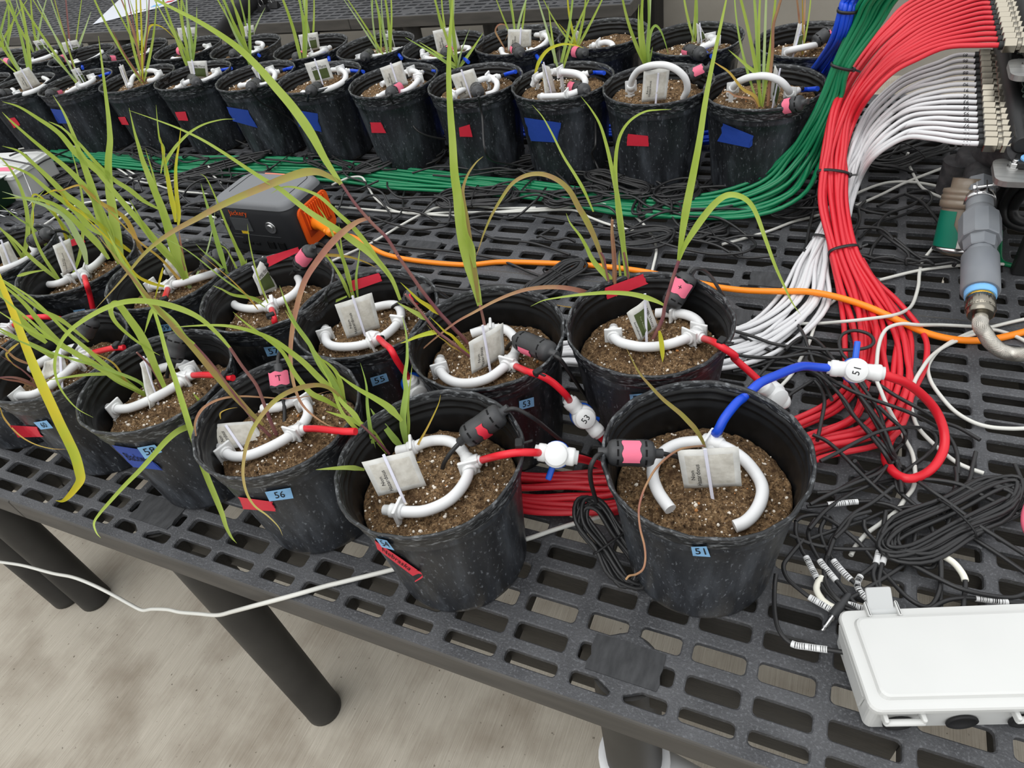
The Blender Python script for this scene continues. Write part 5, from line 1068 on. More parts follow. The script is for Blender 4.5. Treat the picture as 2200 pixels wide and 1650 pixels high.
gq = S3(0, 365, 1.731)
for k, pts, w, m, bp in (('58', ((540, 830), (450, 785), (330, 715), (200, 635), (90, 542), (0, 468), (-60, 420)), 9, 'leafg', (560, 850)), ('58', ((545, 835), (520, 790), (400, 742), (250, 698), (100, 648), (0, 600), (-60, 570)), 7, 'leafd', (560, 850)), ('60', ((330, 640), (230, 560), (150, 518), (60, 450), (0, 404), (-60, 350)), 9, 'leafg', (200, 800)),
                         ('56', ((980, 950), (900, 870), (800, 760), (720, 665), (620, 555), (520, 435), (430, 325), (360, 240)), 14, 'leafo', (1010, 1000)), ('57', ((960, 520), (920, 470), (850, 400), (740, 310)), 4, 'leaft', (1000, 540)), ('55', ((1290, 470), (1200, 510), (1120, 558), (1040, 640), (985, 720), (945, 785)), 8, 'leafg', (1345, 520)),
                         ('56', ((1270, 850), (1250, 790), (1180, 690), (1100, 585), (1060, 520)), 9, 'leafg', (1010, 1000)), ('59', ((640, 440), (560, 420), (500, 385), (440, 298), (330, 188), (220, 92)), 7, 'leafy', (690, 440)), ('59', ((720, 440), (680, 420), (600, 332), (520, 268), (420, 168), (330, 90)), 6, 'leaft', (690, 440)),
                         ('61', ((230, 420), (200, 380), (150, 300), (118, 205), (130, 120), (170, 70)), 7, 'leafg', (240, 430)), ('57', ((1000, 520), (840, 412), (700, 302), (560, 228)), 4, 'leafd', (1000, 540)), ('60', ((210, 830), (150, 802), (80, 742), (0, 690)), 5, 'stem', (220, 830)), ('59', ((700, 450), (640, 300), (600, 150), (570, 20), (540, -80)), 9, 'leafg', (690, 440)),
                         ('61', ((260, 420), (300, 300), (310, 150), (290, 20), (260, -90)), 7, 'leafg', (240, 430)), ('61', ((230, 420), (120, 330), (40, 250), (-40, 190)), 9, 'leafg', (240, 430)), ('59', ((700, 450), (760, 330), (790, 220), (800, 150)), 4, 'leafp', (690, 440)), ('57', ((1010, 530), (960, 400), (930, 280), (920, 200)), 4, 'leafg', (1000, 540))):
    B_(k, gq, pts, w, m, base=gq(bp)[0])
# ------------------------------------------------------------------ tube bundles
def tie_on(root, pts, r, col='cable'):
    c = Vector((0, 0, 0))
    for p in pts: c += p
    c /= len(pts); far = max(pts, key=lambda p: (p - c).length); ex = (far - c).normalized()
    return c, ex
VF = (RM @ Vector((0, 0, -1))).normalized()
def bundle(name, label, n, secs, r, m, starts=None, ties=(), layers=2, jit=.1, seed=1, cat='tube bundle', lz=1.7, per=5):
    rd = random.Random(seed)
    root = empty(name, U(*[(secs[-1][0][i] + secs[-1][1][i]) / 2 for i in (0, 1)], 0), label, cat)
    S0 = [(i + .5) / n for i in range(n)]; paths = []
    for i in range(n):
        ph = rd.uniform(0, 6.28); lay = i % layers; P = []
        if starts: P += starts(i)
        for k, (a, b_, z) in enumerate(secs):
            s = min(.985, max(.015, S0[i] + jit * math.sin(ph + k * (.45 if starts and k < 5 else 1.0)) * (0.35 if k in ties else 1) * (min(1, k / 5) if starts else 1)))
            l2 = lay + .35 * math.sin(ph + k * .8)
            if starts: l2 *= min(1, k / 4)
            pu, pv = a[0] + (b_[0] - a[0]) * s, a[1] + (b_[1] - a[1]) * s
            if z > .06 and (k >= 4 or not starts):        # in the air a bundle is round: spread it square to its own run, not over the bench
                mid = U((a[0] + b_[0]) / 2, (a[1] + b_[1]) / 2, z); P.append(UP(pu, pv, mid - VF * (l2 * r * lz), VF))
            else: P.append(U(pu, pv, z + l2 * r * lz * (1 if abs(b_[1] - a[1]) + abs(b_[0] - a[0]) > 60 or m != 'redb' else 2.4)))
        paths.append(P); mb = MB(); tube(mb, spline(P, per), r, 8); mb.build('tube', M[m], root)
    off = len(starts(0)) if starts else 0
    for k in ties:
        pts = [P[off + k] for P in paths]; d = Vector((0, 0, 0))
        for P in paths:
            j = off + k; d += (P[min(j + 1, len(P) - 1)] - P[max(j - 1, 0)]).normalized()
        d.normalize(); c = sum(pts, Vector((0, 0, 0))) / n
        ex = (UP(*secs[k][1], c, VF) - UP(*secs[k][0], c, VF)) if secs[k][2] > .06 else (U(*secs[k][1], secs[k][2]) - U(*secs[k][0], secs[k][2])); ex = (ex - d * ex.dot(d)).normalized(); ey = d.cross(ex)
        hx = max(abs((p - c).dot(ex)) for p in pts) + r * 1.25; hy = max(abs((p - c).dot(ey)) for p in pts) + r * 1.25
        L_ = [c + ex * (hx * math.copysign(abs(math.cos(a)) ** .75, math.cos(a))) + ey * (hy * math.copysign(abs(math.sin(a)) ** .75, math.sin(a))) for a in [2 * PI * q / 28 for q in range(28)]]
        mb = MB(); V = []; Fc = []
        for p_ in L_:
            o = (p_ - c).normalized(); V += [p_ - d * .0028, p_ - d * .0028 + o * .0016, p_ + d * .0028 + o * .0016, p_ + d * .0028]
        for q in range(28):
            w_ = (q + 1) % 28
            for e in range(4): Fc.append((q * 4 + e, q * 4 + (e + 1) % 4, w_ * 4 + (e + 1) % 4, w_ * 4 + e))
        mb.add(V, Fc); box(mb, c + ex * (hx + .002) + ey * (hy * .2), (.007, .009, .008), axes=(ex, ey, d), bev=.001); box(mb, c + ex * (hx + .009) + ey * hy * .4, (.014, .0012, .004), axes=((ex + ey * .4).normalized(), ey, d))
        mb.build('zip_tie', M['cable'], root)
    return root, paths
def curve2(top, bot):                          # sections of a fan from its two outer tubes (px, py, z)
    return [((a[0], a[1]), (b_[0], b_[1]), (a[2] + b_[2]) / 2) for a, b_ in zip(top, bot)]
RX, RZ = .2565, .33                            # red rail
WX, WZ = .262, .24                             # white rail
RY = lambda i: 1.27 + .0302 * (15 - i)
WY_ = [U(2098 + 9 * i / 15, 119 + 190 * i / 15, WZ).y for i in range(16)]
WXs = [U(2098 + 9 * i / 15, 119 + 190 * i / 15, WZ).x for i in range(16)]
def red_start(i): return [Vector((RX + .012, RY(i), RZ + TZ)), Vector((RX - .03, RY(i), RZ + TZ + .001))]
redsec = curve2(((1955, 0, .325), (1901, 50, .31), (1861, 100, .29), (1818, 167, .25), (1788, 233, .21), (1768, 317, .165), (1761, 372, .13)),
                ((2035, 105, .33), (1968, 130, .32), (1918, 157, .30), (1868, 208, .26), (1835, 265, .21), (1818, 330, .16), (1818, 375, .13)))
redsec += [((1762, 440), (1820, 445), .095), ((1783, 538), (1842, 542), .05), ((1800, 620), (1900, 625), .022), ((1811, 700), (1952, 705), .012), ((1812, 770), (1962, 775), .010), ((1800, 825), (1960, 850), .010), ((1770, 865), (1915, 945), .010), ((1712, 897), (1765, 985), .010),
           ((1600, 935), (1620, 1050), .010), ((1450, 1000), (1450, 1040), .012), ((1325, 1008), (1325, 1102), .010), ((1220, 1010), (1220, 1104), .010), ((1110, 1014), (1110, 1096), .010), ((1000, 998), (1000, 1054), .010), ((880, 948), (880, 1000), .010)]
bundle('red_tube_bundle', 'bundle of red tubes from the upper valve rail to the front pots', 16, redsec, .0049, 'redb', red_start, (6, 8), 2, .09, 3)
# a stray red tube wide of the bundle
mb = MB(); tube(mb, spline([U(*g_b3(q)[0], z) for q, z in (((1150, 20), .05), ((1230, 150), .03), ((1370, 280), .02), ((1500, 430), .012), ((1555, 520), .01), ((1572, 600), .01), ((1555, 720), .01), ((1500, 840), .01), ((1440, 960), .01), ((1360, 1090), .008), ((1330, 1170), .008))], 6), .0049, 8)
mb.top('stray_red_tube', M['redb'], 'single red tube bowed away to the right of the red bundle', 'tube')
def white_start(i): return [Vector((WXs[i] + .012, WY_[i], WZ + TZ)), Vector((WXs[i] - .035, WY_[i], WZ + TZ + .0015))]
whsec = curve2(((2018, 128, .238), (1968, 150, .225), (1925, 175, .20), (1872, 225, .165), (1838, 285, .13), (1818, 350, .10), (1800, 410, .075)),
               ((2001, 303, .24), (1951, 302, .232), (1908, 325, .21), (1872, 357, .17), (1848, 400, .13), (1830, 440, .10), (1822, 475, .075)))
whsec += [((1748, 514), (1786, 520), .035), ((1712, 565), (1785, 575), .015), ((1665, 635), (1780, 660), .010), ((1590, 690), (1690, 745), .008), ((1500, 705), (1570, 790), .008), ((1380, 712), (1390, 800), .008), ((1222, 735), (1222, 785), .008), ((1100, 745), (1100, 800), .008), ((980, 730), (980, 780), .008)]
bundle('white_tube_bundle', 'bundle of white tubes from the lower valve rail to the second row', 16, whsec, .0046, 'whiteb', white_start, (7,), 2, .12, 5)
grsec = [((1905, -60), (1985, -60), .47), ((1848, 0), (1925, 0), .42), ((1830, 50), (1892, 55), .375), ((1792, 138), (1826, 148), .30), ((1766, 205), (1812, 212), .24), ((1732, 267), (1782, 285), .18), ((1680, 330), (1764, 350), .115), ((1612, 385), (1720, 425), .06), ((1500, 420), (1598, 468), .025), ((1367, 420), (1370, 466), .012), ((1230, 402), (1230, 445), .010), ((1134, 388), (1134, 426), .010), ((1030, 376), (1030, 416), .010), ((934, 366), (934, 410), .010), ((834, 356), (834, 404), .010), ((734, 346), (734, 394), .010), ((600, 338), (600, 384), .010), ((480, 336), (480, 378), .010), ((380, 335), (380, 370), .010), ((280, 332), (280, 362), .010), ((200, 326), (200, 352), .010), ((110, 322), (110, 346), .010)]
bundle('green_tube_bundle', 'bundle of green tubes sweeping down and along the near back row', 16, grsec, .0048, 'green', None, (3, 11, 16), 2, .1, 7)
blsec = [((1850, -60), (1890, -60), .47), ((1812, 0), (1842, 0), .42), ((1806, 18), (1834, 26), .405), ((1788, 80), (1820, 84), .35), ((1760, 122), (1798, 128), .28), ((1728, 160), (1772, 168), .20), ((1690, 195), (1745, 210), .13), ((1620, 240), (1660, 268), .06), ((1500, 272), (1510, 310), .015), ((1322, 270), (1322, 294), .010), ((1140, 270), (1140, 292), .010), ((960, 268), (960, 286), .010), ((760, 266), (760, 282), .010), ((520, 266), (520, 282), .010)]
bundle('blue_tube_bundle', 'bundle of blue tubes dropping behind the near back row at right', 12, blsec, .0048, 'blue', None, (2,), 2, .1, 9)
# numbers on the white tubes
wb = [o for o in COL.objects if o.name.startswith('white_tube_bundle')][0]
for i in range(16):
    c = Vector((WXs[i] - .022, WY_[i], WZ + TZ + .001)); vc = (CP - c).normalized(); ex = Vector((-1, 0, 0)); ey = (vc.cross(ex)).normalized()
    up = ex.cross(ey); up = up if up.dot(vc) > 0 else -up
    mb = MB(); text_on(mb, str(85 + i), c + up * .0052, ex, ey * (1 if ex.cross(ey).dot(vc) > 0 else -1), .0098); mb.build('tube_number', M['ink'], wb)

# ------------------------------------------------------------------ valve manifolds
def manifold(name, label, ys, xs, z, body_len, lab):
    yc = sum(ys) / len(ys); x0 = sum(xs) / len(xs)
    root = empty(name, (x0 + .1, yc, z + TZ - .03), label, 'valve manifold')
    mb0 = MB(); rod(mb0, (0, 0, 0), (.006, 0, 0), .0068, 14); mb0.v = mb0.v
    f1 = MB(); rod(f1, (-.002, 0, 0), (.006, 0, 0), .0075, 14, 1); rod(f1, (.005, 0, 0), (.026, 0, 0), .0142, 6, 0, .0012, False); rod(f1, (.026, 0, 0), (.032, 0, 0), .011, 14); rod(f1, (.032, 0, 0), (.046, 0, 0), .0146, 6, 0, .0012, False)
    fm = f1.mesh('fitting', [M['nickel'], M['valveblack']])
    for y, x in zip(ys, xs):
        inst('fitting', fm, root, (x - root.location.x - .002, y - yc, .03), 0)
    pitch = abs(ys[1] - ys[0]); bm = MB()
    box(bm, (0, 0, 0), (.10, pitch * .93, .05), bev=.002); rod(bm, (.0, 0, .02), (.0, 0, .034), pitch * .42, 12, 0, .002)
    vm = bm.mesh('valve_block', M['valveblack'])
    for y, x in zip(ys, xs): inst('valve_block', vm, root, (x + .095 - root.location.x, y - yc, .025))
    # looping coil wires over the blocks
    rd = random.Random(name); mb = MB()
    for y, x in zip(ys, xs):
        for q in range(3):
            c = Vector((x + .075 + .022 * q, y, z + TZ + .036)); a0 = rd.uniform(0, 6.28)
            tube(mb, spline([c + Vector((.016 * math.cos(a0 + k * 1.05), .013 * math.sin(a0 + k * 1.05), .004 * math.sin(k * 2 + q) + .003 * q)) for k in range(6)], 4, True), .0016, 5, closed=True)
    o = mb.build('coil_wires', M['wire'], root); o['kind'] = 'stuff'
    ya, yb = min(ys) - .02, max(ys) + .02
    mb = MB(); rod(mb, (x0 + .052, ya, z + TZ + .008), (x0 + .052, yb, z + TZ + .008), .016, 20, 0, .003); mb.build('supply_rail', M['valveblack'], root)
    # end plate with bolts
    P = Vector((x0 + .11, ya - .035, z + TZ - .03)); mb = MB(); ou = [P + Vector((x, y, zz_)) for zz_ in (0, .010) for x, y in rrect(.19, .085, .018)]
    k = len(ou) // 2; loft(mb, [ou[:k], ou[k:]]); mb.build('mounting_plate', M['plate'], root)
    for dx, dy, hx in ((-.065, .012, 1), (-.032, .036, 1)):
        Q = P + Vector((dx, dy, .010)); mb = MB(); rod(mb, Q, Q + Vector((0, 0, .002)), .0105, 18); rod(mb, Q + Vector((0, 0, .002)), Q + Vector((0, 0, .009)), .0085, 6, 0, .001, False); rod(mb, Q + Vector((0, 0, .009)), Q + Vector((0, 0, .014)), .0045, 12, 0, .001); mb.build('bolt', M['steel'], root)
    Q = P + Vector((-.046, .020, .012)); mb = MB(); box(mb, Q + Vector((0, .0, .004)), (.034, .036, .012), bev=.002); mb.build('end_block', M['valveblack'], root)
    mb = MB(); rod(mb, Q + Vector((0, -.002, .010)), Q + Vector((0, -.002, .013)), .0125, 18); mb.build('sealing_ring', M['lightblue'], root)
    mb = MB(); rod(mb, Q + Vector((0, -.002, .012)), Q + Vector((0, -.002, .015)), .0075, 14, 0, .001); mb.build('brass_port', M['brass'], root)
    if lab:
        mb = MB(); n = Vector((-.25, -.2, 1)).normalized(); A = Vector((x0 + .088, ya + .03, z + TZ + .046)); ex = Vector((1, 0, .25)).normalized(); ey = n.cross(ex).normalized()
        a1 = A - ex * .028 - ey * .034; V = lambda u, v, h=0: a1 + ex * u + ey * v + n * h
        mb.add([V(0, 0), V(.022, 0), V(.022, .068), V(0, .068)], [(0, 1, 2, 3)], 0, False); mb.add([V(.022, 0), V(.056, 0), V(.056, .068), V(.022, .068)], [(0, 1, 2, 3)], 1, False)
        mb.add([V(0, 0, -.012), V(.056, 0, -.012), V(.056, .068, -.012), V(0, .068, -.012)], [(3, 2, 1, 0)], 0, False)
        mb.add([V(0, 0), V(.056, 0), V(.056, 0, -.012), V(0, 0, -.012)], [(3, 2, 1, 0)], 0, False); mb.add([V(0, 0), V(0, .068), V(0, .068, -.012), V(0, 0, -.012)], [(0, 1, 2, 3)], 0, False)
        lo = mb.build('rating_label', [M['teal'], M['paper']], root)
        mb = MB(); text_on(mb, 'CE', V(.011, .048, .0006), ey, -ex, .018); text_on(mb, 'C', V(.011, .014, .0006), ey, -ex, .02); sub('mark', mb, M['white'], lo, root)
        mb = MB()
        for k, s in enumerate(('252-P4-3217', 'SERIES 15 24VDC', 'MAX 100 PSI')): text_on(mb, s, V(.029 + .009 * k, .034, .0006), ey, -ex, .0082 if k == 0 else .0062)
        sub('printed_line', mb, M['ink'], lo, root)
    return root
manifold('valve_manifold', 'lower black valve manifold with nickel fittings feeding the white tubes', WY_, WXs, WZ, .1, True)
manifold('valve_manifold', 'upper black valve manifold with nickel fittings feeding the red tubes', [RY(i) for i in range(16)], [RX] * 16, RZ, .1, False)
# stand under the manifolds
r = empty('manifold_stand', (.44, 1.35, TZ), 'dark support stand holding the valve manifolds over the back bench', 'stand')
for x, y in ((.36, 1.02), (.52, 1.02), (.36, 1.72), (.52, 1.72)):
    mb = MB(); box(mb, (x, y, TZ + .15), (.025, .025, .30), bev=.003); mb.build('upright', M['valveblack'], r)
mb = MB(); box(mb, (.44, 1.36, TZ + .198), (.22, .74, .012), bev=.003); mb.build('shelf', M['valveblack'], r)
mb = MB(); box(mb, (.45, 1.48, TZ + .29), (.20, .52, .012), bev=.003); mb.build('upper_shelf', M['valveblack'], r)

# ------------------------------------------------------------------ gray pipe run, strainer and braided hose
A = U(2106, 628, .085); Bp = U(2104, 352, .155)
A = Vector(A); ax = (Bp - A); Lp = ax.length; ax.normalize()
root = empty('pipe_run', (A.x, A.y, TZ), 'gray pipe run with unions rising from the braided hose to the manifold', 'pipe')
sc = lambda px, P: px * mpp(P)
def at_t(t): return A + ax * (Lp * t)
def px_t(py):                                  # where along the pipe a pixel row falls
    lo, hi = -.3, 1.2
    for _ in range(40):
        m_ = (lo + hi) / 2; P = at_t(m_); q = RM.transposed() @ (P - CP); yy = H / 2 - F * q.y / -q.z
        if yy > py: lo = m_
        else: hi = m_
    return lo
def seg(name, y0, y1, w0, w1, m, n=28, par=root, bev=.002, smooth=True):
    t0, t1 = px_t(y0), px_t(y1); P0, P1 = at_t(t0), at_t(t1); r0, r1 = w0 * mpp(P0) / 2, w1 * mpp(P1) / 2; L_ = (P1 - P0).length; mb = MB()
    lathe(mb, [(r0 - bev, 0), (r0, bev), (r1, L_ - bev), (r1 - bev, L_)], n, 0, P0, None, ax, smooth); return mb.build(name, M[m], par)
seg('coupling', 628, 552, 74, 70, 'gray')
seg('pipe', 560, 528, 52, 50, 'gray', bev=.0005)
seg('union_collar', 540, 515, 62, 66, 'gray', 8, smooth=False)
seg('union_nut', 520, 470, 80, 78, 'gray', 10, smooth=False)
seg('union_shoulder', 474, 452, 74, 52, 'gray')
seg('pipe', 455, 405, 50, 54, 'gray', bev=.0005)
seg('hex_adapter', 425, 395, 60, 60, 'gray', 8, smooth=False)
seg('elbow_neck', 398, 366, 56, 54, 'darkpvc')
# pipe clamp
t = px_t(432); P = at_t(t); r0 = 27.5 * mpp(P); mb = MB(); lathe(mb, [(r0, -.008), (r0 + .002, -.008), (r0 + .002, .008), (r0, .008)], 28, 0, P, None, ax)
up = (CP - P); up = (up - ax * up.dot(ax)).normalized(); sd = ax.cross(up); sd = sd if sd.x > 0 else -sd
for o_ in (-.0075, .0075): box(mb, P + up * (r0 + .008) + sd * (o_ + .004), (.0018, .016, .018), axes=(sd, ax, up))
mb.build('pipe_clamp', M['steel'], root)
Q = P + up * (r0 + .010) + sd * .004; mb = MB(); rod(mb, Q - sd * .012, Q + sd * .034, .0028, 10); rod(mb, Q + sd * .016, Q + sd * .024, .0068, 6, 0, .0008, False); rod(mb, Q - sd * .014, Q - sd * .009, .006, 6, 0, .0008, False); mb.build('clamp_bolt', M['steel'], root)
# dark cap and drop pipe behind, up to the manifold
Pc = at_t(px_t(372)); mb = MB(); c = Vector((Pc.x + .005, Pc.y + .045, Pc.z)); lathe(mb, [(.043, -.05), (.045, -.048), (.045, .018), (.042, .022), (.0, .0225)], 32, 0, c); mb.build('dark_tee', M['darkpvc'], root)
mb = MB(); rod(mb, c + Vector((0, 0, .01)), Vector((.30, WY_[-1] - .01, WZ + TZ)), .026, 24); mb.build('riser', M['darkpvc'], root)
mb = MB(); rod(mb, c + Vector((-.035, -.005, -.06)), c + Vector((-.035, -.005, .005)), .03, 24); mb.build('dark_tee', M['darkpvc'], root)
# brass and hose end
def ring_at(name, py0, py1, w, m, n=24, w1=None, knurl=0):
    t0, t1 = px_t(py0), px_t(py1); P0, P1 = at_t(t0), at_t(t1); L_ = (P1 - P0).length; r0 = w * mpp(P0) / 2; r1 = (w1 or w) * mpp(P1) / 2; mb = MB()
    lathe(mb, [(r0 - .001, 0), (r0, .001), (r1, L_ - .001), (r1 - .001, L_)], n, 0, P0, (lambda a, r, z: knurl * (1 if int(a / (2 * PI) * n) % 2 else -1)) if knurl else None, ax); return mb.build(name, M[m], root)
ring_at('sealing_tape', 640, 622, 60, 'lightblue'); ring_at('brass_nipple', 650, 628, 52, 'brass'); ring_at('knurled_nut', 668, 644, 57, 'nickel', 80, 55, .0003); ring_at('knurled_nut', 678, 664, 50, 'nickel', 40, 57)
ring_at('ferrule', 690, 672, 31, 'nickel')
E0 = at_t(px_t(686)); hp = [E0, at_t(px_t(700))] + [U(*g_b3(q)[0], z) for q, z in (((1945, 500), .06), ((1985, 560), .05), ((2050, 610), .042), ((2130, 632), .04), ((2240, 632), .05), ((2340, 610), .06))]
rh = 14.5 * mpp(E0); sp = spline(hp, 14); mb = MB()
tube(mb, sp, rh * .96, 20); hs = mb.build('braided_hose', M['braid'], root)
mb = MB(); T_ = []
fr = Vector((0, 0, 1)); acc = 0
for k in range(26):                            # the wires of the braid wind both ways round the hose
    for sg in (-1, 1):
        pl = []; s = 0
        for i in range(len(sp)):
            if i: s += (sp[i] - sp[i - 1]).length
            d = (sp[min(i + 1, len(sp) - 1)] - sp[max(i - 1, 0)]).normalized(); e1 = (Vector((0, 0, 1)) - d * d.z).normalized(); e2 = d.cross(e1)
            a = 2 * PI * k / 26 + sg * s / rh * 1.25; pl.append(sp[i] + (e1 * math.cos(a) + e2 * math.sin(a)) * rh)
        tube(mb, spline(pl, 2), .0008, 4, caps=False)
o = sub('braid_wires', mb, M['braid'], hs, root); o['kind'] = 'stuff'
# strainer beside the pipe
Cs = U(2072, 452, .10); root = empty('water_strainer', (Cs.x, Cs.y, TZ), 'smoky clear water strainer with a teal label beside the gray pipe', 'strainer')
dn = (U(2052, 515, .045) - U(2076, 415, .125)).normalized(); top = U(2078, 418, .125)
mb = MB(); lathe(mb, [(.030, -.03), (.030, -.012), (.041, -.01), (.042, -.003), (.040, -.001), (.042, .002), (.042, .008), (.040, .010), (.0425, .012), (.0425, .022), (.037, .026)], 28, 0, top, None, dn); mb.build('collar', M['clear'], root)
mb = MB(); lathe(mb, [(.036, .02), (.037, .03), (.036, .095), (.031, .108), (.018, .115)], 28, 0, top, None, dn); mb.build('bowl', M['clear'], root)
toC = (CP - top); toC = (toC - dn * toC.dot(dn)).normalized(); sd = dn.cross(toC); sd = sd if sd.x > 0 else -sd
mb = MB(); V = []; Fc = []
for j, tt in enumerate((.030, .055, .072, .098)):
    for i in range(9):
        an = -1.5 + (1.25 if j < 2 else 1.55) * i / 8; V.append(top + dn * tt + (toC * math.cos(an) + sd * math.sin(an)) * .0378)
for j in range(3):
    for i in range(8): Fc.append((j * 9 + i, j * 9 + i + 1, j * 9 + i + 10, j * 9 + i + 9))
mb.add(V, Fc, 0); mb.v += []; mb.build('teal_label', M['teal'], root)
mb = MB(); V = []; 
for j, tt in enumerate((.076, .098)):
    for i in range(6): an = .06 + .62 * i / 5; V.append(top + dn * tt + (toC * math.cos(an) + sd * math.sin(an)) * .0378)
mb.add(V, [(i, i + 1, i + 7, i + 6) for i in range(5)]); mb.build('pale_label', M['paper'], root)
mb = MB(); lathe(mb, [(.0365, .099), (.038, .100), (.038, .106), (.034, .108)], 24, 0, top, None, dn); Q = top + dn * .103 + (toC * .75 + sd * .66).normalized() * .036; rod(mb, Q, Q + (toC * .75 + sd * .66) * .012, .005, 6, 0, .001, False); mb.build('drain_screw', M['steel'], root)
# ------------------------------------------------------------------ cords and cables lying on the bench
def lay(g, pts, z=.006):                       # (x, y) or (x, y, z) pixels on the bench top
    o = []
    for q in pts: P = g((q[0], q[1]))[0] if g else (q[0], q[1]); o.append(U(P[0], P[1], q[2] if len(q) > 2 else z))
    return o
def cord(name, pts, r, m, label, cat='cable', group=None, per=7, n=8):
    mb = MB(); tube(mb, spline(pts, per), r, n); return mb.top(name, M[m], label, cat, group)
OR = lay(gps, ((1640, 895, .07), (1720, 912, .069), (1800, 915, .066), (1880, 945, .052))) + lay(None, ((760, 510, .036), (790, 527, .018), (830, 547, .009), (900, 561), (1000, 569), (1075, 563), (1168, 565), (1268, 570), (1368, 581), (1450, 597), (1520, 612))) + lay(g_b3, ((230, 202, .012), (400, 222, .02), (600, 228, .026), (800, 230, .03), (1000, 267, .034), (1200, 332, .034), (1400, 422, .026), (1550, 490, .012), (1700, 530), (1850, 545), (2000, 535), (2196, 490), (2400, 430)))
mb = MB(); tube(mb, spline(OR, 8), .0062, 10)
oc = empty('orange_power_cord', OR[0], 'orange power cord running from the power station across the bench', 'power cord')
mb.build('cord', M['orange'], oc)
PX = Vector((-1.1985, .893, TZ + .066))
mb = MB(); d = (OR[1] - PX).normalized(); L_ = (OR[1] - PX).length
lathe(mb, [(.018, .004), (.019, .007), (.018, .02), (.0125, .032), (.0105, L_ - .012), (.0125, L_ - .010), (.0125, L_ + .004), (.008, L_ + .008)], 16, 0, PX, None, d); mb.build('plug', M['orange'], oc)
WL = [('white cable bending beside the power station, running right over the tangle', g_a2, ((-60, 1190), (0, 1162, .03), (60, 1142, .03), (130, 1142, .03), (165, 1195, .02), (220, 1280), (310, 1345), (420, 1373), (560, 1376), (720, 1366), (1000, 1368), (1200, 1360), (1480, 1352), (1600, 1400), (1720, 1445), (1900, 1492))),
      ('white cable swinging down in a wide arc behind the green sachet pot', g_a2, ((-40, 1330), (200, 1352), (450, 1372), (700, 1388), (900, 1372), (1200, 1348), (1450, 1332, .012), (1600, 1316, .016), (1720, 1316, .016), (1820, 1345), (1920, 1420), (2000, 1520), (2026, 1610), (2005, 1720), (1985, 1800))),
      ('white cable crossing diagonally up from the orange cord to the green tubes', g_a2, ((-60, 1680), (60, 1625), (200, 1560), (400, 1440), (550, 1362, .012), (640, 1332, .014), (850, 1326), (1000, 1340), (1250, 1338))),
      ('white cable passing behind the grass to the corner of the power station', g_a1, ((120, 960), (330, 927), (460, 940), (560, 968), (700, 1010), (800, 1080), (900, 1140), (1010, 1190), (1150, 1230), (1340, 1247))),
      ('white cable kinked upward beside the power station', g_a1, ((730, 1065), (800, 1112), (870, 1160), (1000, 1182), (1130, 1160), (1240, 1120, .02), (1335, 1070, .04), (1365, 1120, .03), (1425, 1180, .01))),
      ('white cable looping back in front of the gray enclosure', g_a1, ((250, 1470), (310, 1430), (400, 1370), (500, 1320), (600, 1298), (760, 1290), (850, 1325), (830, 1372), (730, 1432))),
      ('short white cable between the pots and the front of the power station', g_a1, ((1120, 1480), (1180, 1450), (1260, 1410), (1340, 1392), (1390, 1402))),
      ('white cable hooking down from the strainer onto the red bundle', gz3, ((1480, -390, .03), (1430, -290, .02), (1330, -160), (1300, -50), (1290, 60), (1245, 205), (1180, 270, .02), (1060, 312, .036), (800, 347, .038), (620, 365, .03), (450, 378), (200, 380), (0, 366), (-150, 360))),
      ('white cable crossing the red bundle then down through the tangle', gz3, ((1790, 408), (1500, 393), (1300, 392, .028), (1150, 382, .036), (1040, 412, .038), (985, 470, .038), (950, 570, .038), (935, 700, .036), (930, 850, .036), (970, 960, .036), (1020, 1080, .034), (1100, 1230, .02), (1180, 1380), (1240, 1500), (1262, 1640), (1262, 1720), (1240, 1800), (1180, 1880), (1100, 1990), (960, 2100), (850, 2180), (760, 2280), (710, 2370))),
      ('white cable passing under the braided hose and down beside the red loop', gz3, ((2260, 330), (2100, 365), (1950, 402), (1780, 442, .012), (1600, 520), (1460, 612), (1380, 685, .016), (1320, 770, .022), (1262, 870, .022), (1232, 980), (1226, 1080), (1262, 1220), (1320, 1312), (1450, 1440), (1600, 1560), (1720, 1620), (1850, 1665))),
      ('white cable in a wide curve over the bare slots under the braided hose', gz3, ((2260, 560), (2100, 480), (1920, 432), (1800, 462, .012), (1640, 520), (1480, 600), (1400, 690), (1372, 770), (1400, 880), (1480, 1000), (1600, 1130), (1750, 1222), (1900, 1267), (2080, 1282), (2260, 1278))),
      ('gray white cable running up to the dark tee of the pipe', g_a3, ((1100, 1332), (1280, 1252), (1420, 1182), (1600, 1110), (1740, 1060), (1850, 1032))),
      ('gray white cable sagging to the strainer collar', g_a3, ((1040, 1290), (1150, 1232), (1300, 1180), (1450, 1172), (1600, 1192), (1740, 1232, .03))),
      ('gray white cable dropping from the valves to the strainer', g_a3, ((1450, 985, .03), (1442, 1010, .02), (1462, 1080), (1530, 1200), (1620, 1255), (1735, 1292, .02))),
      ('white cable leading left from the white bundle toward the black coil', g_a3, ((880, 1385), (790, 1408), (700, 1432), (550, 1490), (380, 1540), (250, 1575))),
      ('white cable that passes behind the gray pipe coupling', g_b3, ((1262, 155, .008), (1500, 97), (1700, 68), (1900, 52), (2040, 52), (2240, 58))),
      ('loose white cable straying from the right of the white bundle', g_b3, ((1000, 268), (900, 350), (850, 440), (810, 560), (760, 655), (700, 760), (620, 850), (590, 900)))]
for lb, g, pts in WL: cord('white_cable', lay(g, pts), .0032, 'whitecord', lb, 'cable')
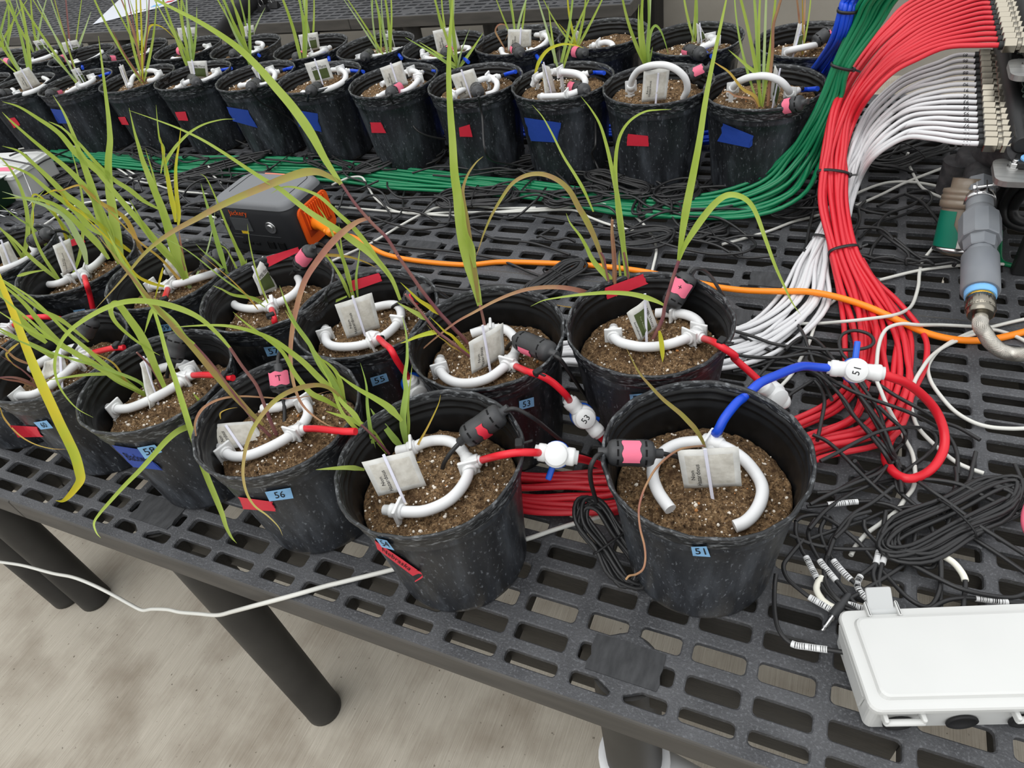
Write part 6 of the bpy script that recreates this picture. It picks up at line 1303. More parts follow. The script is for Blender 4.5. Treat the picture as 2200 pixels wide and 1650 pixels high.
# the white cord that crosses the front edge and hangs before the skirt
P = [UP(u, v, Vector((0, -.03, 0)), Vector((0, 1, 0))) for u, v in g_c1((-120, 305), (0, 322), (150, 345), (340, 395), (470, 420), (600, 470), (740, 540), (830, 590), (915, 632), (980, 625), (1080, 628), (1160, 645), (1280, 655), (1400, 664), (1500, 640), (1650, 600))]
P += [U(*g_c1(q)[0], z) for q, z in (((1900, 533), .006), ((2100, 476), .006), ((2200, 452), .006))] + lay(g_c2, ((330, 370), (600, 300), (900, 240), (1170, 180), (1350, 120), (1520, 68), (1700, 20)))
cord('white_cable', P, .0036, 'whitecord', 'white twisted cord drooping in front of the bench edge at lower left', 'cable', per=5)

GC = 'loose black sensor cables'
BL = 'thin black sensor cable lying in the tangle to the right of pot 51'
K = 0
LM = {'the white bundle': (1600, 745), 'the marked valve': (1840, 795), 'the red loop side': (2030, 930), 'the red loop bottom': (1950, 1030), 'the large coil': (2060, 1110), 'the enclosure latch': (1905, 1290), 'the rim of pot 51': (1745, 960), 'the foot of pot 51': (1700, 1200),
      'the braided hose': (2120, 740), 'the audio plug': (1800, 1300), 'the cream sleeve': (2050, 1200), 'the red bundle': (1880, 860), 'the right edge': (2200, 1180), 'the blue tube': (1700, 800), 'the rim of pot 52': (1580, 720), 'the enclosure top': (2040, 1310)}
def near(q): return min(LM, key=lambda k: (LM[k][0] - q[0]) ** 2 + (LM[k][1] - q[1]) ** 2)
SEEN = {}
POLY = [(1785, 680), (1985, 680), (1990, 870), (1905, 995), (1765, 1010), (1705, 885), (1785, 835)]
def inpoly(x, y):
    c = False
    for (x0, y0), (x1, y1) in zip(POLY, POLY[1:] + POLY[:1]):
        if (y0 > y) != (y1 > y) and x < (x1 - x0) * (y - y0) / (y1 - y0) + x0: c = not c
    return c
def black(g, pts, z0=None, label=None):
    global K
    K += 1; base = .006 + (.0045 * (K % 5))
    n = len(pts); L_ = []
    for i, q in enumerate(pts):
        P = g((q[0], q[1]))[0]; z = q[2] if len(q) > 2 else max(.004, base + .004 * math.sin(i * 1.3 + K))
        if inpoly(*P): z = max(z, .033 + .0025 * (K % 6))
        L_.append(U(P[0], P[1], z))
    if label is None:
        a, b_ = near(g((pts[0][0], pts[0][1]))[0]), near(g((pts[-1][0], pts[-1][1]))[0]); ln = sum((L_[i + 1] - L_[i]).length for i in range(n - 1)); st = (L_[-1] - L_[0]).length
        how = 'looping' if st < ln * .6 else ('curving' if st < ln * .93 else 'running straight')
        label = ('black cable %s from %s to %s' % (how, a, b_)) if a != b_ else 'black cable %s close to %s' % (how, a)
        SEEN[label] = SEEN.get(label, 0) + 1
        if SEEN[label] > 1: label = label.replace('black cable', '%s black cable' % ('longer' if ln > .3 else 'shorter'))
    return cord('sensor_cable', L_, .0030, 'cable', label, 'cable', GC)
B1 = [((60, 45, .03), (250, 100, .03), (450, 170, .022), (700, 208, .026), (950, 226, .034), (1200, 226, .036), (1340, 203, .038), (1395, 150, .038), (1350, 80, .036), (1220, 45, .034), (1110, 75, .034), (1070, 150, .032), (1090, 250, .03), (1150, 330, .03), (1240, 450, .03), (1330, 600, .03)),
      ((80, 60), (300, 180), (500, 270), (700, 370), (900, 480, .03), (1050, 620, .034), (1150, 780, .03), (1250, 900, .03), (1370, 1010), (1500, 1150), (1590, 1280), (1640, 1400), (1680, 1540)),
      ((640, -60, .02), (690, 10), (740, 100, .024), (790, 250, .026), (840, 370), (920, 470), (1030, 600, .03), (1130, 720, .03), (1210, 850, .028), (1310, 970), (1400, 1080), (1500, 1210), (1570, 1340), (1620, 1450)),
      ((0, 242), (200, 290), (500, 300), (750, 265), (900, 290), (1010, 350), (1130, 480, .03), (1250, 640, .034), (1400, 850, .03), (1500, 1000), (1560, 1150), (1610, 1280), (1645, 1420), (1660, 1580)),
      ((0, 280), (250, 330), (500, 350), (700, 372), (880, 440), (1050, 540, .03), (1200, 620, .034), (1400, 700, .034), (1600, 770, .03), (1800, 850), (2000, 960), (2110, 1050), (2180, 1200), (2190, 1400)),
      ((1290, 470, .03), (1450, 560, .03), (1600, 660, .026), (1800, 770), (2000, 890), (2200, 965), (2400, 1080)), ((840, 520), (900, 600), (930, 720), (900, 900), (862, 1085)), ((550, 700), (650, 620), (830, 512)),
      ((820, 1030), (950, 1090), (1080, 1200), (1200, 1320), (1330, 1450), (1450, 1560), (1560, 1640)), ((890, 1280), (1050, 1200), (1250, 1090, .02), (1450, 1000, .026), (1650, 962), (1850, 968), (1970, 1030), (1982, 1120), (1900, 1220), (1780, 1310), (1680, 1390), (1600, 1480)),
      ((880, 1640), (1050, 1560), (1200, 1470), (1400, 1370), (1490, 1320), (1600, 1180), (1680, 1100), (1690, 1030), (1640, 950), (1540, 860), (1440, 760)), ((1130, 470, .03), (1280, 700, .034), (1400, 900, .03), (1480, 1050), (1560, 1200), (1622, 1330), (1652, 1440)), ((1235, 505), (1350, 660, .03), (1450, 820, .028), (1490, 950), (1530, 1100), (1610, 1250), (1650, 1350)),
      ((560, 225), (640, 150), (720, 108), (820, 120), (900, 180), (1000, 300), (1080, 400), (1200, 560, .03), (1360, 780, .03), (1480, 950)), ((0, 310), (200, 350), (420, 400), (640, 400), (820, 450), (930, 560), (1000, 700)), ((60, 430), (200, 400), (420, 340), (700, 240), (860, 225), (960, 280), (1060, 380)), ((220, 580), (380, 390), (560, 230), (700, 130))]
for p_ in B1: black(gt, p_)
B2 = [((1280, 120), (1450, 130), (1650, 170), (1850, 270), (2050, 380), (2240, 470)), ((1270, 140), (1400, 230), (1560, 340), (1800, 520), (2000, 650), (2240, 800)), ((1360, 400), (1500, 470), (1700, 600), (1950, 760), (2240, 960)), ((1780, -120), (1750, 0), (1720, 130), (1600, 300), (1550, 450), (1510, 650), (1480, 850), (1470, 1050), (1470, 1290)),
      ((200, 490), (260, 450), (380, 435), (500, 480), (620, 560), (760, 680), (900, 850), (1000, 970), (1150, 1130), (1280, 1220), (1370, 1235), (1430, 1170), (1470, 1040), (1470, 850), (1430, 650), (1330, 430), (1200, 310), (1100, 220), (1080, 150), (1090, 60)), ((1020, 780), (1200, 860), (1450, 990), (1650, 1080), (1900, 1140), (2100, 1155), (2240, 1110)),
      ((330, 340), (480, 260), (700, 160), (900, 80), (1010, 0), (1100, -60)), ((390, 240), (600, 225), (800, 190), (950, 150), (1060, 125)), ((330, 640), (560, 560), (800, 480), (1000, 400), (1200, 362), (1470, 372)), ((640, 520), (520, 640), (480, 780), (450, 920), (480, 1060), (580, 1180), (720, 1260)), ((800, 480), (810, 560), (900, 660), (1000, 740)), ((860, 400), (700, 450), (640, 540), (540, 640)),
      ((1240, 700), (1260, 820), (1330, 890), (1400, 890), (1440, 820)), ((1600, 20), (1610, 140), (1560, 300), (1500, 420)), ((2120, -10), (2180, 130), (2240, 260)), ((1000, 0), (880, 150), (700, 240), (480, 380), (320, 560)), ((1060, 180), (880, 320), (700, 430), (560, 600), (480, 800)), ((720, -40), (820, 90), (960, 190), (1040, 240))]
for p_ in B2: black(gbx, p_)
def labelled(pts, spans, lab, m='white', r=.0030, codes=True):       # a cable with printed sleeves: (first point, last point)
    L_ = [U(*gbx((q[0], q[1]))[0], q[2] if len(q) > 2 else .014) for q in pts]
    c = sum(L_, Vector((0, 0, 0))) / len(L_); root = empty('sensor_cable', Vector((c.x, c.y, TZ)), lab, 'cable', None)
    sp = spline(L_, 8); mb = MB(); tube(mb, sp, r, 8); mb.build('wire', M['cable'], root)
    for a, b_, mm in spans:
        seg_ = sp[a * 8:b_ * 8 + 1]; mb = MB(); tube(mb, seg_, r * 1.42, 10); so_ = mb.build('label_sleeve', M[mm], root)
        if codes and mm == 'white':
            mb = MB(); rd = random.Random(str(seg_[0])); i = 2
            while i < len(seg_) - 2:
                P = seg_[i]; d = (seg_[i + 1] - seg_[i - 1]).normalized(); up = (CP - P); up = (up - d * up.dot(d)).normalized(); sd = d.cross(up)
                for k in range(2):
                    Q = P + d * (k * .0026); w_ = rd.uniform(.0002, .0005)
                    V = [Q + (up * math.cos(an) + sd * math.sin(an)) * (r * 1.45) + d * s for s in (-w_, w_) for an in (-.9, -.45, 0, .45, .9)]
                    mb.add(V, [(j, j + 1, j + 6, j + 5) for j in range(4)], 0, False)
                i += rd.choice((1, 2, 3))
            sub('bar_code', mb, M['ink'], so_, root)
    return root
labelled(((300, 360), (400, 352), (480, 342), (610, 330), (745, 318), (900, 320), (1080, 370), (1200, 480), (1245, 600), (1220, 740), (1150, 860), (1000, 970), (850, 1060), (720, 1140), (620, 1190)), ((2, 4, 'white'),), 'black cable with a white printed sleeve looping to a bare audio style plug')
jr = [o for o in COL.objects if o.name.startswith('sensor_cable')][-1]
a = U(*gbx((625, 1185))[0], .016); b_ = U(*gbx((525, 1320))[0], .016); d = (b_ - a).normalized(); mb = MB(); L_ = (b_ - a).length
lathe(mb, [(.0036, -.012), (.0046, -.002), (.0056, .003), (.0052, .006), (.0058, .009), (.0064, .014), (.0068, L_ - .004), (.006, L_)], 14, 0, a, None, d); mb.build('plug_body', M['sensor'], jr)
mb = MB(); lathe(mb, [(.0038, L_), (.0038, L_ + .006), (.0030, L_ + .0065), (.0030, L_ + .017), (.0024, L_ + .0175), (.0024, L_ + .018), (.0029, L_ + .019), (.0028, L_ + .023), (.0016, L_ + .026), (.0, L_ + .0265)], 12, 0, a, None, d); mb.build('plug_pin', M['steel'], jr)
labelled(((150, 610), (350, 690), (600, 730), (900, 735), (1200, 755), (1345, 765), (1450, 778), (1570, 840), (1650, 930), (1685, 1010), (1682, 1100), (1665, 1290)), ((5, 9, 'heatshrink'),), 'black cable with a cream sleeve arching into the back of the white enclosure')
labelled(((270, 650), (150, 790), (95, 880), (130, 990), (240, 1090), (320, 1150), (440, 1220), (560, 1290), (660, 1340)), ((5, 7, 'white'),), 'black cable with a white split sleeve beside pot 51, left of the audio plug')
labelled(((205, 500), (205, 600), (255, 740), (292, 800), (340, 895), (388, 985), (440, 1065), (520, 1150), (640, 1245), (780, 1300)), ((3, 5, 'white'),), 'black cable with a narrow white printed sleeve, second sleeve from pot 51')
labelled(((370, 470), (315, 570), (335, 690), (412, 830), (480, 920), (556, 1010), (640, 1110), (720, 1210)), ((3, 5, 'white'),), 'black cable with a barcoded sleeve, third sleeve from pot 51')
labelled(((480, 440), (420, 560), (450, 690), (532, 830), (610, 925), (685, 1000), (780, 1080), (900, 1180)), ((3, 5, 'white'),), 'black cable with a two strand white sleeve, fourth sleeve from pot 51')
labelled(((980, 740), (900, 860), (800, 940), (770, 968), (740, 1035), (770, 1110), (850, 1185), (925, 1240)), ((3, 7, 'white'),), 'black cable with a curved barcoded sleeve ending at the enclosure latch')
labelled(((990, 400), (960, 600), (942, 700), (905, 860), (880, 960), (925, 1095)), ((2, 3, 'white'),), 'black cable with a short white sleeve crossing the middle of the tangle')
labelled(((1130, 430), (1060, 560), (1012, 700), (960, 860), (930, 1000), (945, 1090)), ((2, 3, 'white'),), 'black cable with a short barcoded sleeve beside the middle of the tangle')
labelled(((1330, 1285), (1500, 1190), (1650, 1160), (1775, 1162), (1920, 1180), (2058, 1200), (2240, 1206)), ((3, 5, 'white'),), 'black cable with a printed sleeve above the top edge of the white enclosure')
labelled(((30, 950, .02), (15, 1100, .012), (20, 1300, .012), (60, 1450, .012), (165, 1558, .012), (320, 1590, .016), (478, 1612, .02), (600, 1632, .024), (720, 1655, .026)), ((4, 6, 'white'),), 'black cable with a barcoded sleeve entering the left side of the white enclosure')
labelled(((395, 985), (430, 975), (395, 1030), (385, 1090), (430, 1170), (500, 1225), (580, 1260), (640, 1290)), ((1, 6, 'heatshrink'),), 'black cable with a curved cream sleeve just above the audio plug', codes=False)
labelled(((560, 1210), (655, 1215), (780, 1250), (895, 1285), (960, 1300)), ((1, 3, 'white'),), 'black cable with a barcoded sleeve lying against the enclosure top edge')

# coiled black cables
def coil(A, B, w, loops, label, z=.006, r=.003, tie=True, seed=1, rise=.0):
    A = Vector(A); B = Vector(B); c = (A + B) / 2; ex = (B - A) / 2; ey = Vector((0, 0, 1)).cross(ex).normalized() * w if abs(ex.z) < ex.length * .9 else Vector((w, 0, 0))
    rd = random.Random(seed); pts = []; ez = ex.cross(ey).normalized()
    for l in range(loops):
        j1, j2 = rd.uniform(.82, 1.06), rd.uniform(.45, 1.1); off = ey * rd.uniform(-.22, .22) + ez * (abs(rd.gauss(0, 1)) * r * 1.6); ph = rd.uniform(-.15, .15)
        for k in range(8):
            a = 2 * PI * k / 8 + ph; ca, sa = math.cos(a), math.sin(a); sq = .35 if tie and abs(ca) < .3 else 1
            pts.append(c + ex * (j1 * ca) + ey * (j2 * sa * (.62 if tie and abs(ca) < .3 else 1)) + off + ez * (.002 * math.sin(a * 2 + l)))
    root = empty('cable_coil', Vector((c.x, c.y, min(A.z, B.z) - .004)), label, 'cable coil')
    mb = MB(); tube(mb, spline(pts, 4), r, 7); mb.build('coiled_cable', M['cable'], root)
    if tie:
        L_ = [c + ey * (.95 * math.cos(a)) + ez * (r * 4.2 * math.sin(a) + r * 1.5) for a in [2 * PI * q / 14 for q in range(14)]]
        mb = MB(); tube(mb, L_, .0016, 6, closed=True); mb.build('twist_tie', M['nub'], root)
    return root
coil(U(*gbx((990, 770))[0], .018), U(*gbx((2150, 190))[0], .016), .036, 16, 'tied coil of black cable to the right of the tangle, above the white enclosure', seed=3)
coil(U(*g51((150, 840))[0], .085), U(*g51((530, 1400))[0], .012), .032, 10, 'tied coil of black cable leaning on the left side of pot 51', seed=5)
for i, (a, b_, w_, n, lb) in enumerate(((g_a2((600, 1290)), g_a2((1130, 1250)), .055, 9, 'flat coil of black cable before the green tubes, left of centre'), (g_a1((330, 1180)), g_a1((640, 1060)), .06, 10, 'coil of black cable on the bench beside the gray enclosure at left'),
        (g_a1((1160, 1150)), g_a1((1740, 990)), .035, 7, 'stretched coil of black cable over the green tubes behind the power station'), (g_a2((80, 1120)), g_a2((370, 1020)), .035, 6, 'small coil of black cable on the green tubes right of the power station'),
        (g_a2((1380, 1020)), g_a2((1950, 1150)), .05, 9, 'coil of black cable spread before the large blue tape piece'), (g_a2((1900, 1400)), g_a2((2260, 1080)), .04, 9, 'coil of black cable leaning on a back pot near the arching leaf'),
        (g_a3((0, 1530)), g_a3((280, 1440)), .05, 10, 'coil of black cable on the bench under the arching grass leaf'), (g_a3((150, 1230)), g_a3((430, 1150)), .04, 7, 'coil of black cable at the foot of the rightmost pot of the near back row'),
        (g_b2((1180, 260)), g_b2((1560, 20)), .04, 8, 'messy coil of black cable behind the pot with the green printed sachet'), (g_a3((560, 1400)), g_a3((800, 1270)), .045, 6, 'coil of black cable between the green and red tube bundles'),
        (g_a3((1180, 1060)), g_a3((1700, 900)), .06, 9, 'coil of black cable under the white tubes of the lower manifold'), (g_a2((1750, 1560)), g_a2((2150, 1500)), .045, 8, 'coil of black cable crossed by the end of a white cable'), (g_a1((2000, 1010)), g_a1((2260, 1120)), .05, 6, 'coil of black cable behind the top edge of the power station'),
        (g_a2((980, 1120)), g_a2((1330, 1030)), .045, 8, 'loose coil of black cable between the red and large blue tape pots'), (g_a2((1580, 1130)), g_a2((1980, 1250)), .04, 8, 'coil of black cable over the green tubes below the red tape at right'),
        (g_a2((440, 1060)), g_a2((680, 980)), .035, 7, 'coil of black cable standing between two red tape pots'), (g_a1((860, 960)), g_a1((1120, 1090)), .04, 7, 'coil of black cable over the green tubes at left, below red tape'),
        (g_a1((540, 960)), g_a1((800, 910)), .04, 7, 'coil of black cable before the leftmost blue tape pot'), (g_a2((1300, 1300)), g_a2((1720, 1240)), .05, 8, 'coil of black cable between the green tubes and the paired white cables'),
        (g_a2((2020, 1290)), g_a2((2300, 1200)), .045, 9, 'coil of black cable over the green tubes by the rightmost back pots'))):
    hz_ = .024 if 'green tubes' in lb or 'power' in lb else .010; A = U(*a[0], hz_ + .006 * (i % 3)); B = U(*b_[0], hz_ + .002 + .005 * (i % 2)); coil(A, B, w_, n, lb, seed=20 + i, tie=i % 2 == 0)
# stray lengths between the coils
rd = random.Random(11)
for k in range(44):
    x = rd.uniform(-2.3, -.05); y = rd.uniform(1.02, 1.24); a = rd.uniform(-.5, .5) + (PI if rd.random() < .5 else 0); P = []
    for i in range(rd.randint(7, 12)):
        yy = min(1.27, max(.98, y)); P.append(Vector((x, yy, TZ + (.007 if yy < 1.08 else .026) + .014 * abs(math.sin(i * 1.1 + k))))); a += rd.uniform(-.8, .8); x += .07 * math.cos(a); y = yy + .045 * math.sin(a)
        x = min(.02, max(-2.4, x))
    kk = min((q for q in BACK if q[0] == 'b' and q != 'bm'), key=lambda q: abs(BACK[q][0] - sum(p.x for p in P) / len(P))); dr = 'leftward' if P[-1].x < P[0].x else 'rightward'
    lb = 'black cable straggling %s before the %s' % (dr, PHR[kk]); SEEN[lb] = SEEN.get(lb, 0) + 1
    if SEEN[lb] > 1: lb = lb.replace('black', ('black', 'black', 'longer black', 'nearer black', 'fourth black', 'fifth black')[min(5, SEEN[lb])])
    cord('sensor_cable', P, .0030, 'cable', lb, 'cable', 'black cables before the back rows', 5, 7)
for k in range(12):
    x = rd.uniform(.02, .22); y = rd.uniform(1.05, 1.5); a = rd.uniform(0, 6.28); P = []
    for i in range(9):
        P.append(Vector((min(.27, max(-.02, x)), min(1.62, max(1.0, y)), TZ + .005 + .02 * abs(math.sin(i + k))))); a += rd.uniform(-.9, .9); x += .05 * math.cos(a); y += .06 * math.sin(a)
    cord('sensor_cable', P, .0034, 'cable', 'black cable heaped on the bench beneath the valve manifolds', 'cable', 'black cables under the manifolds', 5, 7)
for lb, g, pts in (('black cable sweeping from the tangle across the slots to the white bundle', g_a3, ((1130, 1540), (1250, 1440), (1400, 1390), (1560, 1330), (1600, 1280), (1560, 1230), (1400, 1260), (1250, 1330))), ('black cable crossing the slots behind the orange cord', g_b2, ((40, -120), (400, -60), (700, -30), (1000, 20), (1250, 120), (1380, 140), (1720, 100))),
                   ('black cable strung from the coil to the messy coil over the bare slots', g_a2, ((700, 1390), (900, 1500), (1000, 1540), (1200, 1560), (1350, 1600), (1470, 1640))), ('black cable lying along the rims behind pot 53', g_b2, ((600, 190), (800, 215), (950, 190), (1100, 200), (1250, 260), (1400, 330))),
                   ('black cable looping over the slots below the small coil', g_a2, ((560, 1000), (480, 1080), (400, 1250), (390, 1360), (300, 1430), (150, 1500), (0, 1560)))):
    cord('sensor_cable', lay(g, pts, .007), .0030, 'cable', lb, 'cable')

# ------------------------------------------------------------------ quarter turn valves
def valve(a, za, b_, zb, label, num, face_up=.6, handle=(0, 0, 1), hl=.034):
    A = U(*a, za); B = U(*b_, zb); c = (A + B) / 2; d = (B - A).normalized(); L_ = (B - A).length
    vc = (CP - c); vc = (vc - d * vc.dot(d)).normalized(); sd = d.cross(vc)
    root = empty('inline_valve', c, label, 'valve', 'white inline valves with blue handles')
    mb = MB()
    for E, s in ((A, 1), (B, -1)):
        lathe(mb, [(.0075, -.004), (.0092, -.0035), (.0092, .0), (.0115, .001), (.012, .003), (.012, .010), (.0112, .011), (.0112, .018), (.0105, .0195), (.008, .021)], 20, 0, E - d * s * .010, None, d * s)
    rod(mb, A, B, .0076, 16); mb.build('fitting', M['white'], root)
    mb = MB(); lathe(mb, [(.0165, -.012), (.0175, -.011), (.0175, .004), (.016, .006), (.0148, .0065), (.0148, .0155), (.0138, .0165), (0, .0165)], 28, 0, c, None, vc); bd = mb.build('body', M['white'], root)
    mb = MB(); lathe(mb, [(.0178, -.024), (.0185, -.023), (.0185, -.014), (.0178, -.013)], 24, 0, c, None, vc)
    hv = Vector(handle); hv = (sd * hv.x + d * hv.y + vc * hv.z).normalized(); box(mb, c - vc * .0185 + hv * (hl * .75), (.0085, .0075, hl), axes=(hv.cross(vc).normalized(), vc, hv), bev=.0018); mb.build('handle', M['bluehandle'], root)
    if num:
        mb = MB(); s, ex = num; ex = (d * ex[0] + sd * ex[1]).normalized(); ey = vc.cross(ex); text_on(mb, s, c + vc * .0171, ex, ey, .0135); sub('number', mb, M['ink'], bd, root)
    return root, A, B, d
v51, A, B, d = valve(gt((1055, 405))[0], .165, gt((1395, 440))[0], .165, 'white inline valve marked 51 with a blue handle pointing up, right of pot 51', ('51', (.15, -1)), handle=(-1, 0, -.1))
p = POTS['51']; q0 = U(*g51((1215, 165))[0], .213)
cord('blue_tube', [q0, U(*g51((1275, 110))[0], .222), U(*g51((1330, 65))[0], .222), U(*g51((1430, 20))[0], .212), U(*gt((700, 385))[0], .19), U(*gt((870, 392))[0], .172), A - d * .004], .0062, 'blue', 'blue tube arching from the rim of pot 51 to the valve marked 51', 'tube', n=12)
cord('red_tube', [B + d * .004] + [U(*gt(q)[0], z) for q, z in (((1560, 485), .155), ((1700, 540), .135), ((1850, 650), .10), ((1980, 800), .065), ((2055, 980), .04), ((2060, 1150), .025), ((1990, 1300), .018), ((1880, 1400), .018), ((1740, 1445), .03), ((1620, 1410), .026), ((1540, 1330), .018), ((1505, 1240), .010), ((1530, 1130), .009), ((1580, 1020), .009), ((1650, 890), .009))], .0066, 'red', 'thick red tube looping from the valve marked 51 back to the red bundle', 'tube', n=12)
v, A, B, d = valve(g_b2((1492, 962))[0], .155, g_b2((1628, 1112))[0], .12, 'white inline valve marked 53 between pot 53 and pot 51', ('53', (-.2, -1)), handle=(-.5, .9, -.2), hl=.024)
cord('red_tube', [B + d * .004, U(*g_b2((1665, 1165))[0], .105), U(*g_b2((1760, 1260))[0], .06), U(*g_b2((1800, 1400))[0], .02)], .0056, 'red', 'short red tube leaving the valve marked 53 behind pot 51', 'tube')
v, A, B, d = valve(g54((1525, 495))[0], .205, g54((1680, 518))[0], .20, 'white inline valve with a blue handle hanging down, between the front pots', None, handle=(.95, -.2, -.3), hl=.03)
cord('red_tube', [B + d * .004, U(*g54((1740, 530))[0], .19), U(*g54((1820, 548))[0], .15), U(*g54((1960, 600))[0], .08)], .0056, 'red', 'short red tube leaving the valve with the hanging blue handle', 'tube')
valve(g_b3((530, 850))[0], .15, g_b3((625, 925))[0], .12, 'white inline valve half hidden behind the rim of pot 51', None, handle=(1, 0, -.5), hl=.02)
valve(g_b2((458, 825))[0], .155, g_b2((500, 890))[0], .13, 'white inline valve with a blue handle between pot 55 and pot 53', None, handle=(-1, .3, .2), hl=.026)
# cable clips where tubes cross the rims
for k, q in (('54', g54((1345, 440))), ('53', g53((1630, 1330))), ('52', g52((1925, 965))), ('57', g_b1((1745, 390))), ('59', g_b1((1060, 285))), ('58', g_b1((1445, 775))), ('60', g_b1((755, 580)))):
    P = U(*q[0], PH + .006); o = (P - POTS[k].c); o = Vector((o.x, o.y, 0)).normalized(); t = Vector((-o.y, o.x, 0)); mb = MB()
    box(mb, P + Vector((0, 0, .002)), (.010, .014, .009), axes=(o, t, Vector((0, 0, 1))), bev=.0015); box(mb, P + o * .010 + Vector((0, 0, .004)), (.016, .003, .0016), axes=((o + Vector((0, 0, .3))).normalized(), t, Vector((0, 0, 1))))
    mb.build('rim_tie', M['nub'], POTS[k].root)
# ------------------------------------------------------------------ portable power station
x0, x1, y0, y1, hz = -1.455, -1.203, .818, .985, .150
root = empty('power_station', ((x0 + x1) / 2, (y0 + y1) / 2, TZ), 'charcoal portable power station with orange vents between the two groups of pots', 'power station')
cx, cy = root.location.x, root.location.y; wd, dp = x1 - x0, y1 - y0
mb = MB(); rings = []
for z, ins, r in ((.004, .004, .02), (.010, 0, .022), (.118, 0, .026), (.132, .002, .03), (.142, .006, .034)):
    rings.append([Vector((cx + x, cy + y, TZ + z)) for x, y in rrect(wd - 2 * ins, dp - 2 * ins, r, 6)])
loft(mb, rings, 0, True); mb.build('case', M['psbody'], root)
mb = MB(); rings = []
for z, ins, r in ((.134, .0005, .030), (.142, .0015, .034), (.148, .004, .036), (.151, .010, .036)):
    rings.append([Vector((cx + x, cy + y, TZ + z)) for x, y in rrect(wd - 2 * ins, dp - 2 * ins, r, 6)])
loft(mb, rings, 0, True); mb.build('top_cover', M['pslid'], root)
mb = MB(); path = [Vector((cx + x, cy + .012 + y, TZ + .1512)) for x, y in rrect(wd - .06, dp - .05, .02, 5)]; path = path[4:] + path[:4]
tube(mb, [p_ for p_ in path if p_.y > y0 + .05], .0009, 6); mb.build('handle_groove', M['slot'], root)
mb = MB(); box(mb, (cx - .005, y1 - .0135, TZ + .1512), (.10, .004, .0022), bev=.0007); mb.build('handle_line', M['pssalmon'], root)
fy = y0 - .0006
mb = MB(); text_on(mb, 'Jackery', (x0 + .086, fy - .0004, TZ + .121), (1, 0, 0), (0, 0, 1), .0205); mb.build('lettering', M['psorange'], root)
mb = MB(); box(mb, (x0 + .082, fy, TZ + .088), (.062, .003, .036), axes=((1, 0, 0), (0, 1, 0), (0, 0, 1))); mb.build('screen', M['screen'], root)
mb = MB(); box(mb, (x0 + .082, fy, TZ + .0655), (.022, .002, .009)); mb.build('sticker', M['yellow'], root)
mb = MB(); rod(mb, (x0 + .178, y0 + .002, TZ + .086), (x0 + .178, fy - .003, TZ + .086), .0165, 24, 0, .001); rod(mb, (x0 + .178, fy - .003, TZ + .086), (x0 + .178, fy - .006, TZ + .086), .010, 20, 0, .001); mb.build('lamp', M['steel'], root)
mb = MB(); tube(mb, [Vector((x0 + .028 + .009 * math.cos(a), fy - .004 - .004 * math.sin(a), TZ + .088 + .014 * math.sin(a))) for a in [2 * PI * k / 20 for k in range(20)]], .0012, 6, closed=True); mb.build('ring', M['steel'], root)
mb = MB(); box(mb, (x0 + .118, fy, TZ + .058), (.16, .0012, .0009)); box(mb, (x0 + .05, fy, TZ + .048), (.03, .0012, .0008)); mb.build('panel_lines', M['screen'], root)
for xx in (.155, .19):
    mb = MB(); box(mb, (x0 + xx, fy, TZ + .032), (.022, .003, .022), bev=.002); so_ = mb.build('socket', M['slot'], root)
for k, xx in enumerate((.062, .085, .108)):
    mb = MB(); box(mb, (x0 + xx, fy, TZ + .032), (.015, .003, .008), bev=.001); mb.build('usb_port', M['slot'], root)
# the orange vent on the right hand side, a plate with raised louvres
sx = x1 + .0005; mb = MB(); c = Vector((sx, cy + .006, TZ + .068))
ou = rrect(.128, .106, .018, 5); n = len(ou)
loft(mb, [[c + Vector((o_, y, z)) for y, z in ou] for o_ in (0, .004)] + [[c + Vector((.005, y * .985, z * .98)) for y, z in ou]]); mb.build('vent_plate', M['psorange'], root)
mb = MB(); box(mb, c + Vector((.0052, .0, .010)), (.0012, .100, .076)); mb.build('vent_gap_shade', M['psdark'], root)  # added darker sheet, painted shade for the gaps between louvres
for k in range(11):
    t = -.046 + .0088 * k; mb = MB(); zc = .014 if 0 <= k < 12 else 0; L_ = .066 if k > 1 else .05
    box(mb, c + Vector((.0062, t + .004, zc)), (.006, .0046, L_), axes=((1, 0, 0), Vector((0, 1, 0)), Vector((0, .0, 1))), bev=.001); mb.build('louvre', M['psorange'], root)

# ------------------------------------------------------------------ white instrument enclosure, lower right
O = U(1855, 1565, 0.0); ang = math.radians(20.5); ex = Vector((math.cos(ang), math.sin(ang), 0)); ey = Vector((-math.sin(ang), math.cos(ang), 0)); ez = Vector((0, 0, 1))
root = empty('instrument_enclosure', O, 'white hinged instrument enclosure lying at the lower right corner of the bench', 'enclosure')
EW, ED, EH = .26, .106, .051
def E_(x, y, z): return O + ex * x + ey * y + ez * z
def rr_at(x0, y0, w_, d_, r, z, k=4): return [E_(x0 + w_ / 2 + x, y0 + d_ / 2 + y, z) for x, y in rrect(w_, d_, r, k)]
mb = MB(); loft(mb, [rr_at(.003, .003, EW - .006, ED - .006, .006, .0), rr_at(0, 0, EW, ED, .008, .004), rr_at(-.001, -.001, EW + .002, ED + .002, .008, EH - .004), rr_at(-.001, -.001, EW + .002, ED + .002, .008, EH)], 0, False); mb.build('base', M['enclosure'], root)
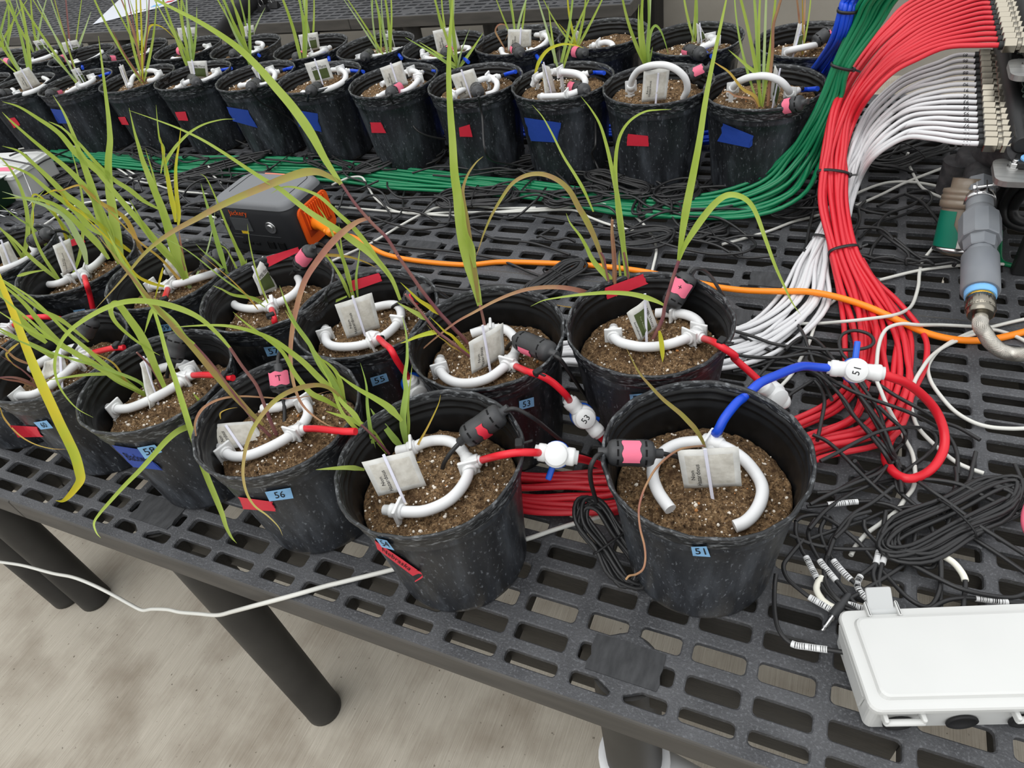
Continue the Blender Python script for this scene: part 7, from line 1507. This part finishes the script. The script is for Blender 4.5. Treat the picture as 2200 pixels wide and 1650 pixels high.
mb = MB(); loft(mb, [rr_at(-.003, -.003, EW + .006, ED + .008, .010, EH + .0005), rr_at(-.005, -.005, EW + .010, ED + .012, .011, EH + .002), rr_at(-.005, -.005, EW + .010, ED + .012, .011, EH + .008), rr_at(-.0035, -.0035, EW + .007, ED + .009, .011, EH + .0105), rr_at(.008, .006, EW - .016, ED - .011, .009, EH + .0115), rr_at(.0095, .0075, EW - .019, ED - .014, .009, EH + .0165), rr_at(.012, .010, EW - .024, ED - .019, .008, EH + .0175)], 0, False); mb.build('lid', M['enclosure'], root)
mb = MB(); loft(mb, [[E_(-.004, .018, .018), E_(-.0015, .018, .018), E_(-.0015, ED - .012, .03), E_(-.004, ED - .012, .03)], [E_(-.005, .016, EH - .002), E_(-.0015, .016, EH - .002), E_(-.0015, ED - .006, EH - .001), E_(-.005, ED - .006, EH - .001)]]); mb.build('side_flange', M['enclosure'], root)
for xx in (.032, .098, .162, .225):
    c = E_(xx, -.0012, .021); mb = MB(); lathe(mb, [(.0155, 0), (.0165, .001), (.0165, .003), (.0145, .004), (.0135, .0015), (.0, .0012)], 28, 0, c, None, -ey); mb.build('grommet', M['nub'], root)
for xx in (.032, .165):
    mb = MB(); rod(mb, E_(xx - .021, -.009, .040), E_(xx + .021, -.009, .040), .0038, 12, 0, .001)
    for s in (-.021, .018): box(mb, E_(xx + s + .0015, -.005, .043), (.005, .014, .011), axes=(ex, ey, ez), bev=.0015)
    mb.build('hinge', M['enclosure'], root)
mb = MB(); c = (.045, ED + .004)
for s in (-.017, .017): box(mb, E_(c[0] + s, c[1], EH + .008), (.004, .020, .018), axes=(ex, ey, ez), bev=.0015)
box(mb, E_(c[0], c[1], EH + .004), (.04, .012, .010), axes=(ex, ey, ez), bev=.002)
mb.build('latch_bracket', M['enclosure'], root)
mb = MB(); up2 = (ey * .80 + ez * .60).normalized(); nn = ex.cross(up2)
box(mb, E_(c[0] - .001, c[1] + .010, EH + .018), (.029, .030, .005), axes=(ex, up2, nn), bev=.0016, taper=1.0); rod(mb, E_(c[0] - .016, c[1], EH + .009), E_(c[0] + .016, c[1], EH + .009), .0055, 14, 0, .001)
box(mb, E_(c[0] - .001, c[1] + .018, EH + .0262), (.012, .0016, .0012), axes=(ex, up2, nn)); mb.build('latch', M['latch'], root)
mb = MB(); P = E_(.085, ED + .010, .028); box(mb, P, (.022, .012, .0012), axes=(ex, (ey + ez * .5).normalized(), ex.cross((ey + ez * .5).normalized()))); mb.build('paper_tab', M['sheet'], root)

# ------------------------------------------------------------------ gray enclosure and green tray at the far left
O2 = U(62, 432, .0); a2 = math.radians(8); ex2 = Vector((math.cos(a2), math.sin(a2), 0)); ey2 = Vector((-math.sin(a2), math.cos(a2), 0))
root = empty('instrument_enclosure', O2, 'light gray enclosure with a pink tape label at the far left', 'enclosure')
def G_(x, y, z): return O2 + ex2 * x + ey2 * y + ez * z
def rr2(x0, y0, w_, d_, r, z): return [G_(x0 + w_ / 2 + x, y0 + d_ / 2 + y, z) for x, y in rrect(w_, d_, r, 3)]
mb = MB(); loft(mb, [rr2(-.295, .005, .29, .17, .008, 0), rr2(-.30, 0, .30, .18, .01, .08)]); mb.build('base', M['enclosure'], root)
mb = MB(); loft(mb, [rr2(-.306, -.006, .312, .192, .012, .081), rr2(-.306, -.006, .312, .192, .012, .092), rr2(-.295, .005, .29, .17, .01, .094), rr2(-.293, .007, .286, .166, .01, .10)]); mb.build('lid', M['enclosure'], root)
mb = MB(); V = []
for j in range(2):
    for i in range(6): V.append(G_(-.21 + .19 * i / 5, .022 + .03 * j + .002 * math.sin(i * 2), .1006))
mb.add(V, [(i, i + 1, i + 7, i + 6) for i in range(5)], 0, False); to = mb.build('tape_label', M['pinktape'], root)
mb = MB(); box(mb, G_(-.06, -.007, .078), (.03, .006, .03), axes=(ex2, ey2, ez), bev=.001); box(mb, G_(-.20, -.007, .078), (.03, .006, .03), axes=(ex2, ey2, ez), bev=.001); mb.build('latch', M['latch'], root)
O3 = U(30, 440, 0); root = empty('green_tray', O3 + Vector((-.15, 0, 0)), 'dark green plastic tray at the left edge before the gray enclosure', 'tray')
mb = MB()
def T_(x, y, z): return O3 + Vector((x, y, z))
o1 = [[T_(x - .17, y - .05, z) for x, y in rrect(w_, d_, .02, 4)] for z, w_, d_ in ((.0, .30, .17), (.09, .36, .22), (.094, .375, .235), (.094, .36, .22))]
i1 = [[T_(x - .17, y - .05, z) for x, y in rrect(w_, d_, .02, 4)] for z, w_, d_ in ((.09, .352, .212), (.008, .29, .16))]
loft(mb, o1 + i1, 0, False); mb.build('tray', M['greenbin'], root)
for k, (lb, pts) in enumerate((('thin gray wire arching over the green tray', ((-60, 451, .10), (0, 453, .10), (22, 455, .10), (40, 460, .09), (52, 470, .05), (56, 480, .01))), ('thin gray wire hooked beside the green tray', ((40, 452, .10), (30, 450, .11), (24, 452, .11), (21, 462, .08), (18, 472, .05))), ('thin gray wire looping from the gray enclosure down to the tray', ((48, 366, .11), (62, 400, .09), (70, 425, .06), (62, 442, .05), (45, 448, .06), (30, 452, .07))), ('thin gray wire lying over the rim of the tray', ((-40, 455, .1), (0, 462, .1), (20, 470, .08), (38, 480, .03))))):
    cord('thin_wire', [U(u, v, z) for u, v, z in pts], .0015, 'steel', lb, 'wire')
for lb, pts in (('black cable over the lid of the gray enclosure, left one', ((0, 340, .11), (60, 352, .112), (75, 356, .112), (95, 345, .112), (125, 332, .108), (150, 322, .06))), ('black cable over the lid of the gray enclosure, dropping past its edge', ((55, 332, .112), (72, 350, .114), (82, 365, .11), (95, 380, .05), (108, 398, .012))), ('black cable arching behind the lid of the gray enclosure', ((20, 335, .11), (45, 326, .112), (75, 323, .112), (110, 328, .11), (150, 340, .03), (180, 360, .01)))):
    cord('sensor_cable', [U(u, v, z) for u, v, z in pts], .0030, 'cable', lb, 'cable')

# ------------------------------------------------------------------ right edge: pink hose and heavy black hoses
cord('pink_hose', lay(None, ((2275, 1040, .03), (2230, 1062, .03), (2208, 1100, .03), (2210, 1138, .03), (2240, 1172, .03), (2285, 1195, .03))), .0068, 'hose_pink', 'pink hose curving in at the right edge of the bench', 'hose', n=12)
for k, pts in enumerate((((2230, 380, .12), (2185, 400, .10), (2160, 440, .05), (2165, 475, .02), (2200, 490, .012), (2260, 488, .012)), ((2240, 400, .11), (2200, 415, .09), (2178, 445, .05), (2182, 470, .03), (2215, 480, .02), (2260, 470, .02)), ((2230, 360, .14), (2170, 385, .10), (2142, 430, .05), (2135, 470, .02), (2150, 495, .01)))):
    cord('black_hose', lay(None, pts), .0095, 'cable', 'heavy black hose bending down behind the gray pipe, %s' % ('outermost', 'innermost', 'nearest the pipe')[k], 'hose', n=12)
mb = MB(); tube(mb, spline(lay(None, ((2240, 585), (2200, 578), (2180, 572), (2150, 560), (2148, 520), (2150, 470))), 5), .0048, 8); mb.top('green_tube', M['green'], 'short green tube behind the gray pipe at the right edge', 'tube')

# ------------------------------------------------------------------ on the far bench
Z0 = .0012
c4 = [U(199, 53, Z0), U(352, 14, Z0), U(420, -16, Z0), U(262, -6, Z0)]
root = empty('paper_sheet', sum(c4, Vector((0, 0, 0))) / 4, 'white paper sheet with coloured marks on the far bench', 'paper sheet')
mb = MB(); V = [c4[0] + Vector((0, 0, h)) + (c4[1] - c4[0]) * a + (c4[3] - c4[0]) * b_ + (c4[2] - c4[1] - c4[3] + c4[0]) * a * b_ + Vector((0, 0, .004 * math.sin(a * 3) * b_)) for h in (.001, 0) for b_ in (0, .5, 1) for a in [i / 6 for i in range(7)]]
Fc = [(j * 7 + i, j * 7 + i + 1, j * 7 + i + 8, j * 7 + i + 7) for j in range(2) for i in range(6)]; mb.add(V, Fc + [tuple(q + 21 for q in reversed(f)) for f in Fc]); sh = mb.build('sheet', M['sheet'], root)
def on_sheet(a, b_, w_, h_, m): 
    mb = MB(); f_ = lambda a, b_: c4[0] + (c4[1] - c4[0]) * a + (c4[3] - c4[0]) * b_ + (c4[2] - c4[1] - c4[3] + c4[0]) * a * b_ + Vector((0, 0, .004 * math.sin(a * 3) * b_ + .002))
    mb.add([f_(a, b_), f_(a + w_, b_), f_(a + w_, b_ + h_), f_(a, b_ + h_)], [(0, 1, 2, 3)], 0, False); sub('printed_mark', mb, M[m], sh, root)
for a, b_, w_, h_, m in ((.85, .35, .1, .12, 'redtape'), (.72, .2, .13, .12, 'lightblue'), (.60, .12, .03, .06, 'yellow'), (.52, .15, .03, .06, 'ink'), (.46, .1, .03, .05, 'pssalmon'), (.66, .1, .025, .05, 'green_print')): on_sheet(a, b_, w_, h_, m)
root = empty('black_jacket', U(515, 28, 0), 'crumpled black fabric draped over the front edge of the far bench', 'fabric')
pts = [U(486, 62, -.02), U(492, 44, .03), U(510, 26, .04), U(530, 8, .045), U(556, -12, .05)]
mb = MB(); sp = spline(pts, 8); rd = random.Random(3)
tube(mb, sp, lambda t: .05 + .035 * t + .012 * math.sin(t * 21), 18, flat=.6)
mb.v = [tuple(Vector(v) + Vector((1, 1, 1)) * (.012 * noise.noise(Vector(v) * 14))) for v in mb.v]; mb.build('cloth', M['fabric'], root)
for k, (u, v) in enumerate(((566, 20), (590, 12))):
    c = U(u, v, .012); root = empty('binder_clip', U(u, v, .0), 'black binder clip with wire arms on the far bench, %s of two' % ('left', 'right')[k], 'binder clip', 'binder clips')
    mb = MB(); loft(mb, [[c + Vector((x, y, z)) for y, z in ((-.02, -.01), (.02, -.01), (.003, .022), (-.003, .022))] for x in (-.03, .03)], 0, False); mb.build('clip_body', M['nub'], root)
    mb = MB(); tube(mb, [c + Vector((.016 * math.cos(a), -.004 - .0, .035 + .022 * math.sin(a))) for a in [PI * 1.5 + .4 + (2 * PI - .8) * q / 16 for q in range(17)]], .0022, 6); mb.build('wire_arm', M['steel'], root)
